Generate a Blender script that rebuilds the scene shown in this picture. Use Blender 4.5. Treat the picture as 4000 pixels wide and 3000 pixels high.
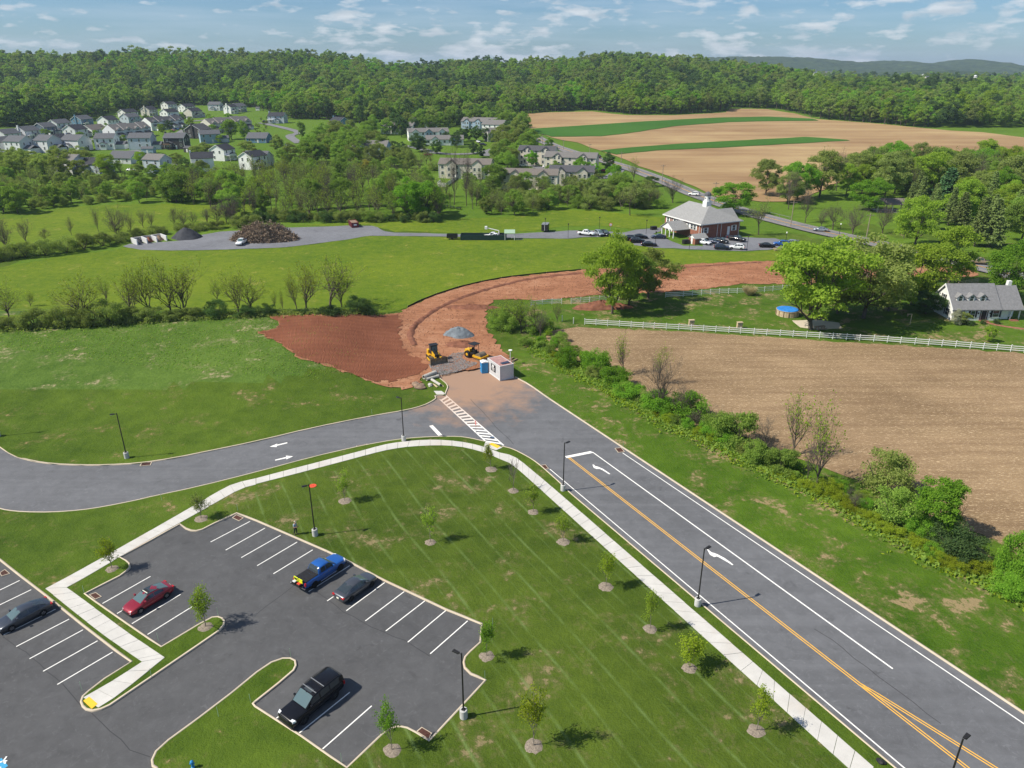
import bpy, bmesh, math, random
import numpy as np
from mathutils import Vector, Matrix, geometry

for o in list(bpy.data.objects):
    bpy.data.objects.remove(o)
scene = bpy.context.scene
COL = scene.collection
R = math.radians

# ---- camera: a drone 50 m above the car park ----
cam_data = bpy.data.cameras.new('camera')
cam_data.sensor_width = 36.0
cam_data.sensor_fit = 'HORIZONTAL'
cam_data.lens = 2871.0 / 4000.0 * 36.0
cam_data.clip_start = 0.5
cam_data.clip_end = 30000.0
cam = bpy.data.objects.new('camera', cam_data)
cam.location = (0, 0, 50)
cam.rotation_euler = (R(90) - math.atan((1500 - 271.0) / 2871.0), 0, 0)
COL.objects.link(cam)
scene.camera = cam

# ---- sky ----
SUN_EL = R(47.5)
SUN_AZ = R(257.0)          # clockwise from straight ahead: behind the left shoulder
world = bpy.data.worlds.new('World')
scene.world = world
world.use_nodes = True

def nd(nt, kind, ins=None, **props):
    n = nt.nodes.new('ShaderNode' + kind)
    for k, v in props.items():
        setattr(n, k, v)
    for k, v in (ins or {}).items():
        s = n.inputs[k]
        if isinstance(v, bpy.types.NodeSocket):
            nt.links.new(v, s)
        else:
            s.default_value = v
    return n

def mth(nt, op, a, b=0.0, c=0.0, clamp=False):
    n = nd(nt, 'Math', {0: a, 1: b, 2: c}, operation=op)
    n.use_clamp = clamp
    return n.outputs[0]

def ramp(nt, fac, stops, interp='LINEAR'):
    n = nt.nodes.new('ShaderNodeValToRGB')
    n.color_ramp.interpolation = interp
    els = n.color_ramp.elements
    while len(els) < len(stops):
        els.new(0.5)
    for e, (p, c) in zip(els, stops):
        e.position = p
        e.color = (c, c, c, 1) if isinstance(c, (int, float)) else (*c, 1)
    nt.links.new(fac, n.inputs[0])
    return n.outputs[0]

def mix(nt, fac, a, b, blend='MIX'):
    n = nt.nodes.new('ShaderNodeMix')
    n.data_type = 'RGBA'
    n.blend_type = blend
    for idx, v in ((0, fac), (6, a), (7, b)):
        s = n.inputs[idx]
        if isinstance(v, bpy.types.NodeSocket):
            nt.links.new(v, s)
        else:
            s.default_value = v if idx == 0 else (*v, 1) if len(v) == 3 else v
    return n.outputs[2]

nt = world.node_tree
nt.nodes.clear()
sky = nd(nt, 'TexSky', sky_type='NISHITA', sun_disc=False)
sky.sun_elevation = SUN_EL
sky.sun_rotation = SUN_AZ
sky.altitude = 150.0
sky.air_density = 1.0
sky.dust_density = 0.6
sky.ozone_density = 2.2
tc = nd(nt, 'TexCoord')
mp = nd(nt, 'Mapping', {'Vector': tc.outputs['Generated'], 'Scale': (19.0, 19.0, 62.0)})
n1 = nd(nt, 'TexNoise', {'Vector': mp.outputs[0], 'Scale': 1.5, 'Detail': 6.0, 'Roughness': 0.5, 'Distortion': 0.1})
mp2 = nd(nt, 'Mapping', {'Vector': tc.outputs['Generated'], 'Scale': (3.0, 3.0, 12.0), 'Location': (4.1, 2.2, 0.3)})
n2 = nd(nt, 'TexNoise', {'Vector': mp2.outputs[0], 'Scale': 1.4, 'Detail': 3.0})
cov = mth(nt, 'ADD', mth(nt, 'MULTIPLY', n1.outputs[0], 0.72), mth(nt, 'MULTIPLY', n2.outputs[0], 0.28))
cmask = ramp(nt, cov, [(0.51, 0.0), (0.56, 0.40), (0.63, 0.75)])
veil = nd(nt, 'TexNoise', {'Vector': nd(nt, 'Mapping', {'Vector': tc.outputs['Generated'], 'Scale': (5.0, 5.0, 60.0)}).outputs[0], 'Scale': 1.3, 'Detail': 5.0})
vmask = ramp(nt, veil.outputs[0], [(0.42, 0.0), (0.75, 0.35)])
ctone = nd(nt, 'TexNoise', {'Vector': nd(nt, 'Mapping', {'Vector': tc.outputs['Generated'], 'Scale': (9.0, 9.0, 70.0), 'Location': (1.0, 5.0, 0.5)}).outputs[0], 'Scale': 2.0, 'Detail': 5.0})
ccol = ramp(nt, ctone.outputs[0], [(0.36, (6.0, 6.6, 7.2)), (0.62, (8.6, 8.9, 9.2))])
skyc = mix(nt, 1.0, sky.outputs[0], (0.60, 0.83, 1.10), 'MULTIPLY')
skyc = mix(nt, vmask, skyc, (5.6, 6.9, 8.1))
skyc = mix(nt, cmask, skyc, ccol)
bg = nd(nt, 'Background', {'Color': skyc, 'Strength': 0.064})
wo = nd(nt, 'OutputWorld', {'Surface': bg.outputs[0]})

# ---- sun ----
sun_data = bpy.data.lights.new('sun', 'SUN')
sun_data.energy = 4.3
sun_data.angle = R(0.53)
sun_data.color = (1.0, 0.93, 0.81)
sun = bpy.data.objects.new('sun', sun_data)
sdir = Vector((math.sin(SUN_AZ) * math.cos(SUN_EL), math.cos(SUN_AZ) * math.cos(SUN_EL), math.sin(SUN_EL)))
sun.rotation_euler = sdir.to_track_quat('Z', 'Y').to_euler()
sun.location = (-60, -20, 120)
COL.objects.link(sun)

# ---- view and render ----
vs = scene.view_settings
vs.view_transform = 'Standard'
vs.look = 'None'
vs.exposure = 0.6
vs.gamma = 1.0
vs.use_curve_mapping = False
scene.render.engine = 'CYCLES'
cy = scene.cycles
cy.max_bounces = 6
cy.diffuse_bounces = 3
cy.glossy_bounces = 2
cy.transmission_bounces = 3
cy.transparent_max_bounces = 4
cy.volume_bounces = 0
cy.use_denoising = True
cy.use_adaptive_sampling = True
cy.caustics_reflective = False
cy.caustics_refractive = False

# ---- lie of the land: height above the car park, metres ----
def sstep(a, b, t):
    t = np.clip((np.asarray(t, float) - a) / (b - a), 0, 1)
    return t * t * (3 - 2 * t)
def hgt(x, y):
    x = np.asarray(x, float); y = np.asarray(y, float)
    a = x / np.maximum(y, 60.0)
    t = y - 340.0
    rise = 0.032 * 0.5 * (t + np.sqrt(t * t + 8100.0)) - 0.032 * 0.5 * (-340 + math.sqrt(340 ** 2 + 8100))
    rise = np.minimum(rise, 15.5 - 6.0 * np.exp(-np.maximum(rise - 6, 0) / 6)) if False else 15.5 * (1 - np.exp(-np.maximum(rise, 0) / 15.5)) * 1.12
    crest = np.interp(a, [-0.9, -0.64, -0.4, -0.3, -0.2, -0.15, -0.1, -0.05, 0.0, 0.06, 0.12, 0.19, 0.25, 0.32, 0.4, 0.5, 0.9],
                      [56, 60, 56, 52, 50, 42, 46, 54, 46, 48, 53, 48, 39, 32, 17, 14, 12])
    low = 15.0
    ridge = (crest - low) * sstep(800, 1330, y + 60 * np.sin(x / 170.0))
    ridge = ridge + sstep(840, 1000, y) * (5.0 * np.sin(x / 120.0 + y / 260.0) + 3.0 * np.sin(x / 53.0 + 1.0) * np.sin(y / 90.0))
    near = sstep(60, 340, y)
    z = rise * near + ridge
    # the graded bank on the left, highest along the hedgerow
    s0 = np.where(x < -62, 88.5, 108.5 + (x + 11) * 0.392)
    bank = 3.6 * sstep(0, 1, (y - s0) / np.maximum(139 - s0, 8)) * (1 - sstep(146, 162, y)) * (1 - sstep(-42, -17, x))
    bank = bank * (1 - sstep(118, 150, np.abs(x) + 0 * y))
    return z + bank

# ---- surveyed ground positions, metres (x right, y ahead) ----
W = {}
W['kerb_right'] = [(0.54,119.99),(2.9,116.78),(5.79,111.31),(9.11,105.54),(13.25,98.34),(15.78,93.94),(19.14,88.1),(22.6,82.09),(27.65,73.31),(32.87,64.24),(36.33,58.22),(38.69,54.11),(40.45,51.05),(42.11,48.17),(43.32,46.06),(51.28,32.18)]
W['kerb_left'] = [(-73.23,81.43),(-63.51,77.77),(-62.4,77.38),(-60.16,76.99),(-56.56,76.91),(-53.25,77.38),(-50.79,78.16),(-47.22,79.77),(-45.83,80.59),(-41.11,82.86),(-34.61,86.7),(-27.87,91.06),(-22.56,93.89),(-20.88,94.71),(-17.22,96.17),(-13.91,96.91),(-10.51,97.2),(-7.93,97.2),(-6.19,96.72),(-3.93,95.62),(-2.73,94.89),(-1.45,94.07),(-0.53,93.72),(0.33,93.12),(1.64,91.74),(2.91,90.2),(3.98,88.5),(5.14,86.29),(6.4,83.88),(7.37,81.66),(9.18,78.39),(12.42,72.55),(14.47,68.85),(16.24,65.65),(16.91,64.44),(18.6,61.38),(19.82,59.18),(21.37,56.38),(23.56,52.43),(25.12,49.62),(26.79,46.6),(28.7,43.14),(29.97,40.86),(40.68,21.64)]
W['kerb_west_up'] = [(-78.49,97.28),(-73.68,93.69),(-71.5,92.06),(-69.39,90.76),(-66.6,89.63),(-63.41,88.82),(-59.25,88.5),(-56.06,88.5),(-51.52,88.98),(-47.35,90.46),(-43.26,92.5),(-37.44,95.51),(-30.1,100.04),(-22.02,104.09),(-16.85,106.22),(-14.27,107.98),(-12.95,109.79),(-12.48,110.85)]
W['kerb_stub'] = [(-12.5,111.03),(-12.83,112.12),(-11.16,112.11),(-11.02,114.13),(-10.88,115.66),(-11.26,117),(-11.88,118.14),(-12.74,119.64),(-13.33,121.18)]
W['road'] = [(0.54,119.99),(2.9,116.78),(5.79,111.31),(9.11,105.54),(13.25,98.34),(15.78,93.94),(19.14,88.1),(22.6,82.09),(27.65,73.31),(32.87,64.24),(36.33,58.22),(38.69,54.11),(40.45,51.05),(42.11,48.17),(43.32,46.06),(51.28,32.18),(40.68,21.64),(29.97,40.86),(28.7,43.14),(26.79,46.6),(25.12,49.62),(23.56,52.43),(21.37,56.38),(19.82,59.18),(18.6,61.38),(16.91,64.44),(16.24,65.65),(14.47,68.85),(12.42,72.55),(9.18,78.39),(7.37,81.66),(6.4,83.88),(5.14,86.29),(3.98,88.5),(2.91,90.2),(1.64,91.74),(0.33,93.12),(-0.53,93.72),(-1.45,94.07),(-2.73,94.89),(-3.93,95.62),(-6.19,96.72),(-7.93,97.2),(-10.51,97.2),(-13.91,96.91),(-17.22,96.17),(-20.88,94.71),(-22.56,93.89),(-27.87,91.06),(-34.61,86.7),(-41.11,82.86),(-45.83,80.59),(-47.22,79.77),(-50.79,78.16),(-53.25,77.38),(-56.56,76.91),(-60.16,76.99),(-62.4,77.38),(-63.51,77.77),(-73.23,81.43),(-80.23,88.43),(-85.49,109.28),(-78.49,97.28),(-73.68,93.69),(-71.5,92.06),(-69.39,90.76),(-66.6,89.63),(-63.41,88.82),(-59.25,88.5),(-56.06,88.5),(-51.52,88.98),(-47.35,90.46),(-43.26,92.5),(-37.44,95.51),(-30.1,100.04),(-22.02,104.09),(-16.85,106.22),(-14.27,107.98),(-12.95,109.79),(-12.48,110.85),(-12.5,111.03),(-12.83,112.12),(-11.16,112.11),(-11.02,114.13),(-10.88,115.66),(-11.26,117),(-11.88,118.14),(-12.74,119.64),(-13.33,121.18),(-12.9,121.42),(-9.72,123.12),(-7,124.36),(-3.75,125.11),(-0.46,123)]
W['lot'] = [(-33.75,76.6),(-30.86,74.97),(-25.81,71.86),(-20.93,68.84),(-17.76,66.72),(-14.4,64.23),(-13.43,63.55),(-8.93,60.59),(-6.67,59.09),(-3.03,57.04),(-3.1,54.54),(-4.02,53.33),(-4.42,52.67),(-4.52,52.01),(-4.37,51.3),(-3.77,50.54),(-3.13,50.2),(-2.42,49.86),(-6.76,43.46),(-7.92,44.34),(-8.64,44.75),(-9.23,44.89),(-9.7,44.84),(-10.06,44.66),(-10.69,44.11),(-12.89,40.98),(-17.13,43.91),(-21.89,46.96),(-22.15,47.21),(-22.02,47.38),(-20.63,49.43),(-19.71,50.95),(-19.65,51.59),(-19.9,52.23),(-20.47,52.56),(-21.22,52.55),(-22.14,52.04),(-23.12,50.81),(-24.52,48.46),(-26.43,45.62),(-27.95,43.51),(-28.49,42.41),(-28.44,41.56),(-28.15,41.03),(-27.73,40.81),(-21.73,32.81),(-31.73,30),(-70,30),(-70,62),(-64.05,72.33),(-56.7,67.14),(-52.96,64.5),(-48.27,61.25),(-42.24,56.94),(-37.37,53.55),(-35.02,52.04),(-36.46,50.06),(-37.14,48.62),(-37.34,48.01),(-37.18,47.38),(-36.76,46.88),(-36.28,46.54),(-35.65,46.36),(-34.96,46.54),(-34.39,46.98),(-32.32,50.06),(-29.72,53.96),(-28.32,56.1),(-28.16,56.91),(-28.31,57.49),(-28.7,57.94),(-29.25,58.17),(-29.84,58.07),(-30.73,57.11),(-33.08,54.03),(-37.83,57.21),(-44.28,61.58),(-42.11,64.43),(-41.75,65.36),(-41.68,66),(-42.12,66.72),(-42.72,67.24),(-43.73,67.81),(-41.74,70.9),(-39.76,74.23),(-38.72,73.32),(-37.94,72.91),(-37.28,72.8),(-36.59,73.13),(-35.68,74.36)]
W['walk_a'] = [(-34.05,84.92),(-28.19,88.5),(-21.63,92.5),(-18.65,94.43),(-16.66,95.22),(-14.62,95.73),(-12.44,95.98),(-10.4,95.98),(-7.82,95.51),(-5.23,94.5),(-3.35,93.33),(-1.51,91.81),(-0.33,91.54),(0.97,90.13),(2.06,88.18),(4.65,83.77),(6.68,80.08),(9.09,75.69),(11.95,70.48),(15.29,64.4),(16.99,61.31),(19.26,57.19),(20.99,54.03),(23.01,50.35),(24.15,48.28),(26.06,44.81),(27.28,42.59),(28.2,40.91)]
W['walk_b'] = [(-33.57,83.44),(-27.77,86.85),(-21.31,90.8),(-18.35,92.6),(-16.4,93.37),(-14.72,93.86),(-12.25,94.18),(-10.25,94.25),(-7.72,93.96),(-5.16,92.84),(-3.31,91.64),(-1.48,89.96),(-0.32,89.15),(0.94,87.07),(2.01,85.19),(3.74,82),(5.51,78.75),(7.82,74.51),(10.67,69.26),(13.32,64.41),(14.89,61.51),(17.05,57.54),(18.79,54.36),(22.22,48.06),(23.19,46.28),(24.99,42.96),(26.13,40.88),(26.96,39.35)]
W['walk_c'] = [(-34.05,84.92),(-35.14,84.41),(-36.28,83.73),(-37.29,82.71),(-40.28,77.12),(-44.11,70.27),(-47.51,64.43),(-48.89,62.32)]
W['walk_d'] = [(-33.52,83.29),(-34.31,82.83),(-35.18,82.28),(-36.04,80.87),(-38.69,76.35),(-42.61,69.89),(-45.52,64.43),(-46.69,62.51)]
W['walk_e'] = [(-48.89,62.32),(-42.75,57.9),(-38.64,55),(-33.99,51.99)]
W['walk_f'] = [(-46.69,62.51),(-41.76,59.09),(-37.67,56.18),(-32.09,52.52)]
W['walk_g'] = [(-33.99,51.99),(-35.35,49.92),(-36.18,48.92),(-37.12,47.82)]
W['walk_h'] = [(-32.09,52.52),(-33.4,49.72),(-34.21,48.01),(-35.23,46.69)]
W['pad_a'] = [(-36.91,47.44),(-36.63,47.88),(-35.49,47.09),(-35.71,46.57)]
W['pad_b'] = [(-3.36,94.61),(-2.86,95),(-1.67,93.89),(-2.11,93.33)]
W['ramp_b'] = [(-3.85,95.62),(-1.37,93.61),(-2.26,92.77),(-4.04,93.89)]
W['ramp_far'] = [(-13.25,113.81),(-11.91,113.81),(-11.06,112.43),(-12.64,112.43)]
W['stalls'] = [[(-34.77,70.79),(-31.61,74.99)],[(-32.48,69.23),(-29.36,73.58)],[(-30.23,67.84),(-27.08,72.14)],[(-28,66.38),(-24.79,70.77)],[(-25.8,64.97),(-22.62,69.28)],[(-21.23,62.02),(-17.83,66.4)],[(-18.96,60.56),(-15.67,64.99)],[(-23.52,63.52),(-20.33,67.9)],[(-16.69,59.07),(-13.53,63.49)],[(-14.5,57.59),(-11.26,62.02)],[(-12.25,56.17),(-8.95,60.56)],[(-9.92,54.65),(-6.67,59.11)],[(-7.63,53.14),(-4.39,57.59)],[(-17.51,44.2),(-14.2,48.53)],[(-15.2,42.69),(-12.02,47.04)],[(-19.81,45.72),(-16.48,50.05)],[(-41.81,60.16),(-38.89,64.53)],[(-39.59,58.65),(-36.59,62.95)],[(-37.39,57.19),(-34.43,61.59)],[(-35.17,55.69),(-32.17,60.12)],[(-55.41,59.73),(-52.53,63.85)],[(-53.39,58.31),(-50.39,62.33)],[(-51.2,56.98),(-48.23,60.83)],[(-49.02,55.61),(-46.11,59.3)],[(-46.84,54.07),(-43.93,57.85)],[(-44.64,52.51),(-41.74,56.33)],[(-42.48,50.97),(-39.55,54.83)],[(-40.31,49.42),(-37.38,53.35)]]
W['edge_left'] = [(5.16,87.63),(6.48,85.22),(8.19,82.08),(10.91,77.1),(14.56,70.41),(17.73,64.58),(19.56,61.24),(23.87,53.34),(27.12,47.38),(29.34,43.3),(30.66,40.88),(31.31,39.69)]
W['edge_right'] = [(15.72,92.22),(20.07,84.61),(25.41,75.29),(28.84,69.3),(31.62,64.46),(36.19,56.46),(39.67,50.4),(42.69,45.11),(43.96,42.9)]
W['lane'] = [(11.45,92.5),(17.75,81.3),(22.97,72.03),(27.45,64.06),(31.07,57.62),(34.64,51.28)]
W['yellow_a'] = [(8,90.82),(12.4,82.85),(16.68,75.11),(20.97,67.34),(22.49,64.59),(25.65,58.86),(28.51,53.69),(30.91,49.34),(31.68,47.95),(33.12,45.34),(35.01,41.92),(35.57,40.9),(36.28,39.61)]
W['yellow_b'] = [(30.9,49.41),(31.97,48.18),(34.66,44.83),(37.83,40.81),(38.63,39.72)]
W['stopbar_main'] = [(7.57,90.96),(11.38,92.49)]
W['stopbar_west'] = [(-12.41,100.97),(-10.69,97.68)]
W['arrow_turn'] = [[(11.1,88.85),(11.28,88.85),(11.48,88.39),(11.71,88.34),(12.01,88.06),(12.43,87.66),(12.85,87),(13.23,86.36),(13.18,86.21),(13.02,86.26),(12.69,86.78),(12.29,87.33),(11.97,87.65),(11.54,87.65),(11.2,87.94),(11.15,88.26)],[(22.13,69.37),(22.25,69.43),(22.53,68.8),(22.75,68.71),(23.12,68.44),(23.76,67.72),(24.17,66.99),(24.38,66.56),(24.22,66.46),(23.88,66.96),(23.39,67.55),(23.04,67.99),(22.87,68.05),(22.62,67.92),(22.24,68.35),(22.19,69.01)]]
W['arrow_left'] = [(-35.02,94.07),(-34.2,95.03),(-34.14,94.71),(-32.87,95.46),(-32.76,95.14),(-34.06,94.35),(-33.98,93.96)]
W['arrow_right'] = [(-30.83,91.23),(-31.92,91.4),(-31.75,91.03),(-33.1,90.23),(-33,89.97),(-31.62,90.66),(-31.56,90.33)]
W['cw_near'] = [(-11.93,110.67),(-3.67,95.39)]
W['cw_far'] = [(-11.08,112.31),(-1.21,94.49)]
W['ada'] = [(-40.44,41.86),(-39.46,41.14),(-39.76,40.62),(-40.77,41.35)]
W['stripe'] = [(-16.71,90.46),(-7.14,74.97),(6.08,49.79),(9.25,42.52)]
W['drains'] = [[(-51.32,89.31),(-49.98,89.54),(-49.74,88.6),(-51.14,88.34)],[(-47.17,80.07),(-46.05,80.68),(-45.8,80.4),(-46.9,79.77)],[(-34.01,75.72),(-33.76,76.43),(-32.59,75.67),(-32.93,75.02)],[(-55.46,65.1),(-55.28,65.7),(-54.24,64.96),(-54.89,64.5)],[(-22.55,94.25),(-21.08,94.89),(-20.84,94.53),(-22.28,93.72)],[(14.78,93.54),(15.76,93.79),(16.07,92.43),(15.1,92.22)],[(3.92,88.6),(4.63,88.79),(5.02,87.61),(4.33,87.39)],[(-43.87,61.49),(-43.38,61.86),(-42.39,61.18),(-42.85,60.73)],[(-7.87,44.37),(-7.49,44.8),(-6.57,44.19),(-6.74,43.54)],[(-13.29,120.7),(-12.99,121.42),(-12.39,120.35),(-12.73,119.53)]]
W['lamps'] = [(-53.91,90.53),(-75.75,96.61),(-15.83,95.69),(-22.96,71.91),(6.6,81.91),(18.83,59.75),(-4.05,45.72),(31.56,37.5)]
W['young'] = [(-21.03,79.34),(-9.39,70.51),(-2.85,87.27),(0.17,81.79),(2.61,76.83),(5.86,70.61),(9.85,62.64),(13.44,56.3),(16.09,51.22),(20.08,44.33),(1.75,42.86),(-9.57,42.45),(-2.33,52.7),(-29.89,56.58),(-43.57,65.66),(-37.62,75.38)]
W['dirt'] = [(-49.31,143.77),(-47.36,140.76),(-45.8,138.58),(-45.73,135.59),(-48.7,133.93),(-46.58,130.95),(-43.46,129.16),(-40.47,125.99),(-38.26,123.06),(-34.96,122.11),(-32.35,121.36),(-30.84,119.96),(-28.29,119.31),(-26.05,118.06),(-23.82,116.75),(-22.68,115.87),(-20.93,114.76),(-18.32,114.37),(-16.49,115.52),(-15.76,117.8),(-15.44,120.47),(-14.15,121.18),(-12.87,122.14),(-9.68,122.63),(-6.5,123.61),(-3.26,124.23),(-0.37,122.39),(0.28,123.86),(-0.26,129.47),(-1.6,132.55),(-3.52,138.44),(-4.86,144.79),(-5.69,151.66),(-5.72,160.86),(-4.15,167.24),(4.9,166.49),(13.76,168.67),(22.35,171.58),(30.88,172.57),(37.8,173.47),(48.65,176.33),(57.38,180.88),(64.76,180.88),(73.35,180.34),(92.35,183.62),(110.75,184.74),(123.28,189.34),(124.78,197.88),(115.29,199.15),(100.5,201.75),(85.1,203.74),(72.37,204.67),(61.87,203.6),(44.84,199.93),(21.99,195.62),(9.23,191.23),(0,187.24),(-3.35,185.31),(-9.13,180.88),(-14.6,175.61),(-19.62,168.95),(-23.77,160.64),(-24.75,156.43),(-30.02,150.4),(-38.42,144.7)]
W['slope'] = [(-48.73,143.39),(-46.97,140.62),(-45.57,138.58),(-45.42,135.28),(-48.09,133.75),(-46.2,131.12),(-43.27,129.27),(-40.33,126.29),(-38.15,123.44),(-35.04,122.44),(-32.45,121.79),(-30.93,120.39),(-28.36,119.66),(-26.13,118.51),(-23.9,117.22),(-20.36,117.62),(-18.03,119.82),(-16.02,121.99),(-15.7,124.78),(-16.79,128.86),(-19.31,129.89),(-21.31,135.02),(-23.05,141.81),(-23.6,148.33),(-24.74,154.59),(-29.74,148.86),(-38.19,143.7)]
W['windrow'] = [(-19.13,135.57),(-20.2,138.67),(-20.82,142.69),(-20.54,147.2),(-19.25,153.12),(-17.3,159.12),(-13.88,165.84),(-8.76,172.57),(-3.24,178.74),(0,181.42),(2.98,184.74),(9.07,187.59),(18.45,191.11)]
W['windrow_b'] = [(44.3,197.24),(50.83,198.13),(61.18,201.09),(69.76,202.8)]
W['gravel_pad'] = [(-15.4,125.92),(-14.16,121.99),(-13.37,120.26),(-11.76,120.64),(-8.62,123.09),(-6.63,125.35),(-6.25,126.5),(-8,127.09),(-9.4,128.86),(-9.14,131.93),(-11.32,131.3),(-12.44,128.86),(-13.85,125.35)]
W['field_left'] = [(-117.08,139.12),(-103.26,141.39),(-68.52,144.75),(-47.73,145.78),(-29.26,154.66),(-25.25,157.91),(-23.47,161.86),(-19.55,169.44),(-14.65,175.84),(-9.08,181.22),(-3.38,185.64),(0,187.66),(21.95,195.61),(44.94,200.39),(72.5,205.08),(76.95,205.38),(82.73,215.71),(81.92,220.03),(73.06,216.36),(65.94,215.38),(53.35,216.69),(43.13,221.39),(38.02,231.35),(31.38,236.64),(17.98,233.97),(2.44,232.84),(-19.79,236.25),(-43.2,238.18),(-49.85,238.18),(-60.96,225.92),(-69.17,221.39),(-77.28,220.03),(-91.84,217.68),(-105.61,217.68),(-116.9,222.08),(-119.55,218.02),(-130.13,210.9),(-140.01,197.28),(-154.32,188.17)]
W['field_far'] = [(-199.43,255.56),(-189.84,275.25),(-179.65,277.26),(-173.65,288.76),(-160.11,295.37),(-138.3,296.49),(-118.14,294.25),(-103.26,298.19),(-94.6,274.26),(-92.47,256.45),(-102.16,249.11),(-115.94,244.96),(-120,238.96),(-124.59,231.35),(-130.83,219.02),(-138.31,210.9),(-145.77,206.28),(-158.73,198.96)]
W['field_mid'] = [(-78.89,255.56),(-57.45,259.13),(-47.13,261.85),(-25.3,260.94),(-18.46,266.98),(0,271.79),(19.64,285.55),(38.48,279.29),(54.89,269.37),(50.61,251.23),(41.56,249.11),(29.16,254.69),(17.59,253.38),(6.82,244.96),(-12.65,242.13),(-38.36,244.96),(-46.24,251.23),(-49.64,255.56),(-63.42,253.82)]
W['yard'] = [(-118.96,222.98),(-118.15,226.48),(-108.66,229.41),(-103.3,231.4),(-102.35,238.26),(-97.13,244.57),(-91.53,246.42),(-78.05,250.78),(-64.02,253.11),(-56.8,254.68),(-48.38,254.49),(-45.92,251.75),(-42.55,245.49),(-38.73,243.1),(-31.01,242.56),(-17.9,240.75),(0,241.11),(9.59,243.65),(13.47,244.57),(19.38,246.42),(27.14,246.61),(33.09,244.57),(36.77,243.28),(42.08,247.92),(50.94,251.56),(50.18,246.42),(46.21,241.47),(48.52,236.52),(51.46,227.28),(52.57,224.08),(57.44,223.61),(58.43,223.3),(60.19,232.24),(73.42,236.17),(81.89,234.45),(84.11,234.45),(85.47,231.9),(91.09,232.24),(88.24,227.28),(83,221.43),(76.75,218.37),(68.92,216.72),(56.9,218.37),(49.01,220.5),(43.19,221.27),(37.73,224.56),(37.39,234.45),(31.76,236.86),(23.09,236),(17.73,233.93),(2.96,234.45),(0,234.79),(-17.64,236.86),(-26.66,237.39),(-45.54,238.26),(-47.97,237.21),(-51.99,233.08),(-61.41,226.48),(-69.03,221.73),(-77.33,220.19),(-94.28,217.76),(-104.66,217.76),(-111.86,218.37)]
W['highway'] = [(-13.93,707.72),(0,653.75),(8.02,608.1),(14.06,567.04),(19.58,522.14),(30.72,475.05),(47.2,433.58),(57.41,406.68),(65.67,380.89),(73.57,342.16),(77.35,319.27),(81.62,302.81),(87.03,280.83),(93.7,263.7),(96.92,256.45),(101.3,246.61),(107.88,234.72),(116.25,220.71),(122.61,209.34),(127.45,198.68),(130.3,192.36),(132.56,185.64),(137.5,173.81)]
W['brown'] = [(2.45,748.57),(34.71,780.15),(81.91,792.68),(91.55,772.79),(109.88,741.94),(153.87,741.94),(212.35,776.38),(227.42,819.35),(266.76,816.7),(276.41,764.87),(271.78,693.31),(302.58,653.75),(318.12,616.67),(334.44,587.77),(350.62,576.26),(358.62,541.14),(367.43,490.65),(312.33,413.36),(307.44,460.4),(280.81,467.61),(243.78,444.38),(208.22,413.36),(159.08,361.5),(115.53,301.06),(101.09,301.06),(94.52,306.94),(86.31,311.78),(84.36,325.73),(78.32,361.5),(67.9,403.88),(60.66,442.18),(42.38,510.22),(26.9,541.14),(15.53,587.77),(8.67,658.73)]
W['strip_a'] = [(13.5,601.84),(51.52,625.5),(109.53,666.37),(186.52,710.69),(237.01,722.82),(268.43,699),(266.87,676.86),(220.71,671.57),(184.82,661.25),(134.42,627.75),(84.39,567.04),(63.5,547.8),(27.05,544.44),(18.93,572.53)]
W['strip_b'] = [(53.69,466.39),(72.17,481.43),(117.69,505.9),(175.74,529.88),(206.81,542.79),(228.28,525.21),(227.23,520.62),(164.59,494.72),(137.02,484.03),(87.36,467.61),(66.5,452.25),(60.77,448.85)]
W['stubble'] = [(6.97,141.9),(8.44,145.15),(13.64,146.86),(24.18,145.67),(35.92,144.06),(52.02,141.06),(62.75,138.44),(73.32,136.29),(83.75,134.47),(97.87,131.43),(111.19,128.86),(93.24,97.45),(61.48,60.3),(58.01,64.86),(56.71,68.04),(55.89,70.46),(50.33,76.83),(44.5,85.49),(38.1,91.9),(29.79,102.66),(17.84,117.91),(8.86,132.4),(6.9,138.16)]
W['olive_patch'] = [(58.29,319.27),(67,333.78),(73.96,329.05),(67.83,309.95),(58.28,303.98)]
W['forest_front'] = [(-404.61,507.33),(-369.39,558.12),(-369.13,581.96),(-363.37,597.75),(-371.02,663.8),(-371.53,707.72),(-413.46,810.92),(-363.27,729.07),(-389.2,827.38),(-372.04,877.52),(-331.41,883.9),(-279.86,844.47),(-234.57,762.24),(-198.82,696.14),(-157.48,684.98),(-120.36,630.02),(-95.32,658.73),(-70.81,719.75),(-37.94,772.87),(-12.88,787.59),(2.47,755.33),(35.04,787.59),(82.8,801.6),(92.69,782.68),(111.31,751.93),(155.89,751.93),(214.69,785.22),(229.63,827.65),(269.62,825.8),(279.88,774.77),(275.04,701.88),(302.58,653.75),(315.98,612.35),(330.22,580.05),(345.23,567.04),(351.48,529.88),(365.36,455.71)]
W['house_streets'] = [[(-289.09,529.88),(-228.05,504.47),(-228.38,513.15),(-246.05,572.53),(-254.4,612.35)],[(-139.93,507.33),(-161.56,554.63),(-155.2,572.53),(-172.76,601.84),(-212.3,658.73)],[(-219.21,455.71),(-243.16,480.14)],[(-278.1,671.57),(-269.97,684.98),(-260.07,707.72)],[(-68.95,493.36),(-57.59,480.14),(-42.12,449.98),(-15.22,455.71),(-3.37,507.33)],[(-16.35,444.38),(-1.66,500.24),(1.84,554.63)],[(0,423.25),(13.44,399.28),(25.76,381.73),(46.04,357.65),(55.83,394.76)]]
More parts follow.
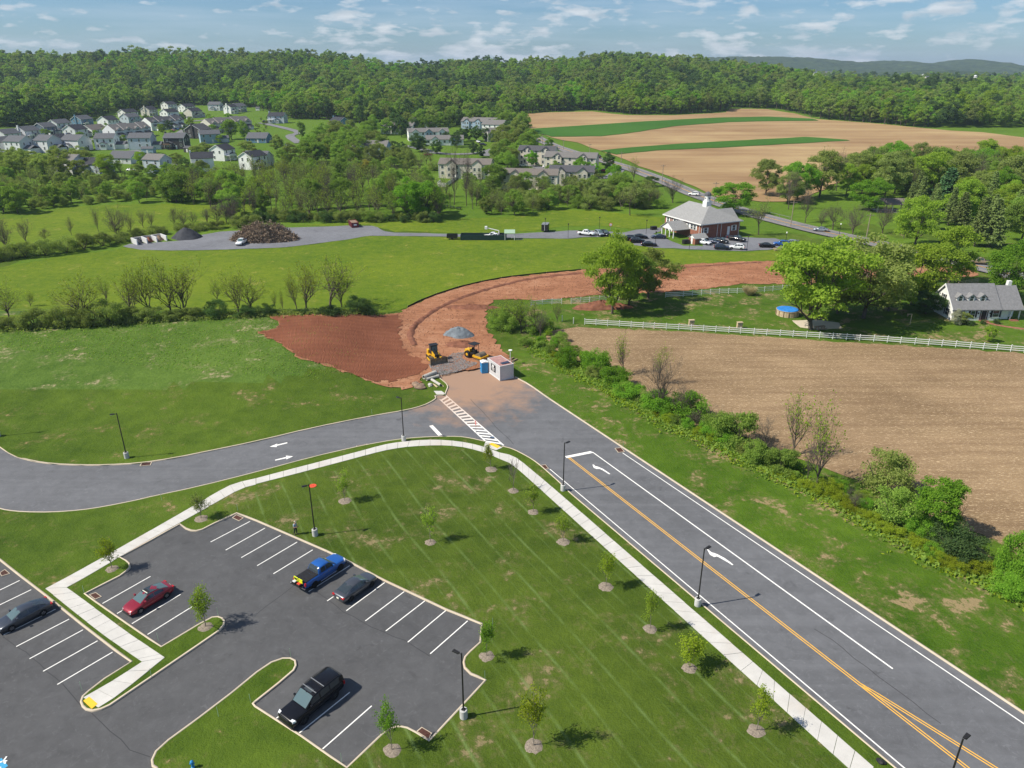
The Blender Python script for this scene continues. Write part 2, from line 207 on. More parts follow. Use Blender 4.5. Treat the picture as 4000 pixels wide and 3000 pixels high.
W['fence_front'] = [(15.46,148.92),(17.83,148.46),(20.22,147.92),(22.67,147.54),(25.06,147.02),(27.53,146.49),(29.77,146.19),(32.25,145.74),(34.76,145.37),(37.25,144.93),(39.69,144.49),(42.13,143.98),(44.72,143.55),(46.98,143.12),(49.6,142.54),(52.05,142.05),(54.63,141.62),(57.1,141.13),(59.67,140.64),(62.11,140.22),(64.59,139.74),(67.14,139.26),(69.57,138.71),(72.25,138.37),(74.72,137.83),(77.04,137.22),(79.64,136.69),(82,136.1),(84.42,135.64),(86.78,135.05),(89.24,134.4),(91.45,133.82),(93.77,133.31),(96.06,132.68),(98.31,132.11),(100.56,131.55),(102.84,130.99)]
W['fence_gate'] = [(10.81,151.02),(13.11,149.46)]
W['fence_back_a'] = [(4.38,162.19),(7.02,163),(9.24,163.54),(11.47,163.72),(13.67,163.72),(15.96,164.54),(18.06,164.82),(20.5,165.65),(22.69,166.3),(25.06,166.77)]
W['fence_back_b'] = [(36.51,168.95),(40.87,169.63),(43.18,170.21),(45.48,170.8),(47.77,171.38),(50.1,171.98),(52.39,172.17),(54.55,172.37),(56.88,172.67),(59.11,173.07),(61.55,173.68),(63.78,174.28),(66.32,175.1),(68.78,175.61)]
W['fence_paddock'] = [(111.58,178.74),(113.92,179.81),(116.02,180.67),(118.26,181.75)]
W['boxes'] = [(37.99,148.15),(47.75,146.64)]
W['scatter'] = [([(-202.04,279.29),(-181.22,278.27),(-177.33,295.37),(-172.26,301.06),(-173.74,322.47),(-159.84,325.73),(-167.18,357.65),(-189.8,369.38),(-205.95,357.65),(-282.14,399.28)],165,3.8,[('shrub','olive',3,0.5,1.5),('shrub','mid',2,0.5,1.4),('round','olive',2,1,0.75),('sparse','pale',2,1.1,0.6),('round','mid',1,1,0.8)],(3.5,8.5),1),([(-169.23,295.37),(-141.08,298.19),(-127.9,301.06),(-115.52,295.37),(-129.36,346.48),(-147.35,369.38),(-165.2,361.5),(-161.36,329.05),(-172.13,319.27)],60,5,[('shrub','olive',3,0.5,1.5),('shrub','mid',2,0.5,1.4),('round','olive',2,1,0.75),('sparse','pale',2,1.1,0.6),('round','mid',1,1,0.8)],(5,10),23),([(-101.93,265.57),(-25.54,263.7),(-26.42,284.49),(-33.77,319.27),(-51.24,342.88),(-68.53,335.84),(-95.01,350.15),(-122.37,361.5),(-135.68,357.65),(-140.28,301.06),(-114.11,288.76)],120,5.5,[('sparse','early',4,1,0.6),('sparse','olive',3,1,0.6),('round','mid',2,0.9,0.7),('sparse','lime',3,1,0.6),('bare','bark',1.5,1,0.4)],(9,15),2),([(-100.29,260.94),(-25.22,260.03),(-25.71,265.57),(-103.28,269.37)],60,3.2,[('shrub','olive',2,1,1.3),('shrub','dark',2,1,1.3),('shrub','mid',1,1,1.3)],(2.5,4.5),3),([(-112.38,369.38),(-70.97,361.5),(-53.84,361.5),(-29.97,369.38),(-41.64,413.36),(-63.17,428.35),(-80.51,413.36),(-94.05,399.28),(-117.63,433.58),(-124.93,413.36)],48,6.5,[('sparse','pale',3,1,0.7),('round','olive',2,1,0.8),('round','mid',2,1,0.8),('shrub','olive',2,0.5,1.4)],(6,12),4),([(-11.39,275.25),(0,313.01),(23.75,316.11),(35.19,322.47),(50.26,335.84),(58.27,329.05),(57.76,301.06),(57.25,287.14),(38.81,281.87),(19.91,289.84),(0,273.27)],105,4.4,[('shrub','olive',3,0.55,1.3),('sparse','olive',3,1,0.6),('shrub','mid',2,0.55,1.3),('round','mid',1,0.9,0.8),('round','olive',2,0.9,0.8)],(6.5,12),6),([(107.41,295.37),(123.05,316.11),(143.24,342.88),(166.08,369.38),(187.92,384.28),(194.8,369.38),(200.68,361.5),(221.78,377.54),(232.26,369.38),(227.9,353.87),(231.91,332.42),(212.8,295.37),(192.53,295.37),(178.35,295.37),(175.4,313.01),(156.85,309.95),(137.77,309.95)],88,8,[('oak','olive',2,1,0.75),('round','mid',1,1,0.75),('sparse','olive',3,1,0.6),('oak','lime',4,1,0.75),('oak','pale',2,1,0.75),('round','bright',2,1,0.7),('bare','bark',1.2,1,0.45)],(12,19),7),([(144.84,284.49),(158.74,279.29),(182.8,279.29),(202.04,279.29),(156.16,210.9),(154.06,224.16),(160.74,242.93),(156,255.56),(139.17,247.02),(140.95,264.63)],26,9,[('pine','pineolive',3,1,0.5),('oak','lime',2,0.9,0.75),('oak','mid',2,0.9,0.75)],(11,17),8),([(-106.48,554.63),(-88.84,612.35),(-67.49,684.98),(-35.85,729.07),(-4.88,745.24),(11.02,554.63),(3.37,507.33),(-20.19,612.35),(-48.46,612.35),(-78.44,537.87)],95,7,[('round','mid',3,1,0.75),('round','dark',2,1,0.75),('round','pale',1,1,0.8)],(10,16),9),([(-112.72,403.88),(-97.17,413.36),(-76.58,399.28),(-66.63,413.36),(-87.67,507.33),(-111.99,554.63),(-126.68,554.63),(-124.76,507.33)],40,7.5,[('round','mid',3,1,0.8),('round','pale',1,1,0.8),('round','olive',2,1,0.8)],(9,15),21),([(-30.4,295.37),(-23.99,335.84),(-11.76,346.48),(8.72,319.27),(21.2,309.95),(6.08,295.37),(-11.45,276.76)],18,7.5,[('sparse','olive',3,1,0.6),('round','mid',2,0.9,0.8),('sparse','lime',2,1,0.6)],(8,13),22),([(-1.21,357.65),(14.83,365.4),(39.43,352.37),(35.95,319.27),(0,311.78)],13,6,[('round','mid',2,1,0.8),('sparse','lime',2,1.1,0.6),('round','olive',2,1,0.8)],(5.5,9),24),([(3.84,138.61),(7.52,130.07),(13.38,120.23),(18.89,111.17),(23.64,102.66),(28.53,96.63),(32.21,91),(35.95,86.03),(39.37,81.47),(42.26,76.72),(44.77,72.13),(46.94,67.71),(49.53,64.77),(51.25,63.06),(53.45,60.22),(55.93,61.57),(53.78,64.51),(52.09,66.29),(49.54,69.33),(47.46,73.91),(45.03,78.69),(42.21,83.64),(38.85,88.39),(35.16,93.59),(31.55,99.48),(26.68,105.82),(22.02,114.78),(16.57,124.36),(10.75,134.8),(7.15,143.9)],62,1.8,[('shrub','mid',2,1,1.35),('shrub','bright',3,1,1.3),('shrub','lime',2,0.8,1.3),('shrub','pale',1,1,1.3)],(1.1,2.6),25),([(-308.89,467.61),(-258.8,455.71),(-219.21,455.71),(-188.82,507.33),(-209.98,612.35),(-257.51,713.68),(-305.97,684.98),(-319.01,612.35),(-330.46,554.63),(-333.81,507.33)],46,14,[('round','mid',3,1,0.8),('round','lime',1,1,0.8),('round','dark',1,1,0.8)],(4,7.5),26),([(-6.74,507.33),(10.12,507.33),(15.6,467.61),(5.55,413.36),(-1.22,361.5),(-8.57,361.5),(-8.33,413.36)],22,8,[('round','pale',2,1,0.8),('round','mid',2,1,0.8)],(9,14),10),([(-224.97,684.98),(-222.39,713.68),(-189.79,612.35),(-176.49,537.87),(-170.28,507.33),(-209.98,612.35)],18,6,[('round','pale',2,0.5,0.6),('round','mid',1,0.5,0.5)],(5,9),11),([(-249.74,369.38),(-193.34,361.5),(-210.02,394.76),(-228.4,399.28),(-268.7,399.28)],18,7,[('round','pale',2,1,0.9),('sparse','early',2,1,0.7)],(8,13),12)]
W['trees'] = {'sparse early':[-101.6,141.7,8.5,7.3,-84.9,139.1,11.3,10,-76.7,141.1,11.7,7,-73.5,142.7,12.5,7.4,-70.2,144.8,12.7,8.5,-67.1,144.1,12.5,10.1,-93.4,163.2,7.7,3.5,-56.3,144.8,10.3,7.2,-54,146.1,9.7,8,-45.1,147.7,9.4,4.3,-43,147.2,11.5,8.1,-41.1,159.6,13.2,13.3,-38.9,161.2,10.1,7,-49.6,147.7,4.9,1.4,-47.4,145.8,6,1.3,-68.7,165.3,6.7,3.3,-109.9,161.2,4.2,2.9],'shrub olive':[-98.3,135.9,2.5,4.5,-93.4,137,4,6.6,-89,137.3,4.1,6.4,-85.2,137.6,3.8,4.6,-82.7,138.2,4.4,5.6,-79.5,138.8,5.2,6.7,-76.2,139.8,3.4,5.7,-72.8,140.7,3,5.7,-68.8,141.7,2.2,5.2,-64.9,142.2,2.6,4.7,-102.1,134.9,3.6,5.5,-146.6,205.4,5,6.9,-142.7,207.2,4.7,7,-140.3,209.3,4.8,7,-135.7,211.5,5.1,7.1,-131.5,214.7,5.3,7.2,-128.7,219.3,5.5,7.3,-125.4,223.5,4.8,6.7,-122.3,228.4,4,6.8,-119.9,235.1,3.4,6.2,-116.8,239.4,3.4,6.3,-114.2,240.9,2.6,4.6,-110.8,245,3.1,5.5,-106.9,245.8,3.1,6.4,-103.4,247.8,3,5.6,-99.9,249.9,3,6.5,-92.9,251.2,4.2,7.4,-88.8,252.1,4.8,7.9],'shrub dark':[-60.1,143.4,4,5.3,-54.4,143.4,2.5,5,-50.6,144.8,2.4,4.3,-32.8,150.2,4.1,5.5,-37.8,146.3,1.6,5.1,-30.5,152.9,1.4,3.6,-43.3,145.1,1.2,3.2,-259.9,440,2.8,5.3,-255.9,440,3.1,5.3,-250.6,437.8,3.1,5,-215.3,442.2,2.5,3.9,-210.9,440,2.7,3.8,-207.3,440,2.5,3.8,-203.3,438.9,3,3.8,-199.6,437.8,2.8,3.8,97.9,148.9,1.2,1.2,100.6,149.2,1.5,1.5,103.6,149.4,1.5,1.7,109.2,152,0.9,1.1,97.2,148.2,1.2,1.6,49.7,68.3,3.9,6.3],'bare bark':[-147.5,212.5,12.6,8.2,-148.9,224.2,8.6,4.7,-146.2,229.5,4.8,3.6,-143.3,239,6.2,2.5,-137.7,245,8.4,2.7,-124.8,232.1,11.4,9.3,-124.7,240.9,7.1,2.9,-125.6,251.2,6.5,3.5,-122.6,251.2,6,3.5,-114.7,251.2,7.7,3.9,-111.7,251.2,7,4.4,-110.2,255.6,5.4,3.1,-105.5,255.6,6.3,3.5,-102.6,257.3,7.7,7.6,-100.4,260,7.5,6.8,-96.6,255.6,10.8,8.4,106.2,253.4,7.4,4,108.1,248.3,9.1,7.3,111.3,240.1,10.9,8,122,242.1,10.1,7.2,106,285.6,16.9,5.9,103.1,260,13.2,5.4,125.6,235.1,8.1,4.1,64.5,299.9,10.9,8.2,-22.8,295.4,23.6,5.7,-17.8,292.6,22.6,5.6,5.8,139.8,6.6,3.3,23.3,105.2,9.7,6.1,27.9,99.8,3.5,2.7,39.1,84.5,6,2,26.2,102.7,6.9,3.6,35.8,92.7,5.7,3.3,42.1,77.1,3.5,2.2],'round lime':[22.3,156.5,18.5,11.1,92.2,163.2,15.4,13.9,84.6,158.4,11.4,9.8,-194,399.3,6.6,7.3,-193.1,363.1,12.4,11.3,95.1,138.2,3.4,2.1],'round mid':[26.8,162.2,13.9,8.8,-108.3,413.4,13.9,13.9,-107.5,450,12.8,14.3,-101.4,467.6,12.6,12.5,-91.3,455.7,11.6,10.7,-191,279.3,11.7,10.6,-184.1,276.8,11.2,8.6,-135.1,301.1,12.5,12.4,-113.5,301.1,13.4,11.4,-120.6,298.2,10.4,9.2],'round pale':[32.2,168.2,12.2,11.5,76.7,153.2,18.5,17.9,72.3,156.5,12.4,11.4,-182.7,455.7,6.4,11,-161.5,467.6,6.2,10,-180.7,438.9,7,8.8,-140.9,413.4,9.3,8.4,-177.9,403.9,7,8.2,-142.7,467.6,6.7,7.8,-5.4,403.9,11.7,10.9,-2.3,455.7,8.7,9.2],'oak lime':[62.3,145.5,20.4,18.4,110.1,180.3,15.1,12.9,123.2,223.5,15.9,11.8],'round dark':[92,156.5,5.3,6.8,49.3,390.3,9.1,6.6,62.5,340.7,4.8,7.5,-69.3,448.9,8.7,7.8,-63.6,442.2,7.3,6.7,-57.6,464,5.3,9,-54.3,467.6,5.5,7,-44.7,453.4,7.2,6.7,-22.7,453.4,6.5,5.8,-17.8,438.9,6,5.6,-34.2,514.6,8.9,7.7,-29.5,522.1,9,7.3,-23.8,519.1,10.4,7.3,-18.1,519.1,9.3,7.3,-35.6,486.7,6.9,7.3,-74.7,580,6.5,6.9,-12.6,507.3,6.4,6.8,-43,507.3,5.6,6.1,-166.6,387.7,7.7,5.5,-64.2,537.9,6.8,7.2],'round bright':[116.3,166.3,14.5,11.1,81.5,275.2,12.6,15.2,135.6,282.9,12.6,12.5,46.9,347.2,9.2,7.1,40.2,367.8,6.2,5.5,33.5,371,4.6,7.5,10.4,402.9,3.8,6.8,22,390.3,3.4,6.6,23,475.1,4.5,5.7,-31.6,269.4,13.6,12.1,-36.9,267,14.8,11.1,-26.6,270.3,10.3,6.5],'sparse olive':[80.6,240.1,12.9,9.6,43.5,273.8,12.9,10.4,-14,292.6,11.2,7,-10.5,306.9,9.2,6.3],'pine pine':[161.4,278.3,16.3,14.4],'pine pineolive':[152.2,251.2,11.9,8.3,145.2,222.4,14.6,9.8,141.5,223.5,14.8,6.7,168.4,247,13.4,10.3],'oak olive':[106.9,316.1,15.1,12.4],'sparse lime':[57,353.9,12.4,7.8,1.9,143.6,8.7,6.3,4.8,145.2,7.7,4.8,9.7,150.6,5.8,3,-1.9,146.8,6.4,5.4,19.8,120.9,8.7,4.1,25.4,116.8,7.8,3.1,39.7,91.5,10.5,5.4,39.7,82.7,14,5.7],'oak mid':[-144.1,529.9,12.4,5.6,-192.4,529.9,13.6,11.7,-182.1,525.2,13.6,7.4],'sparse pale':[-65.9,346.5,9.1,7.1],'round gold':[-73.4,381.7,6.6,10.3],'blossom blossom':[94.3,148.9,3.9,2.6],'round olive':[96.1,149.2,2.9,2.8],'shrub mid':[2.5,135.9,2,3,5.7,134.2,1.8,2.6,5.8,143.9,4.3,6.4,0,145.2,5.3,6.4,-2.7,146,3.9,4.3,32.5,94.1,5.9,7,33.9,89.3,3.5,4.3,36.4,86.7,3.8,5.2,30.4,97.5,3.8,4.6,45.7,74.3,5,6.1],'shrub bright':[10.1,125.1,4.2,4.7,14.8,122.6,4.8,6.2,17.3,116.8,3.6,6.2,19.1,111.4,2.8,6,22.8,105.9,3.4,5.5,27.4,102.7,4.9,6.8,25.7,104,2.9,4.4,53.4,63.9,6.5,4.1,54.7,62.3,7,4.3,51.4,61.8,2.1,4,52.6,61.1,2.9,3.7],'shrub pale':[47.5,81,6.4,7.5],'oak bright':[49.4,71.5,7.9,5.9],'shrub yellow':[35.8,86,1.2,2.1,37,84.7,1.2,2,37.9,82.5,1.4,2.2,39,81,1.7,2.1,40.5,80.7,2.5,3.1,41.1,79.2,1.9,2.6,41.5,77.4,1.5,2.5,42.6,75.7,1.3,1.9,43.4,74.6,1.4,2.2,43.8,73,1.4,2.4,44.6,71.5,1.4,2.7,45.9,70.5,1.2,2.4,46.3,69,1.6,2.3,46.8,67.1,1.7,2.3,47.4,66.2,1.4,2.2,48.3,65.3,1.4,2.5,50,65.3,1.7,2.8,51.4,64.9,1.7,2.5,22.5,104,1.1,2,24.1,101.8,1.5,2.4,20.2,109.8,0.9,1.7,27.8,97.5,1.5,2.3,29.2,95.4,1.5,2.2,18.8,111.9,1.2,2.1,7.7,129,1.5,1.9,8.7,125.1,1.9,2.3]}
W['forest_edge'] = [(-0.8,648.9),(-0.66,669.3),(-0.63,689.2),(-0.61,699.5),(-0.56,760.5),(-0.53,799.3),(-0.51,910.2),(-0.5,814.6),(-0.47,914.3),(-0.42,953.1),(-0.37,944),(-0.33,889.6),(-0.31,797.5),(-0.29,724),(-0.23,702.8),(-0.19,641.4),(-0.14,665.6),(-0.1,723.2),(-0.05,773.8),(-0.02,787.7),(0,755.3),(0.04,788.4),(0.1,805.9),(0.12,788.1),(0.15,760.1),(0.21,767.9),(0.27,814),(0.28,858.9),(0.33,868.7),(0.36,823.8),(0.39,753.8),(0.46,720.4),(0.52,689.1),(0.57,667.5),(0.61,663.9),(0.66,635.9),(0.8,584.1)]
W['houses'] = [(-333.08,510.05,75,12,9.5,2,'grey','slate','pale grey house with dark porch front, second in the leftmost file below the wood'),(-331.34,529.16,75,12,9.5,2,'grey','slate','large pale grey house with gable wall facing the dark blue house'),(-334.46,556.04,75,11,9.5,2,'darkblue','slate','dark slate blue house with white trimmed gable near the wood'),(-341.23,585.99,75,13,9,2,'grey','slate','pale grey house with two front dormers between the two blue houses'),(-343.03,621.64,75,12,9.5,2,'blue','slate','bright blue gabled house with garage under the wood'),(-303,537.81,75,11,10,2,'grey','dark','pale grey house with dark roof in front of the bright blue one'),(-307.49,461.36,75,12,9.5,2,'grey','slate','pale grey house cut by the edge of the picture'),(-295.66,506.14,75,15,10,1,'white','dark','low white house with long dark roof and gable end'),(-306,567.29,75,15,11,1,'white','brown','low white house with brown roof and row of small windows'),(-291.73,456.05,-18,12,10,2.4,'grey','slate','grey house with small white balcony, lowest of the left end row'),(-277.35,460.29,-18,10,10,2.4,'grey','slate','grey house with windowed bay and side garage on the green slope'),(-264.48,467.9,-18,13,10,2.2,'grey','slate','grey house with wide white deck at the back'),(-219.7,378.9,-18,13,11,2,'grey','tan','house with tan roof and chimney behind the yellow green bushes'),(-249.2,474.62,5,11,9,2.3,'white','slate','white house with sunroom and brown under-deck'),(-227.46,474.62,2,13,9,2.4,'paleblue','slate','pale blue grey house with bay window and shed behind'),(-207.23,476.91,0,12,9,2.3,'charcoal','slate','charcoal brown house with white trimmed bay'),(-198.64,507.81,28,12,8,2,'sky','slate','light blue house with a sunlit white gable'),(-318.33,613.75,75,11,10,2,'white','dark','white two-storey house with small annexe behind the grey terrace'),(-315.69,644.53,70,12,9,2,'paleblue','slate','blue grey house with gable beside the terrace of townhouses'),(-351.13,714.98,70,14,9,1.6,'white','dark','white house with tall arched window near the clearing'),(-340.48,734.68,75,11,9,2,'cream','dark','cream house standing alone at the edge of the wood'),(-301.86,688.82,70,13,8.5,2.3,'white','dark','white house behind the sunlit townhouse terrace'),(-357.01,816.46,70,12,9,2,'white','dark','white house tucked behind another white one below the wood'),(-328.73,792.37,70,14,9,1.7,'white','dark','white house with row of roof dormers at top of the estate'),(-290.62,712.54,70,13,9,2,'cream','dark','cream house with under-deck and small white shed'),(-306.13,810.88,-5,12,9,2,'grey','slate','grey house with front gables and double garage under the trees'),(-274.44,786.41,70,13,9,2,'grey','slate','grey house half hidden behind the highest white house'),(-274.17,763.58,70,10,8.5,2.2,'white','dark','white house with stone base at the top end of the estate'),(-217.25,536.65,75,12,12,2,'charcoal','charcoal','dark grey gabled terrace end beside the light blue house'),(-160.87,425.85,75,10,9,2,'white','dark','white gabled house behind a bushy tree in the lower row'),(-133.69,394.29,70,12,8,2.2,'white','dark','white house at right end of the lower row'),(-157,387.36,22,10,9,2.2,'white','dark','white house with dark roof and low side wing in lower row'),(-166.9,510.09,-5,13,11,1,'blue','slate','low blue house with hipped grey roof by the turning circle'),(-176.88,380.41,-18,10,8,2.3,'paleblue','tan','pale blue house with brown roofs in the lower row'),(-209.5,414.73,-10,13,11,1,'grey','slate','grey bungalow with front dormer in the lower row'),(-206.9,379.65,-18,11,9,1.6,'paleblue','dark','blue grey house behind the tall yellow green tree'),(-196.57,654.66,-4,13,9,2,'paleblue','dark','blue grey house with full width porch on the upper meadow'),(-134.5,606.23,-35,11,9,2,'blue','dark','blue house with white front beside the thick wood'),(-133.83,403.09,-8,12,10,1.6,'grey','slate','grey roofed house at the edge of the lower trees'),(-78.04,428.88,-6,19,11,2.6,'sky','tan','blue grey apartment block with big front gable'),(-82.63,566.19,-10,24,10,2,'white','tan','white apartment house with hipped brown roof, nearest the thick wood'),(-68.92,606.02,-18,18,10,2,'white','tan','white apartment house behind a round dark tree'),(-56.77,522.98,14,27,9,2,'white','tan','long white apartment house with gabled balconies'),(-43.26,496.15,4,24,9,1.3,'white','tan','low white clubhouse with tan roof'),(-24.3,601.93,-20,28,11,2,'sky','tan','apartment house with stepped blue gables near the field'),(-12.78,574.88,-20,16,10,2,'white','tan','white apartment house with blue gable by the highway bend'),(-9.55,518.8,18,16,9,2,'cream','tan','cream apartment house half hidden by round trees'),(-21.81,363.15,-9,25,9,2.4,'beige','brown','beige terrace with brown roof and white yard fence'),(13.98,410.33,-16,20,8.5,2.6,'beige','charcoal','three-storey townhouse row with white gables, upper block'),(29.86,382.7,-16,26,9,2.6,'beige','tan','three-storey townhouse row with grey end wall by the highway'),(7.9,331.88,-9,25,8.5,2.3,'beige','brown','beige terrace with wooden decks among bare trees'),(27.17,342.85,-9,20,9,2.2,'beige','charcoal','beige terrace end with charcoal roof among green trees')]
W['terraces'] = [(-270.22,602.31,66,32,11,2,'white','charcoal','white townhouse terrace with garages and a sunlit gable'),(-267.59,539.28,66,30,12,2,'grey','tan','grey townhouse terrace with brown roof and garages'),(-215.38,587.02,62,40,11,2.2,'cream','tan','long cream townhouse terrace with stepped roof by tall trees')]
W['sheds'] = [(-216.92,458.16),(-194.34,462.37),(-262.93,811.37),(-174.53,389.71),(-282.32,682.65)]
W['far_houses'] = [(816.26,2060.96),(1077.92,2648.94),(818.6,1562.87),(815.19,1524.45),(1252.3,2425.5),(1258.88,2208.86),(709.09,1865.77)]
W['silo'] = (815.59,1402.16)
W['pavilion'] = (143.28,282.74)
W['hall'] = [(49.91,244.22),(59.51,232.05),(73.61,238.6)]
W['cape'] = [(94.16,153.64),(94.9,151.5),(105.23,151.65),(109.85,152.72)]
W['container'] = [(-4.08,122.08),(-2.08,118.45),(0.05,120.24)]
W['toilet'] = [(-5.79,122.3),(-5.36,121.71),(-4.25,122.08)]
W['dozer'] = [(-14.9,125.1),(-12,126.48),(-16.27,129.57),(-13.82,129.57)]
W['roller'] = [(-7.54,128.13),(-6.07,126.02),(-4.69,128.13),(-5.82,130.54)]
W['pile'] = [(-13.64,139.78),(-8.17,140.61),(-10.96,140.2)]
W['pipes'] = [(-15.48,118.87),(-13.63,121.1),(-14.92,118.14),(-12.92,119.71),(-13.99,118.14),(-12.24,115.7),(-13.59,116.51),(-12.75,115.2),(-12.13,116.3),(-11.7,115.5)]
W['rocks'] = [(-16.16,115.3),(-15.56,114.91),(-16.6,116.3),(-14.01,116),(-15.54,116.1)]
W['mast'] = (-0.31,126.02)
W['dirtheap'] = [(-13.11,133.54),(-8.21,132.53),(-10.92,135.61)]
W['logs'] = [(-0.7,127.65),(0.34,129.08),(0.07,127.18),(0.96,128.36)]
W['cars_near'] = {'blue':[(-18.01,66.2),(-22.93,63.06)],'greysedan':[(-14.42,63.57),(-17.46,60.22)],'black':[(-18.89,44.51),(-15.24,49.64)],'red':[(-38,57.82),(-35.58,62.52)],'dark':[(-49.22,55.77),(-47.38,59.91)]}
W['cars_far'] = [('suv','white',76.36,314.86,150,'white car driving on the highway past the brown field'),('sedan','silver',102.41,244.15,160,'silver car driving on the highway near the bare trees'),('suv','black',48.21,433.58,150,'dark vehicle on the highway behind the townhouses'),('pickup','tan',129.2,200.1,165,'tan pickup truck on the highway behind the garden trees'),('pickup','white',-83.52,225.92,-92,'white pickup truck beside the brush heap'),('pickup','white',24.17,238.96,-25,'white pickup truck alone in the drive lot'),('suv','silver',28.33,238.96,-70,'silver car beside the dark jeep in the drive lot'),('suv','black',30.25,238.96,-65,'dark jeep beside the silver car in the drive lot'),('sedan','black',40.93,234.35,-5,'dark car with blue reflections in the upper row by the portico'),('suv','black',38.02,231.35,-5,'black vehicle half hidden behind the oak crown'),('suv','black',39.13,228.07,-5,'black vehicle second from the grass by the hall drive'),('sedan','black',41.93,223.46,-10,'black car nearest the field grass by the hall drive'),('sedan','navy',46.9,234.35,175,'dark blue grey car beside the portico'),('suv','white',59.22,225.92,-40,'white car by the brick outbuilding'),('suv','navy',62.25,226.99,-42,'dark blue car parked next to the white one'),('suv','black',65.08,228.07,-42,'black car parked facing the dark blue one'),('pickup','black',70.74,230.62,-42,'black pickup truck by the hall steps'),('suv','navy',63.03,219.02,-12,'dark blue vehicle at the field side of the hall lot'),('suv','white',67.59,219.35,160,'white car at the field side of the hall lot'),('sedan','black',77.44,221.73,-10,'black car at the far right of the hall lot'),('suv','blue',82.53,224.16,165,'blue car beside the lamp at the hall lot'),('suv','silver',85.53,224.86,165,'silver car partly under the big tree crown'),('pickup','white',-5.3,233.22,178,'white utility pickup beside the green bin'),('pickup','white',-6.16,235.1,178,'white bucket truck with raised folded boom'),('sedan','red',-256.18,585.99,-35,'red car in front of the white terrace'),('sedan','blue',-256.92,594.94,-35,'blue car in front of the white terrace'),('sedan','black',-255.44,600.45,-35,'dark car at the end of the white terrace'),('pickup','white',-258.77,622.95,-10,'white pickup truck parked between the terraces'),('sedan','white',-229.34,498.49,-80,'white car between pale blue and charcoal houses'),('sedan','white',-193.35,385.79,-10,'white car parked in the lower street'),('suv','navy',-142.97,488.69,-60,'dark blue car in the turning circle'),('suv','black',-209.19,659.97,0,'black car on the upper meadow drive'),('sedan','white',5.99,401.84,-20,'white car in front of the upper townhouse row'),('suv','white',18.26,396.46,-20,'white car between the two townhouse rows'),('sedan','red',46.38,382.7,-30,'red car by the highway hedge'),('suv','black',-18.48,493.46,-20,'black car in the apartment car park'),('sedan','white',-22.4,510.06,-70,'white car under round apartment trees'),('sedan','red',-48.7,445.17,0,'red car by the apartment dumpster fence')]
W['bins'] = [(-20.08,232.24),(-17.91,232.75),(-18.3,240.93),(-16.3,230.57),(-1.72,232.24),(0,231.74),(3.13,233.08)]
W['bays'] = [(-117.54,225.2),(-115.21,224.56),(-112.81,226.16),(-110.98,229.08),(-108.65,231.07),(-116.43,229.74),(-113.23,237.39)]
W['bpile'] = [(-108.79,231.4),(-99.62,232.75),(-104.03,231.4)]
W['brush'] = [(-90.04,228.1),(-79.86,228.1),(-67.02,235.65),(-79.86,228.1),(-75.93,233.08)]
W['skip'] = [(-53.91,251.17),(-56.28,255.08),(-52.71,252.14)]
W['trailer'] = [(9.97,243.65),(12.2,243.65)]
W['poles'] = [(17.94,234.79),(29.12,245.86),(11.01,243.65),(43.95,240.93),(70.01,217.17),(53.15,218.67),(43.66,222.51),(82.93,221.73),(104.61,234.79)]
W['upoles'] = [(7.3,683.05),(19.44,493.14),(31.7,472.56),(45.42,448.48),(59.09,413.13),(68.63,345.32),(80.16,296.23),(95.18,252.14),(114.27,236.52)]
W['upole_tops'] = [6.19,7.39,6.11,6.47,6.31,8.94,8.72,8.95,7.57]
W['guard'] = [(76.39,306.72),(77.18,304.04),(78.26,298.8),(79.51,295.47)]
W['guard_b'] = [(95.9,276.99),(100.23,267.04)]
W['pool'] = (63.51,153.26)
W['patio'] = [(60.67,151.66),(60.75,147.02),(63.59,145.52),(69.22,146.27),(70.29,150.08),(66.33,152.06)]
W['table'] = (64.32,145.52)
W['swing'] = (84.73,148.92)
W['grassclump'] = (57.11,171.09)
W['rail'] = [(110.09,253.11),(122.65,249.25)]
W['stop'] = (-5.28,96.46)
W['pad_h'] = (-26.01,82.99)
W['person'] = (-25.28,72.13)
W['hydrant'] = (-24.85,40.88)
W['stakes'] = [(-44.43,61.64),(-32.28,50.2),(-37.69,48.66),(-29.27,58.24),(-24.66,45.78),(-22.47,47.31),(-33.64,54.69),(-20.5,52.67),(-1.89,56.75),(-2.42,49.92),(-13.38,41.4),(-33.79,77.12),(-44.2,79.5),(-22.04,104.51),(16,93.72),(1.24,122.39)]
W['bag'] = (28.95,41.35)
W['silt'] = [(-23.79,160.83),(-21.46,165.84),(-18.17,171.09),(-13.29,177.37),(-7.73,182.52),(-2.76,186.1),(0,187.59),(9.24,191.47),(18.76,194.63)]
W['picnic'] = [(-25.76,289.97),(-23.1,287.53),(-20.39,285.12)]
W['yardfence'] = [(-32.87,350.27),(-33.58,340.47),(-29.78,338.87),(-26.6,360.52),(-29.33,367.6)]
W['streetfence'] = [(-256.4,423.41),(-230.08,423.41)]
W['bench'] = (79.05,217.46)
W['stopsign_far'] = (32.71,244.57)
W['seams_lot'] = [[(-35.56,46.32),(-33.04,44.42),(-30.65,42.63),(-28.69,41.98)],[(-25.62,58.56),(-23.02,63.05)],[(-20.42,61.93),(-16.89,58.9),(-13.72,56.73),(-10.18,54.83),(-7.66,52.88)],[(-48.92,55.46),(-43.24,51.86),(-38.78,48.59),(-36.94,47.06)]]
W['seams_road'] = [[(-6.93,110.76),(-4.64,105.85),(-1.96,99.32),(0,95.57),(0,95.21),(0.34,94.85)],[(4.79,88.73),(10.13,78.5),(15.62,68.48)],[(29.44,56.41),(30.61,54.83),(32.86,50.33),(34.03,48.46),(35.78,45.12)]]
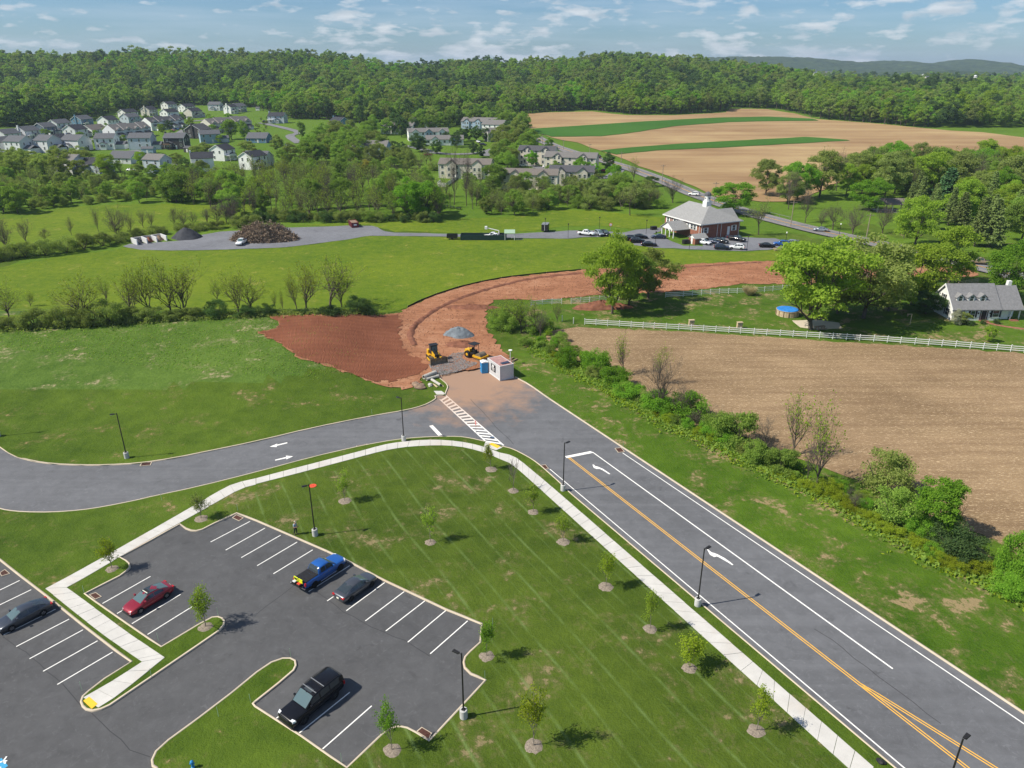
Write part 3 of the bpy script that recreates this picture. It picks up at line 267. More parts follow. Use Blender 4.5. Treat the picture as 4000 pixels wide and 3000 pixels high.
W['hedge_line'] = [(4.07,137.42),(7.71,129),(13.51,119.29),(18.98,110.35),(23.7,101.94),(28.56,95.97),(32.22,90.41),(35.94,85.49),(39.34,80.98),(42.22,76.27),(44.73,71.72),(46.89,67.34),(49.47,64.43),(51.18,62.72),(53.37,59.91)]
W['row_line'] = [(-102.94,134.67),(-94.88,136.08),(-85.85,137.86),(-76.66,139.76),(-67.32,141.88),(-57.5,143.39),(-47.43,144.75),(-37.28,146.33),(-30.05,152.89)]

# ======================= helpers =======================
def tag(o, label=None, cat=None, group=None, kind=None):
    if label: o['label'] = label
    if cat: o['category'] = cat
    if group: o['group'] = group
    if kind: o['kind'] = kind
    return o

def empty(name, loc=(0, 0, 0), rz=0.0, label=None, cat=None, group=None, kind=None):
    o = bpy.data.objects.new(name, None)
    o.location = loc
    o.rotation_euler = (0, 0, rz)
    o.empty_display_size = 0.3
    COL.objects.link(o)
    return tag(o, label, cat, group, kind)

def link(name, me, parent=None, m=None):
    o = bpy.data.objects.new(name, me)
    COL.objects.link(o)
    if parent is not None: o.parent = parent
    if m is not None and not me.materials: me.materials.append(m)
    return o

def copy_tree(o, parent=None):
    c = o.copy()
    COL.objects.link(c)
    c.parent = parent
    for ch in o.children:
        copy_tree(ch, c)
    return c

class MB:
    """collects boxes, bars, prisms and lofts for ONE mesh"""
    def __init__(s):
        s.v = []; s.f = []; s.mi = []; s.cur = 0
    def add(s, vs, fs):
        b = len(s.v)
        s.v += [tuple(p) for p in vs]
        s.f += [tuple(i + b for i in f) for f in fs]
        s.mi += [s.cur] * len(fs)
        return s
    def box(s, x0, x1, y0, y1, z0, z1):
        return s.add([(x0, y0, z0), (x1, y0, z0), (x1, y1, z0), (x0, y1, z0), (x0, y0, z1), (x1, y0, z1), (x1, y1, z1), (x0, y1, z1)],
                     [(3, 2, 1, 0), (4, 5, 6, 7), (0, 1, 5, 4), (1, 2, 6, 5), (2, 3, 7, 6), (3, 0, 4, 7)])
    def hexa(s, p):
        return s.add(p, [(3, 2, 1, 0), (4, 5, 6, 7), (0, 1, 5, 4), (1, 2, 6, 5), (2, 3, 7, 6), (3, 0, 4, 7)])
    def quad(s, a, b, c, d):
        return s.add([a, b, c, d], [(0, 1, 2, 3)])
    def prism(s, poly, y0, y1, axis='y'):
        n = len(poly)
        if axis == 'y': V = [(p[0], y0, p[1]) for p in poly] + [(p[0], y1, p[1]) for p in poly]
        elif axis == 'x': V = [(y0, p[0], p[1]) for p in poly] + [(y1, p[0], p[1]) for p in poly]
        else: V = [(p[0], p[1], y0) for p in poly] + [(p[0], p[1], y1) for p in poly]
        F = [tuple(range(n))[::-1], tuple(range(n, 2 * n))] + [(i, (i + 1) % n, n + (i + 1) % n, n + i) for i in range(n)]
        return s.add(V, F)
    def tube(s, pts, rad, n=8, cap=True):
        pts = [Vector(p) for p in pts]
        rad = rad if isinstance(rad, (list, tuple)) else [rad] * len(pts)
        V = []; F = []
        up = Vector((0, 0, 1))
        for i, p in enumerate(pts):
            d = (pts[min(i + 1, len(pts) - 1)] - pts[max(i - 1, 0)])
            d = d.normalized() if d.length > 1e-9 else up
            a = d.cross(Vector((0.31, 0.12, 0.94)) if abs(d.z) < 0.9 else Vector((1, 0.1, 0)))
            a.normalize(); b = d.cross(a)
            for k in range(n):
                t = 2 * math.pi * k / n
                V.append(p + (a * math.cos(t) + b * math.sin(t)) * rad[i])
        for i in range(len(pts) - 1):
            for k in range(n):
                F.append((i * n + k, i * n + (k + 1) % n, (i + 1) * n + (k + 1) % n, (i + 1) * n + k))
        if cap:
            F.append(tuple(range(n))[::-1]); F.append(tuple(range((len(pts) - 1) * n, len(pts) * n)))
        return s.add(V, F)
    def lathe(s, prof, n=16, c=(0, 0, 0), axis='z'):
        V = []; F = []
        for r, h in prof:
            for k in range(n):
                t = 2 * math.pi * k / n
                x, y = r * math.cos(t), r * math.sin(t)
                V.append((c[0] + x, c[1] + y, c[2] + h) if axis == 'z' else (c[0] + x, c[1] + h, c[2] + y) if axis == 'y' else (c[0] + h, c[1] + x, c[2] + y))
        m = len(prof)
        for i in range(m - 1):
            for k in range(n):
                q = (i * n + k, i * n + (k + 1) % n, (i + 1) * n + (k + 1) % n, (i + 1) * n + k)
                F.append(q if axis != 'y' else q[::-1])
        F.append(tuple(range(n))[::-1] if axis != 'y' else tuple(range(n)))
        F.append(tuple(range((m - 1) * n, m * n)) if axis != 'y' else tuple(range((m - 1) * n, m * n))[::-1])
        return s.add(V, F)
    def mesh(s, name, *mats, smooth=False):
        me = bpy.data.meshes.new(name)
        me.from_pydata(s.v, [], s.f)
        for m in mats: me.materials.append(m)
        if any(s.mi): me.polygons.foreach_set('material_index', s.mi)
        if smooth: me.polygons.foreach_set('use_smooth', [True] * len(s.f))
        me.update()
        return me
    def build(s, name, m, parent=None, smooth=False, bevel=0.0):
        ms = m if isinstance(m, (list, tuple)) else [m]
        o = link(name, s.mesh(name, *ms, smooth=smooth), parent)
        if bevel:
            b = o.modifiers.new('bevel', 'BEVEL'); b.width = bevel; b.segments = 2; b.limit_method = 'ANGLE'
        return o

def np_mesh(name, V, F, mats=(), mi=None, smooth=False):
    """V (n,3), F (m,k) arrays with k=3 or 4"""
    me = bpy.data.meshes.new(name)
    V = np.asarray(V, np.float32); F = np.asarray(F, np.int32)
    k = F.shape[1]
    me.vertices.add(len(V)); me.vertices.foreach_set('co', V.ravel())
    me.loops.add(F.size); me.loops.foreach_set('vertex_index', F.ravel())
    me.polygons.add(len(F))
    me.polygons.foreach_set('loop_start', np.arange(0, F.size, k, dtype=np.int32))
    for m in mats: me.materials.append(m)
    if mi is not None: me.polygons.foreach_set('material_index', np.asarray(mi, np.int32))
    if smooth: me.polygons.foreach_set('use_smooth', np.ones(len(F), bool))
    me.update(calc_edges=True)
    return me

def in_poly(X, Y, poly):
    X = np.asarray(X); Y = np.asarray(Y)
    c = np.zeros(X.shape, bool)
    n = len(poly)
    for i in range(n):
        xi, yi = poly[i]; xj, yj = poly[i - 1]
        if yi == yj: continue
        c ^= ((yi > Y) != (yj > Y)) & (X < (xj - xi) * (Y - yi) / (yj - yi) + xi)
    return c

def dense(poly, step, closed=True):
    out = []
    n = len(poly)
    for i in range(n if closed else n - 1):
        a = poly[i]; b = poly[(i + 1) % n]
        k = max(1, int(math.dist(a, b) / step))
        out += [(a[0] + (b[0] - a[0]) * t / k, a[1] + (b[1] - a[1]) * t / k) for t in range(k)]
    if not closed: out.append(poly[-1])
    return out

def smooth_line(poly, closed=False, n=2, w=0.25):
    """corner cutting, keeps end points"""
    for _ in range(n):
        out = []
        m = len(poly)
        for i in range(m if closed else m - 1):
            a = poly[i]; b = poly[(i + 1) % m]
            q = (a[0] * (1 - w) + b[0] * w, a[1] * (1 - w) + b[1] * w)
            r = (a[0] * w + b[0] * (1 - w), a[1] * w + b[1] * (1 - w))
            if not closed and i == 0: out += [a, r]
            elif not closed and i == m - 2: out += [q, b]
            else: out += [q, r]
        poly = out
    return poly

def tri_sheet(poly, cell, zfun, edge=None, rough=0.0, seed=1):
    """triangulated sheet filling poly, draped with zfun(x,y)"""
    rs = np.random.RandomState(seed)
    b = dense(poly, edge or cell)
    if rough:
        b = [(p[0] + rs.uniform(-rough, rough), p[1] + rs.uniform(-rough, rough)) for p in b]
    xs = [p[0] for p in b]; ys = [p[1] for p in b]
    gx, gy = np.meshgrid(np.arange(min(xs) + cell / 2, max(xs), cell), np.arange(min(ys) + cell / 2, max(ys), cell))
    gx = gx.ravel() + rs.uniform(-.2, .2, gx.size) * cell; gy = gy.ravel() + rs.uniform(-.2, .2, gy.size) * cell
    k = in_poly(gx, gy, b)
    pts = [Vector(p) for p in b] + [Vector((x, y)) for x, y in zip(gx[k], gy[k])]
    n = len(b)
    vs, es, fs, *_ = geometry.delaunay_2d_cdt(pts, [(i, (i + 1) % n) for i in range(n)], [], 1, 1e-4)
    V = np.array([(v[0], v[1]) for v in vs])
    Z = zfun(V[:, 0], V[:, 1])
    F = np.array(fs)
    # make every triangle face up
    a, bb, c = V[F[:, 0]], V[F[:, 1]], V[F[:, 2]]
    flip = ((bb[:, 0] - a[:, 0]) * (c[:, 1] - a[:, 1]) - (bb[:, 1] - a[:, 1]) * (c[:, 0] - a[:, 0])) < 0
    F[flip] = F[flip][:, ::-1]
    return np.column_stack([V, Z]), F

# ======================= materials =======================
def mat(name, col, rough=0.7, spec=0.4, metal=0.0, vary=0.0, scale=3.0, bump=0.0, bscale=20.0, coat=0.0, emit=None):
    m = bpy.data.materials.new(name)
    m.use_nodes = True
    nt = m.node_tree
    b = nt.nodes['Principled BSDF']
    b.inputs['Roughness'].default_value = rough
    b.inputs['Specular IOR Level'].default_value = spec
    b.inputs['Metallic'].default_value = metal
    b.inputs['Coat Weight'].default_value = coat
    b.inputs['Coat Roughness'].default_value = 0.06
    col = tuple(col)
    if vary:
        g = nd(nt, 'TexCoord')
        n = nd(nt, 'TexNoise', {'Vector': g.outputs['Object'], 'Scale': scale, 'Detail': 5.0, 'Roughness': 0.6})
        c = ramp(nt, n.outputs[0], [(0.3, tuple(x * (1 - vary) for x in col)), (0.7, tuple(min(1, x * (1 + vary)) for x in col))])
        nt.links.new(c, b.inputs['Base Color'])
    else:
        b.inputs['Base Color'].default_value = (*col, 1)
    if bump:
        g = nd(nt, 'TexCoord')
        n = nd(nt, 'TexNoise', {'Vector': g.outputs['Object'], 'Scale': bscale, 'Detail': 4.0})
        bp = nd(nt, 'Bump', {'Height': n.outputs[0], 'Strength': bump, 'Distance': 0.1})
        nt.links.new(bp.outputs[0], b.inputs['Normal'])
    return m

def new_mat(name, rough=0.9, spec=0.2):
    m = bpy.data.materials.new(name)
    m.use_nodes = True
    nt = m.node_tree
    b = nt.nodes['Principled BSDF']
    b.inputs['Roughness'].default_value = rough
    b.inputs['Specular IOR Level'].default_value = spec
    g = nd(nt, 'NewGeometry')
    return m, nt, b, g.outputs['Position']

def noise(nt, vec, scale, detail=4.0, rough=0.55, dist=0.0, stretch=None, rot=0.0):
    if stretch or rot:
        vec = nd(nt, 'Mapping', {'Vector': vec, 'Scale': stretch or (1, 1, 1), 'Rotation': (0, 0, rot)}).outputs[0]
    return nd(nt, 'TexNoise', {'Vector': vec, 'Scale': scale, 'Detail': detail, 'Roughness': rough, 'Distortion': dist}).outputs[0]

def set_bump(nt, b, h, strength, dist):
    bp = nd(nt, 'Bump', {'Height': h, 'Strength': strength, 'Distance': dist})
    nt.links.new(bp.outputs[0], b.inputs['Normal'])

def grass_mat(name, dark, light, straw=(0.30, 0.23, 0.12), bare=0.5, fine=7.0, stripes=None, big=0.03):
    m, nt, b, pos = new_mat(name, 0.95, 0.1)
    lo = noise(nt, pos, big, 2.0)
    mid = noise(nt, pos, 0.35, 3.0, 0.65)
    fi = noise(nt, pos, fine, 3.0, 0.8)
    s = mth(nt, 'ADD', mth(nt, 'MULTIPLY', lo, 0.35), mth(nt, 'ADD', mth(nt, 'MULTIPLY', mid, 0.3), mth(nt, 'MULTIPLY', fi, 0.35)))
    c = ramp(nt, s, [(0.36, dark), (0.62, light)])
    # thin yellowish wear
    dry = noise(nt, pos, 0.16, 4.0, 0.72, 0.4)
    d2 = noise(nt, pos, 1.1, 4.0, 0.75)
    dd = mth(nt, 'ADD', mth(nt, 'MULTIPLY', dry, 0.62), mth(nt, 'MULTIPLY', d2, 0.38))
    soft = ramp(nt, dd, [(bare - 0.01, 0.0), (bare + 0.09, 0.45)])
    c = mix(nt, soft, c, tuple(x * 0.8 for x in straw))
    hard = ramp(nt, dd, [(bare + 0.055, 0.0), (bare + 0.085, 0.8)])
    c = mix(nt, hard, c, straw)
    if stripes:
        (px, py), per, colr = stripes
        sx = nd(nt, 'SeparateXYZ', {0: pos})
        wob = mth(nt, 'MULTIPLY', mth(nt, 'SUBTRACT', noise(nt, pos, 0.03, 1.0), 0.5), 0.7)
        t = mth(nt, 'ADD', mth(nt, 'ADD', mth(nt, 'MULTIPLY', sx.outputs[0], px / per), mth(nt, 'MULTIPLY', sx.outputs[1], py / per)), wob)
        fr = mth(nt, 'FRACT', t)
        l1 = ramp(nt, fr, [(0.0, 0.0), (0.07, 0.75), (0.13, 0.0), (0.42, 0.0), (0.455, 0.35), (0.49, 0.0)])
        brk = ramp(nt, noise(nt, pos, 0.22, 5.0, 0.7), [(0.38, 0.05), (0.6, 1.0)])
        c = mix(nt, mth(nt, 'MULTIPLY', l1, brk), c, colr)
    nt.links.new(c, b.inputs['Base Color'])
    set_bump(nt, b, noise(nt, pos, 1.7, 4.0, 0.8), 0.8, 0.25)
    return m


# ======================= ground, roads, walks =======================
M = {}
dsx = W['stripe']
v = Vector((dsx[2][0] - dsx[0][0], dsx[2][1] - dsx[0][1])).normalized()
perp = (v.y, -v.x)
M['lawn'] = grass_mat('lawn_grass', (0.032, 0.066, 0.006), (0.098, 0.152, 0.016), straw=(0.27, 0.20, 0.10), bare=0.55)
M['verge'] = grass_mat('verge_grass', (0.030, 0.074, 0.005), (0.094, 0.164, 0.014), straw=(0.30, 0.22, 0.12), bare=0.505)
M['lawn_striped'] = grass_mat('striped_lawn_grass', (0.030, 0.058, 0.006), (0.092, 0.136, 0.016), straw=(0.24, 0.19, 0.10), bare=0.53, stripes=(perp, 3.6, (0.135, 0.200, 0.060)))
M['rough_grass'] = grass_mat('rough_grass', (0.034, 0.078, 0.008), (0.110, 0.180, 0.030), straw=(0.34, 0.29, 0.17), bare=0.535, fine=2.2)
M['field'] = grass_mat('meadow_grass', (0.058, 0.118, 0.008), (0.155, 0.205, 0.014), straw=(0.24, 0.24, 0.05), bare=0.55, fine=1.2, big=0.02)
M['far_field'] = grass_mat('far_meadow_grass', (0.060, 0.125, 0.010), (0.115, 0.190, 0.018), straw=(0.16, 0.19, 0.05), bare=0.60, fine=0.9, big=0.01)
M['crop'] = grass_mat('young_crop', (0.030, 0.100, 0.012), (0.060, 0.150, 0.020), straw=(0.1, 0.15, 0.03), bare=0.7, fine=0.6, big=0.01)

def asphalt_mat(name, base, streak_dir=None, dust=None, fresh=0.0):
    m, nt, b, pos = new_mat(name, 0.85, 0.28)
    lo = noise(nt, pos, 0.08, 5.0, 0.6)
    fi = noise(nt, pos, 14.0, 4.0, 0.8)
    mid = noise(nt, pos, 0.7, 4.0, 0.7, 0.5)
    s = mth(nt, 'ADD', mth(nt, 'MULTIPLY', lo, 0.4), mth(nt, 'ADD', mth(nt, 'MULTIPLY', mid, 0.38), mth(nt, 'MULTIPLY', fi, 0.22)))
    c = ramp(nt, s, [(0.34, tuple(x * 0.72 for x in base)), (0.66, tuple(x * 1.28 for x in base))])
    if streak_dir is not None:
        st = noise(nt, pos, 1.0, 3.0, 0.6, stretch=(0.015, 0.9, 1), rot=-streak_dir)
        c = mix(nt, ramp(nt, st, [(0.45, 0.0), (0.70, 0.4)]), c, tuple(x * 1.35 for x in base))
        st2 = noise(nt, pos, 1.0, 2.0, 0.5, stretch=(0.03, 0.5, 1), rot=-streak_dir)
        c = mix(nt, ramp(nt, st2, [(0.28, 0.35), (0.45, 0.0)]), c, tuple(x * 0.75 for x in base))
    oil = ramp(nt, noise(nt, pos, 0.33, 5.0, 0.6, 0.8), [(0.63, 0.0), (0.72, 0.6)])
    c = mix(nt, oil, c, tuple(x * 0.5 for x in base))
    scuff = ramp(nt, noise(nt, pos, 0.9, 5.0, 0.75, 2.5), [(0.56, 0.0), (0.70, 0.5)])
    c = mix(nt, scuff, c, tuple(x * 1.7 for x in base))
    if dust:
        (dx, dy), r0, r1, dc = dust
        sx = nd(nt, 'SeparateXYZ', {0: pos})
        ex = mth(nt, 'SUBTRACT', sx.outputs[0], dx); ey = mth(nt, 'SUBTRACT', sx.outputs[1], dy)
        dist = mth(nt, 'SQRT', mth(nt, 'ADD', mth(nt, 'MULTIPLY', ex, ex), mth(nt, 'MULTIPLY', mth(nt, 'MULTIPLY', ey, ey), 0.55)))
        dist = mth(nt, 'ADD', dist, mth(nt, 'MULTIPLY', mth(nt, 'SUBTRACT', noise(nt, pos, 0.25, 6.0, 0.65), 0.5), 22.0))
        f = nd(nt, 'MapRange', {'Value': dist, 'From Min': r1, 'From Max': r0, 'To Min': 0.0, 'To Max': 0.9}).outputs[0]
        c = mix(nt, f, c, dc)
    nt.links.new(c, b.inputs['Base Color'])
    
    return m

rd = W['kerb_right']
road_dir = math.atan2(rd[-1][1] - rd[3][1], rd[-1][0] - rd[3][0])
M['road'] = asphalt_mat('road_asphalt', (0.120, 0.123, 0.131), road_dir, dust=((-7.0, 121.0), 7.0, 15.0, (0.33, 0.205, 0.135)))
M['lot'] = asphalt_mat('lot_asphalt', (0.080, 0.081, 0.084))
M['highway'] = asphalt_mat('highway_asphalt', (0.17, 0.17, 0.175))
M['yard'] = asphalt_mat('yard_gravel', (0.155, 0.16, 0.175))

def concrete_mat(name, base, stain=(0.55, 0.38, 0.24), amt=0.25):
    m, nt, b, pos = new_mat(name, 0.85, 0.25)
    s = noise(nt, pos, 0.5, 6.0, 0.7)
    c = ramp(nt, s, [(0.3, tuple(x * 0.86 for x in base)), (0.7, tuple(min(1, x * 1.08) for x in base))])
    st = noise(nt, pos, 0.13, 5.0, 0.65, 0.3)
    c = mix(nt, ramp(nt, st, [(0.55, 0.0), (0.72, amt)]), c, stain)
    ob = nd(nt, 'ObjectInfo')
    c = mix(nt, mth(nt, 'MULTIPLY', ob.outputs['Random'], 0.13), c, (0.42, 0.41, 0.39))
    nt.links.new(c, b.inputs['Base Color'])
    set_bump(nt, b, noise(nt, pos, 18.0, 3.0), 0.15, 0.01)
    return m
M['walk'] = concrete_mat('walk_concrete', (0.54, 0.525, 0.49))
M['kerb'] = concrete_mat('kerb_concrete', (0.53, 0.45, 0.34), amt=0.4)
M['base'] = concrete_mat('plinth_concrete', (0.50, 0.50, 0.48), amt=0.1)

def paint_mat(name, col, under=(0.10, 0.10, 0.11), wear=0.57, dust=False):
    m, nt, b, pos = new_mat(name, 0.7, 0.3)
    w = noise(nt, pos, 3.5, 6.0, 0.8)
    f = ramp(nt, w, [(wear, 0.0), (wear + 0.12, 0.75)])
    c = mix(nt, f, col, under)
    if dust:
        sx = nd(nt, 'SeparateXYZ', {0: pos})
        f2 = nd(nt, 'MapRange', {'Value': mth(nt, 'ADD', sx.outputs[1], mth(nt, 'MULTIPLY', noise(nt, pos, 0.5), 5.0)), 'From Min': 101.0, 'From Max': 111.0, 'To Min': 0.0, 'To Max': 0.75}).outputs[0]
        c = mix(nt, f2, c, (0.50, 0.34, 0.24))
    nt.links.new(c, b.inputs['Base Color'])
    return m
M['white_paint'] = paint_mat('white_line_paint', (0.80, 0.79, 0.75), dust=True)
M['yellow_paint'] = paint_mat('yellow_line_paint', (0.78, 0.42, 0.06))
M['blue_paint'] = paint_mat('blue_bay_paint', (0.05, 0.32, 0.55))
M['yellow_pad'] = mat('yellow_tactile', (0.80, 0.48, 0.03), 0.6)

def dirt_mat(name):
    m, nt, b, pos = new_mat(name, 0.95, 0.1)
    lo = noise(nt, pos, 0.07, 5.0, 0.6)
    mid = noise(nt, pos, 0.6, 6.0, 0.7, 0.6)
    st = noise(nt, pos, 0.5, 4.0, 0.6, stretch=(0.25, 1.6, 1), rot=0.35)
    s = mth(nt, 'ADD', mth(nt, 'MULTIPLY', lo, 0.4), mth(nt, 'ADD', mth(nt, 'MULTIPLY', mid, 0.3), mth(nt, 'MULTIPLY', st, 0.3)))
    c = ramp(nt, s, [(0.32, (0.165, 0.066, 0.034)), (0.5, (0.320, 0.148, 0.080)), (0.68, (0.47, 0.262, 0.158))])
    nt.links.new(c, b.inputs['Base Color'])
    set_bump(nt, b, mth(nt, 'ADD', mid, noise(nt, pos, 3.0, 5.0, 0.7)), 0.7, 0.25)
    return m
M['dirt'] = dirt_mat('red_dirt')

def stubble_mat(name):
    m, nt, b, pos = new_mat(name, 0.95, 0.1)
    lo = noise(nt, pos, 0.05, 5.0, 0.6)
    base = ramp(nt, lo, [(0.35, (0.195, 0.132, 0.072)), (0.65, (0.300, 0.208, 0.118))])
    a = noise(nt, pos, 1.9, 4.0, 0.75, 0.6, stretch=(1.0, 3.2, 1), rot=0.12)
    c2 = noise(nt, pos, 1.6, 4.0, 0.75, 0.5, stretch=(1.0, 2.6, 1), rot=-0.35)
    straw = ramp(nt, mth(nt, 'MAXIMUM', a, c2), [(0.56, 0.0), (0.66, 0.85)])
    c = mix(nt, straw, base, (0.60, 0.45, 0.28))
    row = noise(nt, pos, 0.4, 3.0, 0.6, stretch=(0.12, 1.7, 1), rot=0.1)
    c = mix(nt, ramp(nt, row, [(0.35, 0.35), (0.58, 0.0)]), c, (0.13, 0.075, 0.042))
    nt.links.new(c, b.inputs['Base Color'])
    set_bump(nt, b, mth(nt, 'MAXIMUM', a, c2), 0.6, 0.15)
    return m
M['stubble'] = stubble_mat('corn_stubble')

def plough_mat(name):
    m, nt, b, pos = new_mat(name, 0.95, 0.1)
    lo = noise(nt, pos, 0.008, 5.0, 0.62, 0.4)
    st = noise(nt, pos, 0.05, 5.0, 0.7, stretch=(0.16, 1.4, 1), rot=-0.22)
    s = mth(nt, 'ADD', mth(nt, 'MULTIPLY', lo, 0.5), mth(nt, 'MULTIPLY', st, 0.5))
    c = ramp(nt, s, [(0.36, (0.225, 0.135, 0.068)), (0.5, (0.315, 0.212, 0.108)), (0.66, (0.420, 0.310, 0.155))])
    nt.links.new(c, b.inputs['Base Color'])
    set_bump(nt, b, noise(nt, pos, 0.8, 5.0, 0.7), 0.5, 0.3)
    return m
M['plough'] = plough_mat('ploughed_soil')

ROADZ = -0.13
ROAD = W['road']; LOT = W['lot']
def struct(name, me, m=None, parent=None):
    o = link(name, me, parent, m)
    if parent is None: o['kind'] = 'structure'
    return o

# --- the ground sheet: a fine grid near the car park with the paved areas cut out, coarse to the horizon ---
NX0, NX1, NY0, NY1 = -132.0, 132.0, 27.0, 177.0
def axis_pts(lo, f0, f1, hi, step, grow):
    a = list(np.arange(f0, f1 + 0.01, step))
    s = step
    while a[-1] < hi:
        s = min(s * grow, 60.0); a.append(a[-1] + s)
    s = step
    while a[0] > lo:
        s = min(s * grow, 60.0); a.insert(0, a[0] - s)
    return np.array(a)
gxs = axis_pts(-2600, NX0, NX1, 2600, 3.0, 1.12)
gys = axis_pts(-60, NY0, NY1, 3300, 3.0, 1.07)
GX, GY = np.meshgrid(gxs, gys)
GZ = hgt(GX, GY)
idx = np.arange(GX.size).reshape(GX.shape)
cx = (GX[:-1, :-1] + GX[1:, 1:]) / 2; cyy = (GY[:-1, :-1] + GY[1:, 1:]) / 2
keep = ~((cx > NX0) & (cx < NX1) & (cyy > NY0) & (cyy < NY1))
F4 = np.stack([idx[:-1, :-1], idx[:-1, 1:], idx[1:, 1:], idx[1:, :-1]], -1)[keep]
F3 = np.concatenate([F4[:, [0, 1, 2]], F4[:, [0, 2, 3]]])
mi3 = np.zeros(len(F3), int)
# near patch
inner = (GX.ravel() >= NX0 - .01) & (GX.ravel() <= NX1 + .01) & (GY.ravel() >= NY0 - .01) & (GY.ravel() <= NY1 + .01)
ip = np.column_stack([GX.ravel()[inner], GY.ravel()[inner]])
lawn_zone = W['walk_b'][:23] + W['walk_b'][23:] + [(24.0, 38.0), (-20.0, 38.0)] + [p for p in LOT[:20]][::-1] + W['walk_d'][:5][::-1]
STRIPE = [(-33.6, 83.4)] + W['walk_b'][1:] + [(20, 34), (-18, 34), (-18.5, 41.2)] + LOT[7:24][::-1] + LOT[:7][::-1] + [(-37.5, 74.0)]
bpts = []; bedges = []
def constrain(poly):
    q = dense(poly, 2.5)
    s = len(ip) + len(bpts)
    bpts.extend(q)
    bedges.extend((s + i, s + (i + 1) % len(q)) for i in range(len(q)))
def clip_poly(poly):
    return [(min(max(x, NX0 + .5), NX1 - .5), min(max(y, NY0 + .5), NY1 - .5)) for x, y in poly]
ROAD = clip_poly(ROAD); LOT = clip_poly(LOT)
constrain(ROAD); constrain(LOT)
vs_, es_, fs_, *_ = geometry.delaunay_2d_cdt([Vector(p) for p in ip] + [Vector(p) for p in bpts], bedges, [], 0, 1e-4)
NV = np.array([(v[0], v[1]) for v in vs_]); NF = np.array(fs_)
cen = NV[NF].mean(1)
paved = in_poly(cen[:, 0], cen[:, 1], ROAD) | in_poly(cen[:, 0], cen[:, 1], LOT)
NF = NF[~paved]; cen = cen[~paved]
a_, b_, c_ = NV[NF[:, 0]], NV[NF[:, 1]], NV[NF[:, 2]]
flip = ((b_[:, 0] - a_[:, 0]) * (c_[:, 1] - a_[:, 1]) - (b_[:, 1] - a_[:, 1]) * (c_[:, 0] - a_[:, 0])) < 0
NF[flip] = NF[flip][:, ::-1]
nmi = np.zeros(len(NF), int)
zc = hgt(cen[:, 0], cen[:, 1])
nmi[in_poly(cen[:, 0], cen[:, 1], STRIPE)] = 1
nmi[in_poly(cen[:, 0], cen[:, 1], W['kerb_right'] + [(132, 27), (132, 177), (4, 177)])] = 4
nmi[(zc > 1.5) & (cen[:, 0] < -12) & (cen[:, 1] > 100)] = 2
V_all = np.concatenate([np.column_stack([GX.ravel(), GY.ravel(), GZ.ravel()]), np.column_stack([NV, hgt(NV[:, 0], NV[:, 1])])])
F_all = np.concatenate([F3, NF + GX.size])
fx_, fy_ = GX.ravel()[F3[:, 0]], GY.ravel()[F3[:, 0]]
far = np.where(fy_ + 25 * np.sin(fx_ / 23.0) + 18 * np.sin(fx_ / 9.0 + fy_ / 7.0) > 215, 3, 0)
MI = np.concatenate([far, nmi])
ground = struct('ground', np_mesh('ground', V_all, F_all, (M['lawn'], M['lawn_striped'], M['rough_grass'], M['far_field'], M['verge']), MI, smooth=True))
tag(ground, 'broad mown grass land with striped lawn and rough bank', 'ground')

def flat(z):
    return lambda x, y: np.full(np.shape(x), z)
def drape(off):
    return lambda x, y: hgt(x, y) + off
def sheet(name, poly, cell, z, m, label=None, cat=None, parent=None, edge=None, rough=0.0, seed=1):
    V, F = tri_sheet(poly, cell, z if callable(z) else flat(z), edge, rough, seed)
    o = struct(name, np_mesh(name, V, F, (m,), smooth=True), None, parent)
    if label: tag(o, label, cat)
    return o

road = sheet('road', ROAD, 3.0, ROADZ, M['road'], 'grey asphalt road with turn lane meeting a curved side road', 'road')
parking = sheet('parking_lot', LOT, 4.0, ROADZ, M['lot'], 'dark asphalt car park with white stall lines', 'car park')

def fld(name, key, off, m, cell, label, edge=None, rough=0.0, seed=1):
    return sheet(name, W[key], cell, drape(off), m, label, 'field', None, edge, rough, seed)
fld('field', 'field_left', 0.05, M['field'], 6.0, 'bright yellow green meadow beyond the hedgerow', 2.5, 0.5)
fld('field', 'field_far', 0.06, M['field'], 8.0, 'bright meadow behind the yard hedge', 4, 0.8)
fld('field', 'field_mid', 0.06, M['field'], 8.0, 'green meadow between the yard drive and the tree line', 4, 0.8)
fld('field', 'brown', 0.25, M['plough'], 18.0, 'tan ploughed field on the slope below the wood', 12, 1.0)
fld('field', 'strip_a', 0.45, M['crop'], 14.0, 'long upper strip of young green crop in the ploughed field', 8, 0.8)
fld('field', 'strip_b', 0.45, M['crop'], 14.0, 'lower strip of young green crop in the ploughed field', 8, 0.8)
fld('field', 'stubble', 0.05, M['stubble'], 4.0, 'brown corn stubble field beside the white fence', 1.5, 0.5)
sheet('yard', W['yard'], 5.0, drape(0.09), M['yard'], 'grey gravel yard and drive running to the brick hall', 'yard', edge=2.5, rough=0.25)

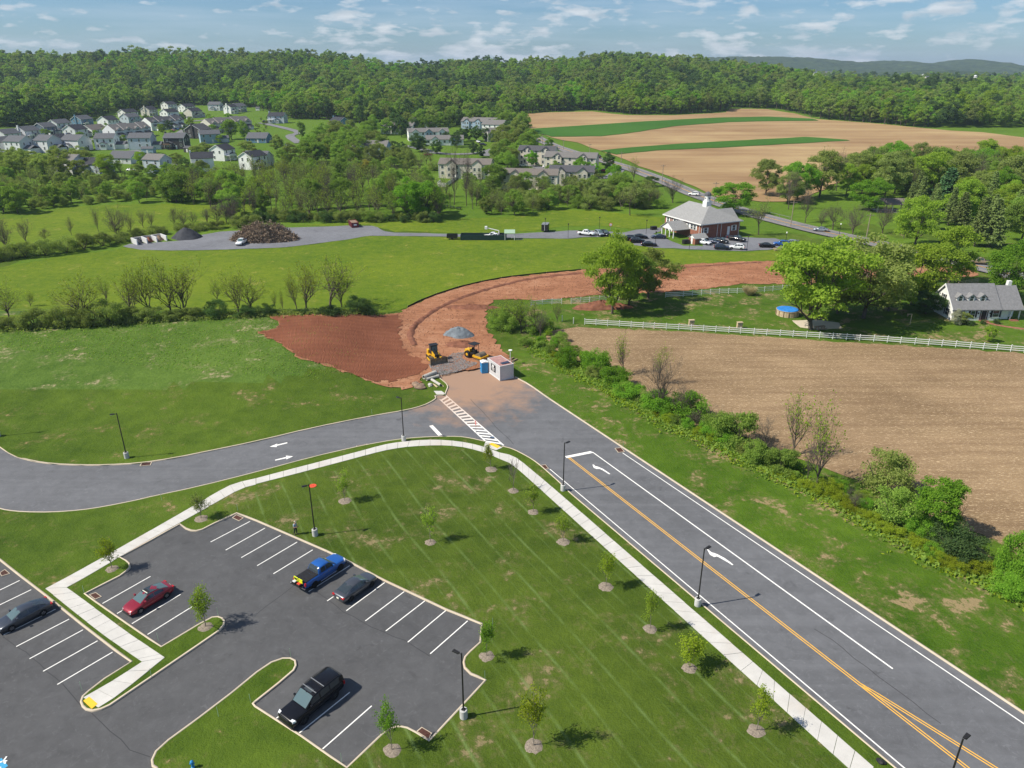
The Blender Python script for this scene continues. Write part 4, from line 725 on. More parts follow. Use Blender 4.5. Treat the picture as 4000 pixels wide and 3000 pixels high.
# dirt with tracked relief
def dirt_z(x, y):
    r1 = np.sin(x * 1.9 + 1.2 * np.sin(y * .21)) * np.cos(y * 2.3 + 0.7 * np.sin(x * .35))
    lump = 0.10 * np.sin(x * .71 + 2 * np.sin(y * .33)) * np.sin(y * .63 + x * .2)
    tread = 0.02 * r1
    return hgt(x, y) + 0.10 + tread + lump * 0.55
def slope_mat():
    m, nt, b, pos = new_mat('tracked_dirt', .95, .1)
    mp = nd(nt, 'Mapping', {'Vector': pos, 'Rotation': (0, 0, -0.25), 'Scale': (1.0, 1.0, 1.0)}).outputs[0]
    w_ = nd(nt, 'TexWave', {'Vector': mp, 'Scale': 1.35, 'Distortion': 9.0, 'Detail': 3.0, 'Detail Scale': 0.5}, wave_type='BANDS', bands_direction='X').outputs[1]
    lane = nd(nt, 'TexWave', {'Vector': mp, 'Scale': 0.16, 'Distortion': 3.0, 'Detail Scale': 0.4}, wave_type='BANDS', bands_direction='Y').outputs[1]
    lo = noise(nt, pos, .12, 4., .6)
    c = ramp(nt, mth(nt, 'ADD', mth(nt, 'MULTIPLY', lo, .55), mth(nt, 'MULTIPLY', w_, mth(nt, 'ADD', .05, mth(nt, 'MULTIPLY', lane, .12)))), [(.20, (.160, .058, .032)), (.45, (.240, .092, .050)), (.72, (.36, .165, .095))])
    nt.links.new(c, b.inputs['Base Color'])
    set_bump(nt, b, mth(nt, 'ADD', w_, mth(nt, 'MULTIPLY', noise(nt, pos, 2.5, 4., .7), 1.5)), .5, .14)
    return m
sheet('dirt_slope', W['slope'], 1.2, lambda x, y: dirt_z(x, y) + .07, slope_mat(), 'red brown bank of earth combed by bulldozer tracks', 'dirt', edge=.7, rough=.6)
sheet('dirt_track', W['dirt'], 0.85, dirt_z, M['dirt'], 'red brown graded earth of the new road curving behind the trees', 'dirt', edge=.8, rough=0.55)

def strip(poly, w0, w1, zf, step=8.0):
    """ribbon between offsets w0..w1 of a polyline"""
    q = dense(poly, step, False)
    V = []
    for i, p in enumerate(q):
        a = q[max(i - 1, 0)]; b = q[min(i + 1, len(q) - 1)]
        d = Vector((b[0] - a[0], b[1] - a[1])).normalized(); nx, ny = -d.y, d.x
        for w in (w0, w1):
            x, y = p[0] + nx * w, p[1] + ny * w
            V.append((x, y, float(zf(x, y))))
    F = [(2 * i, 2 * i + 2, 2 * i + 3, 2 * i + 1) for i in range(len(q) - 1)]
    if w1 > w0: F = [(2 * i, 2 * i + 2, 2 * i + 3, 2 * i + 1) for i in range(len(q) - 1)]
    return V, F
hw = smooth_line(W['highway'], n=2)
V, F = strip(hw, -4.6, 4.6, lambda x, y: hgt(x, y) + 0.35, 6.0)
highway = struct('highway', np_mesh('highway', V, F, (M['highway'],)))
tag(highway, 'two lane highway slanting past the ploughed field', 'road')
for w in (-3.5, 3.5):
    V, F = strip(hw, w - .09, w + .09, lambda x, y: hgt(x, y) + 0.40, 6.0)
    link('edge_line', np_mesh('edge_line', V, F, (M['white_paint'],)), highway)
for w in (-0.2, 0.2):
    V, F = strip(hw, w - .08, w + .08, lambda x, y: hgt(x, y) + 0.40, 6.0)
    link('centre_line', np_mesh('centre_line', V, F, (M['yellow_paint'],)), highway)
for i, s in enumerate(W['house_streets']):
    V, F = strip(smooth_line(s), -3.2, 3.2, lambda x, y: hgt(x, y) + 0.25, 6.0)
    o = struct('street', np_mesh('street', V, F, (M['highway'],)))
    tag(o, ['estate street in front of the townhouse terraces', 'turning circle street below the upper meadow', 'short street between the estate houses', 'upper estate street near the wood', 'apartment drive among round trees', 'apartment drive towards the highway', 'street in front of the beige townhouse rows'][i], 'street')

# kerbs: a real step
def kerb(poly, parent, solid, h=0.02, w=0.20, closed=False):
    q = dense(poly, 1.6, closed)
    n = len(q)
    V = []; F = []
    for i, p in enumerate(q):
        a = q[i - 1] if (closed or i > 0) else q[i]; b = q[(i + 1) % n] if (closed or i < n - 1) else q[i]
        d = Vector((b[0] - a[0], b[1] - a[1])).normalized(); nx, ny = -d.y * solid, d.x * solid
        for off, z in ((-0.012, ROADZ - 0.02), (0.0, h - 0.02), (0.03, h), (w - 0.02, h), (w, h - 0.12)):
            V.append((p[0] + nx * off, p[1] + ny * off, z))
    for i in range(n if closed else n - 1):
        j = (i + 1) % n
        for k in range(4):
            f = (i * 5 + k, j * 5 + k, j * 5 + k + 1, i * 5 + k + 1)
            F.append(f if solid > 0 else f[::-1])
    return link('kerb', np_mesh('kerb', V, F, (M['kerb'],)), parent)
def area(p):
    return sum(p[i - 1][0] * p[i][1] - p[i][0] * p[i - 1][1] for i in range(len(p))) / 2
def side(poly, land):
    m = len(poly) // 2
    a, b = poly[m - 1], poly[m]
    d = Vector((b[0] - a[0], b[1] - a[1])).normalized()
    x, y = (a[0] + b[0]) / 2 - d.y * .5, (a[1] + b[1]) / 2 + d.x * .5
    return -1 if in_poly(np.array([x]), np.array([y]), land)[0] else 1
kl = W['kerb_left']
NWL = 22
gap = min(range(len(kl)), key=lambda i: math.dist(kl[i], W['pad_b'][1]))
for pl in (W['kerb_right'], kl[:gap], kl[gap + 1:], W['kerb_west_up'], W['kerb_stub']):
    pl = smooth_line(pl, n=1)
    kerb(pl, road, side(pl, ROAD))
kerb(LOT, parking, -1 if area(LOT) > 0 else 1, closed=True)

# sidewalks, slab by slab
walk = empty('sidewalk', (0, 0, 0), 0, 'pale concrete footpath curving round the lawn to the car park', 'sidewalk', kind='structure')
def param(line, t):
    t *= len(line) - 1
    i = min(int(t), len(line) - 2)
    f = t - i
    return Vector((line[i][0] * (1 - f) + line[i + 1][0] * f, line[i][1] * (1 - f) + line[i + 1][1] * f))
def slabs(a, b, size=1.55, z=0.035):
    a = smooth_line(a, n=1); b = smooth_line(b, n=1)
    ts = [0.0]; N = 600
    acc = 0
    last = (param(a, 0) + param(b, 0)) / 2
    for i in range(1, N + 1):
        p = (param(a, i / N) + param(b, i / N)) / 2
        acc += (p - last).length; last = p
        if acc >= size: ts.append(i / N); acc = 0
    if 1 - ts[-1] > 1e-4: ts.append(1.0)
    for i in range(len(ts) - 1):
        t0, t1 = ts[i], ts[i + 1]
        p = [param(a, t0), param(a, t1), param(b, t1), param(b, t0)]
        c = sum(p, Vector((0, 0))) / 4
        g = 0.022 if i % 4 else 0.04
        q = [pp + (c - pp).normalized() * g for pp in p]
        if (q[1] - q[0]).cross(q[2] - q[0]) < 0: q = q[::-1]
        dz = 0.004 * math.sin(i * 7.1)
        mb = MB()
        mb.hexa([(x.x, x.y, -0.05) for x in q] + [(x.x, x.y, z + dz) for x in q])
        mb.build('slab', M['walk'], walk)
slabs(W['walk_a'], W['walk_b']); slabs(W['walk_c'], W['walk_d']); slabs(W['walk_e'], W['walk_f']); slabs(W['walk_g'], W['walk_h'])
def pad(pts, name, m, z0, z1, parent):
    if area(pts) < 0: pts = pts[::-1]
    mb = MB(); mb.hexa([(x, y, z0) for x, y in pts] + [(x, y, z1) for x, y in pts])
    return mb.build(name, m, parent)
pad(W['ramp_b'], 'ramp', M['walk'], -0.13, 0.025, walk)
pad(W['ramp_far'], 'ramp', M['walk'], -0.13, 0.02, walk)
for key in ('pad_a', 'pad_b'):
    t = pad(W[key], 'tactile_pad', M['yellow_pad'], 0.0, 0.05, walk)

# painted markings
MZ = ROADZ + 0.005
def line_mark(poly, w, m, parent, name='marking', z=MZ, off=0.0):
    q = dense(poly, 6.0, False)
    V, F = strip(q, off - w / 2, off + w / 2, lambda x, y: z, 6.0)
    return link(name, np_mesh(name, V, F, (m,)), parent)
def poly_mark(poly, m, parent, name='marking', z=MZ):
    me = bpy.data.meshes.new(name)
    me.from_pydata([(x, y, z) for x, y in poly], [], [tuple(range(len(poly))) if area(poly) > 0 else tuple(range(len(poly)))[::-1]])
    return link(name, me, parent, m)
for s in W['stalls']: line_mark(s, 0.11, M['white_paint'], parking, 'stall_line')
for k in ('edge_left', 'edge_right'): line_mark(W[k], 0.13, M['white_paint'], road, 'edge_line')
line_mark(W['lane'], 0.17, M['white_paint'], road, 'lane_line')
for k in ('yellow_a', 'yellow_b'):
    for off in (-0.13, 0.13):
        line_mark(W[k], 0.11, M['yellow_paint'], road, 'centre_line', MZ + (0.002 if k == 'yellow_b' else 0) + (0.001 if off > 0 else 0), off)
line_mark(W['stopbar_main'], 0.6, M['white_paint'], road, 'stop_line', MZ + 0.003)
line_mark(W['stopbar_west'], 0.6, M['white_paint'], road, 'stop_line')
for p in W['arrow_turn']: poly_mark(p, M['white_paint'], road, 'turn_arrow')
poly_mark(W['arrow_left'], M['white_paint'], road, 'arrow'); poly_mark(W['arrow_right'], M['white_paint'], road, 'arrow')
na, nb = W['cw_near'], W['cw_far']
line_mark(na, 0.22, M['white_paint'], road, 'crosswalk_line'); line_mark(nb, 0.22, M['white_paint'], road, 'crosswalk_line')
NB = 17
for i in range(NB):
    t0 = (i + 0.30) / NB; t1 = (i + 0.78) / NB
    lp = lambda L, t: (L[0][0] + (L[1][0] - L[0][0]) * t, L[0][1] + (L[1][1] - L[0][1]) * t)
    poly_mark([lp(na, t0), lp(nb, t0), lp(nb, t1), lp(na, t1)], M['white_paint'], road, 'crosswalk_bar', MZ + 0.002)
ad = W['ada']
poly_mark(ad, M['blue_paint'], parking, 'bay_symbol_ground')
cxa = sum(p[0] for p in ad) / 4; cya = sum(p[1] for p in ad) / 4
mb = MB()
ring = [(cxa + 0.36 * math.cos(t), cya + 0.36 * math.sin(t)) for t in np.linspace(0.3, 5.4, 18)]
ring2 = [(cxa + 0.22 * math.cos(t), cya + 0.22 * math.sin(t)) for t in np.linspace(0.3, 5.4, 18)]
mb.add([(x, y, MZ + .004) for x, y in ring + ring2], [(i, i + 1, 18 + i + 1, 18 + i) for i in range(17)])
mb.box(cxa - .06, cxa + .06, cya + .2, cya + .75, MZ + .001, MZ + .004); mb.box(cxa - .06, cxa + .3, cya + .3, cya + .4, MZ + .001, MZ + .0042)
mb.build('bay_symbol', M['white_paint'], parking)

# seams and sealed cracks in the paving
M['seam'] = mat('bitumen_seam', (0.035, 0.035, 0.038), .8)
for key, par in (('seams_lot', parking), ('seams_road', road)):
    for ln in W[key]:
        rsx = random.Random(len(ln)); q = [(p[0] + rsx.uniform(-.08, .08), p[1] + rsx.uniform(-.08, .08)) for p in dense(ln, 1.2, False)]
        V, F = strip(q, -.035, .035, lambda x, y: MZ - .0025, 2.0)
        link('seam', np_mesh('seam', V, F, (M['seam'],)), par)

# ======================= plants =======================
def leaf_mat(name, dark, light, trans=0.5):
    m = bpy.data.materials.new(name)
    m.use_nodes = True
    nt = m.node_tree
    for n in list(nt.nodes): nt.nodes.remove(n)
    g = nd(nt, 'NewGeometry'); oi = nd(nt, 'ObjectInfo')
    t = mth(nt, 'ADD', mth(nt, 'MULTIPLY', g.outputs['Random Per Island'], 0.45), mth(nt, 'MULTIPLY', oi.outputs['Random'], 0.55))
    c = ramp(nt, t, [(0.0, dark), (1.0, light)])
    hs = nd(nt, 'HueSaturation', {'Hue': mth(nt, 'ADD', 0.492, mth(nt, 'MULTIPLY', oi.outputs['Random'], 0.026)), 'Color': c})
    c = hs.outputs[0]
    d = nd(nt, 'BsdfDiffuse', {'Color': c, 'Roughness': 0.6})
    tr = nd(nt, 'BsdfTranslucent', {'Color': mix(nt, 1.0, c, (1.0, 1.12, 0.55), 'MULTIPLY')})
    ms = nd(nt, 'MixShader', {0: trans, 1: d.outputs[0], 2: tr.outputs[0]})
    nd(nt, 'OutputMaterial', {'Surface': ms.outputs[0]})
    return m
LEAF = {
    'mid': leaf_mat('mid_green_leaf', (0.12, 0.218, 0.048), (0.421, 0.541, 0.102)),
    'dark': leaf_mat('dark_green_leaf', (0.052, 0.109, 0.042), (0.178, 0.26, 0.086)),
    'bright': leaf_mat('bright_green_leaf', (0.101, 0.24, 0.026), (0.345, 0.55, 0.059)),
    'lime': leaf_mat('lime_leaf', (0.171, 0.265, 0.03), (0.447, 0.56, 0.075)),
    'pale': leaf_mat('pale_green_leaf', (0.178, 0.233, 0.058), (0.46, 0.512, 0.151)),
    'olive': leaf_mat('olive_leaf', (0.156, 0.205, 0.062), (0.419, 0.468, 0.144)),
    'early': leaf_mat('early_spring_leaf', (0.202, 0.246, 0.031), (0.403, 0.468, 0.069)),
    'yellow': leaf_mat('yellow_green_leaf', (0.193, 0.251, 0.021), (0.42, 0.488, 0.043)),
    'gold': leaf_mat('golden_leaf', (0.222, 0.187, 0.038), (0.407, 0.33, 0.084)),
    'pine': leaf_mat('pine_needle', (0.039, 0.105, 0.046), (0.126, 0.219, 0.083), 0.15),
    'pineolive': leaf_mat('olive_pine_needle', (0.115, 0.16, 0.054), (0.28, 0.35, 0.103), 0.2),
    'blossom': leaf_mat('white_blossom', (0.35, 0.36, 0.26), (0.75, 0.74, 0.66)),
    'bark': leaf_mat('twig', (0.086, 0.071, 0.057), (0.172, 0.149, 0.121), 0.0),
}
M['bark'] = mat('grey_bark', (0.105, 0.088, 0.070), 0.95, 0.1, vary=0.35, scale=4.0)
M['bark_pale'] = mat('pale_bark', (0.20, 0.175, 0.145), 0.95, 0.1, vary=0.3, scale=4.0)
M['mulch'] = mat('grey_mulch', (0.25, 0.21, 0.165), 1.0, 0.05, vary=0.45, scale=9.0, bump=0.8, bscale=14.0)

def leaf_quads(C, size, rs, out=None, flat=0.0):
    """one small folded leaf clump (quad) per centre"""
    n = len(C)
    N = rs.normal(size=(n, 3))
    if out is not None: N += out * 0.9
    N[:, 2] += flat + 0.35
    N /= np.linalg.norm(N, axis=1)[:, None] + 1e-9
    A = np.cross(N, rs.normal(size=(n, 3))); A /= np.linalg.norm(A, axis=1)[:, None] + 1e-9
    B = np.cross(N, A)
    s = size * rs.uniform(0.6, 1.35, (n, 1))
    a = A * s; b = B * s * rs.uniform(0.45, 0.8, (n, 1))
    V = np.stack([C - a, C - b + N * s * .12, C + a, C + b - N * s * .10], 1).reshape(-1, 3)
    F = np.arange(4 * n).reshape(n, 4)
    return V, F

def tubes(segs, n=5):
    """segs: list of (p0,p1,r0,r1) -> verts, quads"""
    P0 = np.array([s[0] for s in segs]); P1 = np.array([s[1] for s in segs])
    r0 = np.array([s[2] for s in segs])[:, None]; r1 = np.array([s[3] for s in segs])[:, None]
    D = P1 - P0; D /= np.linalg.norm(D, axis=1)[:, None] + 1e-9
    ref = np.where(np.abs(D[:, 2:3]) < .9, np.array([[0, 0, 1.0]]), np.array([[1.0, 0, 0]]))
    A = np.cross(D, ref); A /= np.linalg.norm(A, axis=1)[:, None] + 1e-9
    B = np.cross(D, A)
    V = []
    for k in range(n):
        t = 2 * math.pi * k / n
        o = A * math.cos(t) + B * math.sin(t)
        V.append(P0 + o * r0); V.append(P1 + o * r1)
    V = np.stack(V, 1)            # seg, 2n, 3
    base = (np.arange(len(segs)) * 2 * n)[:, None, None]
    q = np.array([[2 * k, 2 * ((k + 1) % n), 2 * ((k + 1) % n) + 1, 2 * k + 1] for k in range(n)])[None]
    return V.reshape(-1, 3), (base + q).reshape(-1, 4)

def skeleton(rs, levels=3, kids=(7, 5, 4), spread=0.75, trunk=0.35, up=0.35, r=0.018, fork=0.3):
    """unit-height branching tree; returns segments and twig ends"""
    segs = []; tips = []
    def grow(p, d, L, rad, lv):
        k = 4 if lv == 0 else 3
        pts = [p]
        for i in range(k):
            d = d + rs.normal(size=3) * (0.05 if lv == 0 else 0.16) + np.array([0, 0, up * 0.12 * lv])
            d = d / np.linalg.norm(d)
            q = pts[-1] + d * L / k
            segs.append((pts[-1], q, rad * (1 - 0.65 * i / k), rad * (1 - 0.65 * (i + 1) / k)))
            pts.append(q)
        if lv >= levels:
            tips.append(pts[-1]); tips.append(pts[-2] * .5 + pts[-1] * .5); return
        for c in range(kids[lv]):
            t = rs.uniform(fork if lv == 0 else 0.25, 1.0)
            if c == 0: t = 1.0
            j = min(int(t * k), k - 1); f = t * k - j
            s = pts[j] * (1 - f) + pts[j + 1] * f
            az = 2 * math.pi * (c / kids[lv] + rs.uniform(-.12, .12)) + lv
            side = np.cross(d, [math.cos(az), math.sin(az), .13]); side /= np.linalg.norm(side) + 1e-9
            sp = spread * rs.uniform(.6, 1.15) * (1.0 if c else 0.25)
            nd_ = d * (1 - .45 * sp) + side * sp + np.array([0, 0, up * .5])
            nd_ /= np.linalg.norm(nd_)
            grow(s, nd_, L * rs.uniform(.52, .78), rad * (1 - .6 * t) * .72, lv + 1)
    grow(np.zeros(3), np.array([0, 0, 1.0]), trunk + .3, r, 0)
    return segs, np.array(tips)

def norm_unit(segs, tips):
    """scale so that the tips fill a unit box: z 0..1, width 1"""
    z = tips[:, 2].max(); w = np.percentile(np.hypot(tips[:, 0], tips[:, 1]), 92) * 2
    S = np.array([1 / w, 1 / w, 1 / z])
    return [(a * S, b * S, r0, r1) for a, b, r0, r1 in segs], tips * S

def tube_mesh(name, segs, h, w, m, thin=1.0):
    S = np.array([w, w, h])
    V, F = tubes([(a * S, b * S, max(r0 * h * thin, .012), max(r1 * h * thin, .010)) for a, b, r0, r1 in segs])
    return np_mesh(name, V, F, (m,), smooth=True)

PROTO = {}
def make_proto(kind, var, h, w):
    """returns (trunk mesh or None, crown mesh or None) at the nominal size h x w"""
    rs = np.random.RandomState(hash((kind, var)) % 1000 + 17 if False else sum(map(ord, kind)) * 7 + var)
    tm = cm = None
    if kind in ('sparse', 'bare', 'young'):
        if kind == 'young': segs, tips = skeleton(rs, 2, (11, 5), .6, .45, .5, .011, .33)
        elif kind == 'bare': segs, tips = skeleton(rs, 3, (9, 6, 5), .7, .35, .5, .016, .22)
        else: segs, tips = skeleton(rs, 3, (9, 6, 4), .75, .3, .5, .015, .2)
        segs, tips = norm_unit(segs, tips)
        S = np.array([w, w, h])
        tm = tube_mesh(kind + '_trunk', segs, h, w, M['bark_pale'] if kind == 'young' else M['bark'], 1.0)
        T = tips * S
        if kind == 'bare':
            n = int(len(T) * 1.5)
            C = T[rs.randint(len(T), size=n)] + rs.normal(size=(n, 3)) * np.array([.03 * w, .03 * w, .03 * h])
            d = rs.normal(size=(n, 3)); d[:, 2] += .8; d /= np.linalg.norm(d, axis=1)[:, None]
            L = rs.uniform(.015, .04, (n, 1)) * h
            V, F = tubes([(c - dd * l, c + dd * l, .014, .008) for c, dd, l in zip(C, d, L[:, 0])], 3)
            cm = np_mesh('twigs', V, F, (LEAF['bark'],))
        else:
            per = {'sparse': 1.6, 'young': 17}[kind]
            n = int(len(T) * per)
            sp = .022 * h if kind == 'sparse' else .04 * h
            C = T[rs.randint(len(T), size=n)] + rs.normal(size=(n, 3)) * sp
            C = C[C[:, 2] > (.22 if kind == 'sparse' else .30) * h]
            V, F = leaf_quads(C, (.0125 if kind == 'sparse' else .0165) * h, rs)
            cm = np_mesh('leaves', V, F, (LEAF['mid'],))
    elif kind in ('oak', 'round', 'wood'):
        segs, tips = skeleton(rs, 2, (8, 5), .8, .3, .4, .022, .2)
        segs, tips = norm_unit(segs, tips)
        tm = tube_mesh(kind + '_trunk', [(a * np.array([.85, .85, .92]), b * np.array([.85, .85, .92]), r0, r1) for a, b, r0, r1 in segs], h, w, M['bark'])
        # clumps: lobes spread through an egg-shaped crown
        nl = {'oak': 62, 'round': 54, 'wood': 34}[kind]
        lo = {'oak': .10, 'round': .06, 'wood': .15}[kind]
        u = rs.normal(size=(nl, 3)); u /= np.linalg.norm(u, axis=1)[:, None]
        rad = rs.uniform(.35, 1.0, (nl, 1)) ** .6
        L = u * rad
        zc = (1 + lo) / 2; zr = (1 - lo) / 2
        wob = 1 + .22 * np.sin(3 * np.arctan2(L[:, 1], L[:, 0]) + var) * np.cos(2 * L[:, 2] + var)
        L = np.column_stack([L[:, 0] * .5 * wob, L[:, 1] * .5 * wob, zc + L[:, 2] * zr * .93])
        taper = np.clip(1.12 - .75 * np.clip((L[:, 2] - zc) / zr, 0, 1) ** 2, .25, 1)
        L[:, 0] *= taper; L[:, 1] *= taper
        lr = rs.uniform(.07, .16, nl)
        per = {'oak': 280, 'round': 290, 'wood': 105}[kind]
        C = []; O = []
        for c, r_ in zip(L, lr):
            n = int(per * (r_ / .12) ** 2)
            d = rs.normal(size=(n, 3)); d /= np.linalg.norm(d, axis=1)[:, None]
            d[:, 2] = np.where(d[:, 2] < -.35, -d[:, 2], d[:, 2])
            q = c + d * r_ * rs.uniform(.38, 1.22, (n, 1)) * np.array([1, 1, .8 * w / h if kind != 'oak' else .75 * w / h])
            C.append(q); O.append(d)
        C = np.concatenate(C) * np.array([w, w, h]); O = np.concatenate(O)
        V, F = leaf_quads(C, {'oak': .0175, 'round': .0175, 'wood': .030}[kind] * w, rs, O)
        cm = np_mesh('leaves', V, F, (LEAF['mid'],))
    elif kind == 'pine':
        segs = [(np.array([0, 0, z]), np.array([0, 0, z + .1]), .018 * (1 - z), .018 * (.9 - z) + .002) for z in np.arange(0, .95, .1)]
        C = []; O = []
        for z in np.linspace(.16, .98, 17):
            R_ = .5 * (1.04 - z) ** .8
            for a in np.linspace(0, 2 * math.pi, 9 if z < .8 else 5)[:-1]:
                a += rs.uniform(-.3, .3); Rr = R_ * rs.uniform(.7, 1.1)
                e = np.array([math.cos(a) * Rr, math.sin(a) * Rr, z - .05 * Rr])
                segs.append((np.array([0, 0, z]), e, .005, .002))
                n = 46
                t = rs.uniform(.25, 1.05, (n, 1))
                q = np.array([0, 0, z]) * (1 - t) + e * t + rs.normal(size=(n, 3)) * np.array([.035, .035, .013])
                C.append(q); O.append(np.tile([math.cos(a) * .3, math.sin(a) * .3, .6], (n, 1)))
        tm = tube_mesh('pine_trunk', segs, h, w, M['bark'])
        C = np.concatenate(C) * np.array([w, w, h])
        V, F = leaf_quads(C, .034 * w, rs, np.concatenate(O))
        cm = np_mesh('needles', V, F, (LEAF['pine'],))
    elif kind in ('shrub', 'blossom'):
        nl = 26
        a = rs.uniform(0, 2 * math.pi, nl); rr = np.sqrt(rs.uniform(0, 1, nl)) * .40
        zz = rs.uniform(.12, .86, nl) * (1 - 1.6 * rr ** 2)
        C = []; O = []
        for i in range(nl):
            n = 300
            d = rs.normal(size=(n, 3)); d /= np.linalg.norm(d, axis=1)[:, None]; d[:, 2] = np.abs(d[:, 2]) * np.where(rs.rand(n) < .8, 1, -1)
            R_ = rs.uniform(.10, .17)
            q = np.array([rr[i] * math.cos(a[i]), rr[i] * math.sin(a[i]), zz[i]]) + d * R_ * rs.uniform(.4, 1.3, (n, 1)) * np.array([1, 1, w / h * .8])
            C.append(q); O.append(d)
        C = np.concatenate(C) * np.array([w, w, h]); C[:, 2] = np.maximum(C[:, 2], .03)
        V, F = leaf_quads(C, .0165 * w, rs, np.concatenate(O))
        cm = np_mesh('leaves', V, F, (LEAF['mid'],))
        segs = []
        for k in range(9):
            az = rs.uniform(0, 6.28); e = np.array([math.cos(az) * rs.uniform(.1, .4), math.sin(az) * rs.uniform(.1, .4), rs.uniform(.5, .9)])
            segs.append((np.zeros(3), e * .5 + rs.normal(size=3) * .03, .012, .009)); segs.append((segs[-1][1], e, .009, .004))
        tm = tube_mesh('shrub_stems', segs, h, w, M['bark'])
    return tm, cm

NOM = {'sparse': (12, 7.5), 'bare': (11, 6), 'young': (3.6, 1.7), 'oak': (15, 12), 'round': (11, 9), 'wood': (17, 12), 'pine': (15, 8), 'shrub': (3, 4.2), 'blossom': (3, 2.5)}
NVAR = {'sparse': 5, 'bare': 4, 'young': 5, 'oak': 4, 'round': 4, 'wood': 5, 'pine': 2, 'shrub': 4, 'blossom': 1}
for k, (h, w) in NOM.items():
    PROTO[k] = [make_proto(k, v, h, w) for v in range(NVAR[k])]
NAMES = {'sparse': ('spring_tree', 'tree'), 'bare': ('bare_tree', 'tree'), 'young': ('young_tree', 'tree'), 'oak': ('broad_tree', 'tree'), 'round': ('leafy_tree', 'tree'), 'wood': ('woodland_tree', 'tree'), 'pine': ('pine_tree', 'tree'), 'shrub': ('shrub', 'shrub'), 'blossom': ('blossom_shrub', 'shrub')}
prnd = random.Random(11)
def plant(kind, x, y, h, w, tint, label, group=None, var=None, z=None, lean=0.0):
    nm, cat = NAMES[kind]
    v_ = var if var is not None else prnd.randrange(NVAR[kind])
    tm, cm = PROTO[kind][v_]
    H, Wd = NOM[kind]
    root = empty(nm, (x, y, float(hgt(x, y)) - .05 if z is None else z), prnd.uniform(0, 6.28), label, cat, group)
    root.scale = (w / Wd, w / Wd, h / H)
    if lean: root.rotation_euler = (lean, lean * .6, root.rotation_euler[2])
    t = link('stems' if kind in ('shrub', 'blossom') else 'trunk', tm, root)
    c = link('twigs' if kind == 'bare' else 'foliage' if kind in ('shrub', 'blossom') else 'crown', cm, root)
    if LEAF.get(tint) is not None:
        c.material_slots[0].link = 'OBJECT'
        c.material_slots[0].material = LEAF[tint]
    return root

TINTW = {'mid': 'green', 'dark': 'dark green', 'bright': 'bright green', 'lime': 'yellow green', 'pale': 'pale green', 'olive': 'olive green', 'early': 'thinly leafed', 'yellow': 'vivid yellow green', 'gold': 'golden', 'pine': 'dark', 'pineolive': 'olive', 'bark': 'leafless', 'blossom': 'white flowering'}
KW = {'sparse': 'open tree', 'bare': 'bare tree', 'oak': 'broad tree', 'round': 'rounded tree', 'pine': 'pine tree', 'shrub': 'bush', 'blossom': 'bush'}
ORD = 'leftmost,second,third,fourth,fifth,sixth,seventh,eighth,ninth,tenth,eleventh,twelfth,thirteenth,fourteenth'.split(',')
ZONES = [
    (lambda x, y: y < 185 and x < -12, 'in the hedgerow behind the grassy bank'),
    (lambda x, y: y < 160 and x > -12 and y < 0.0 + 146 and x < 90 and y < 135, 'in the hedge along the corn stubble'),
    (lambda x, y: y < 185 and x >= 60, 'in the garden of the white house'),
    (lambda x, y: y < 185, 'by the bend of the dirt road'),
    (lambda x, y: y < 300 and x < -40, 'in the hedge beside the gravel yard'),
    (lambda x, y: y < 300 and x < 45, 'in the tree line behind the gravel yard'),
    (lambda x, y: y < 330 and x >= 45, 'between the brick hall and the highway'),
    (lambda x, y: x < -150, 'among the houses of the estate'),
    (lambda x, y: x < -30, 'in the wooded dip before the apartments'),
    (lambda x, y: x < 60, 'around the townhouses by the highway'),
    (lambda x, y: True, 'in the woods right of the ploughed field'),
]
seen = {}
plan = []
def scatter(poly, nmax, sp, kinds, hr, seed):
    r = np.random.RandomState(seed); wx = [p[0] for p in poly]; wy = [p[1] for p in poly]; got = []
    pk = np.array([k[2] for k in kinds], float); pk /= pk.sum()
    Q = np.column_stack([r.uniform(min(wx), max(wx), nmax * 60), r.uniform(min(wy), max(wy), nmax * 60)])
    Q = Q[in_poly(Q[:, 0], Q[:, 1], poly)]
    for q in Q:
        if any((q[0] - g[0]) ** 2 + (q[1] - g[1]) ** 2 < sp * sp for g in got): continue
        got.append(q); k = kinds[r.choice(len(kinds), p=pk)]
        h = r.uniform(*hr) * k[3]
        TREES.append((k[0], float(q[0]), float(q[1]), h, h * k[4] * r.uniform(.85, 1.15), k[1]))
        if len(got) >= nmax: break
TREES = [(k.split()[0], *q[i:i + 4], k.split()[1]) for k, q in W['trees'].items() for i in range(0, len(q), 4)]
for a in W['scatter']: scatter(*a)
for kind, x, y, h, w, tint in TREES:
    zone = next(n for f, n in ZONES if f(x, y))
    plan.append((kind, x, y, h, w, tint, zone))
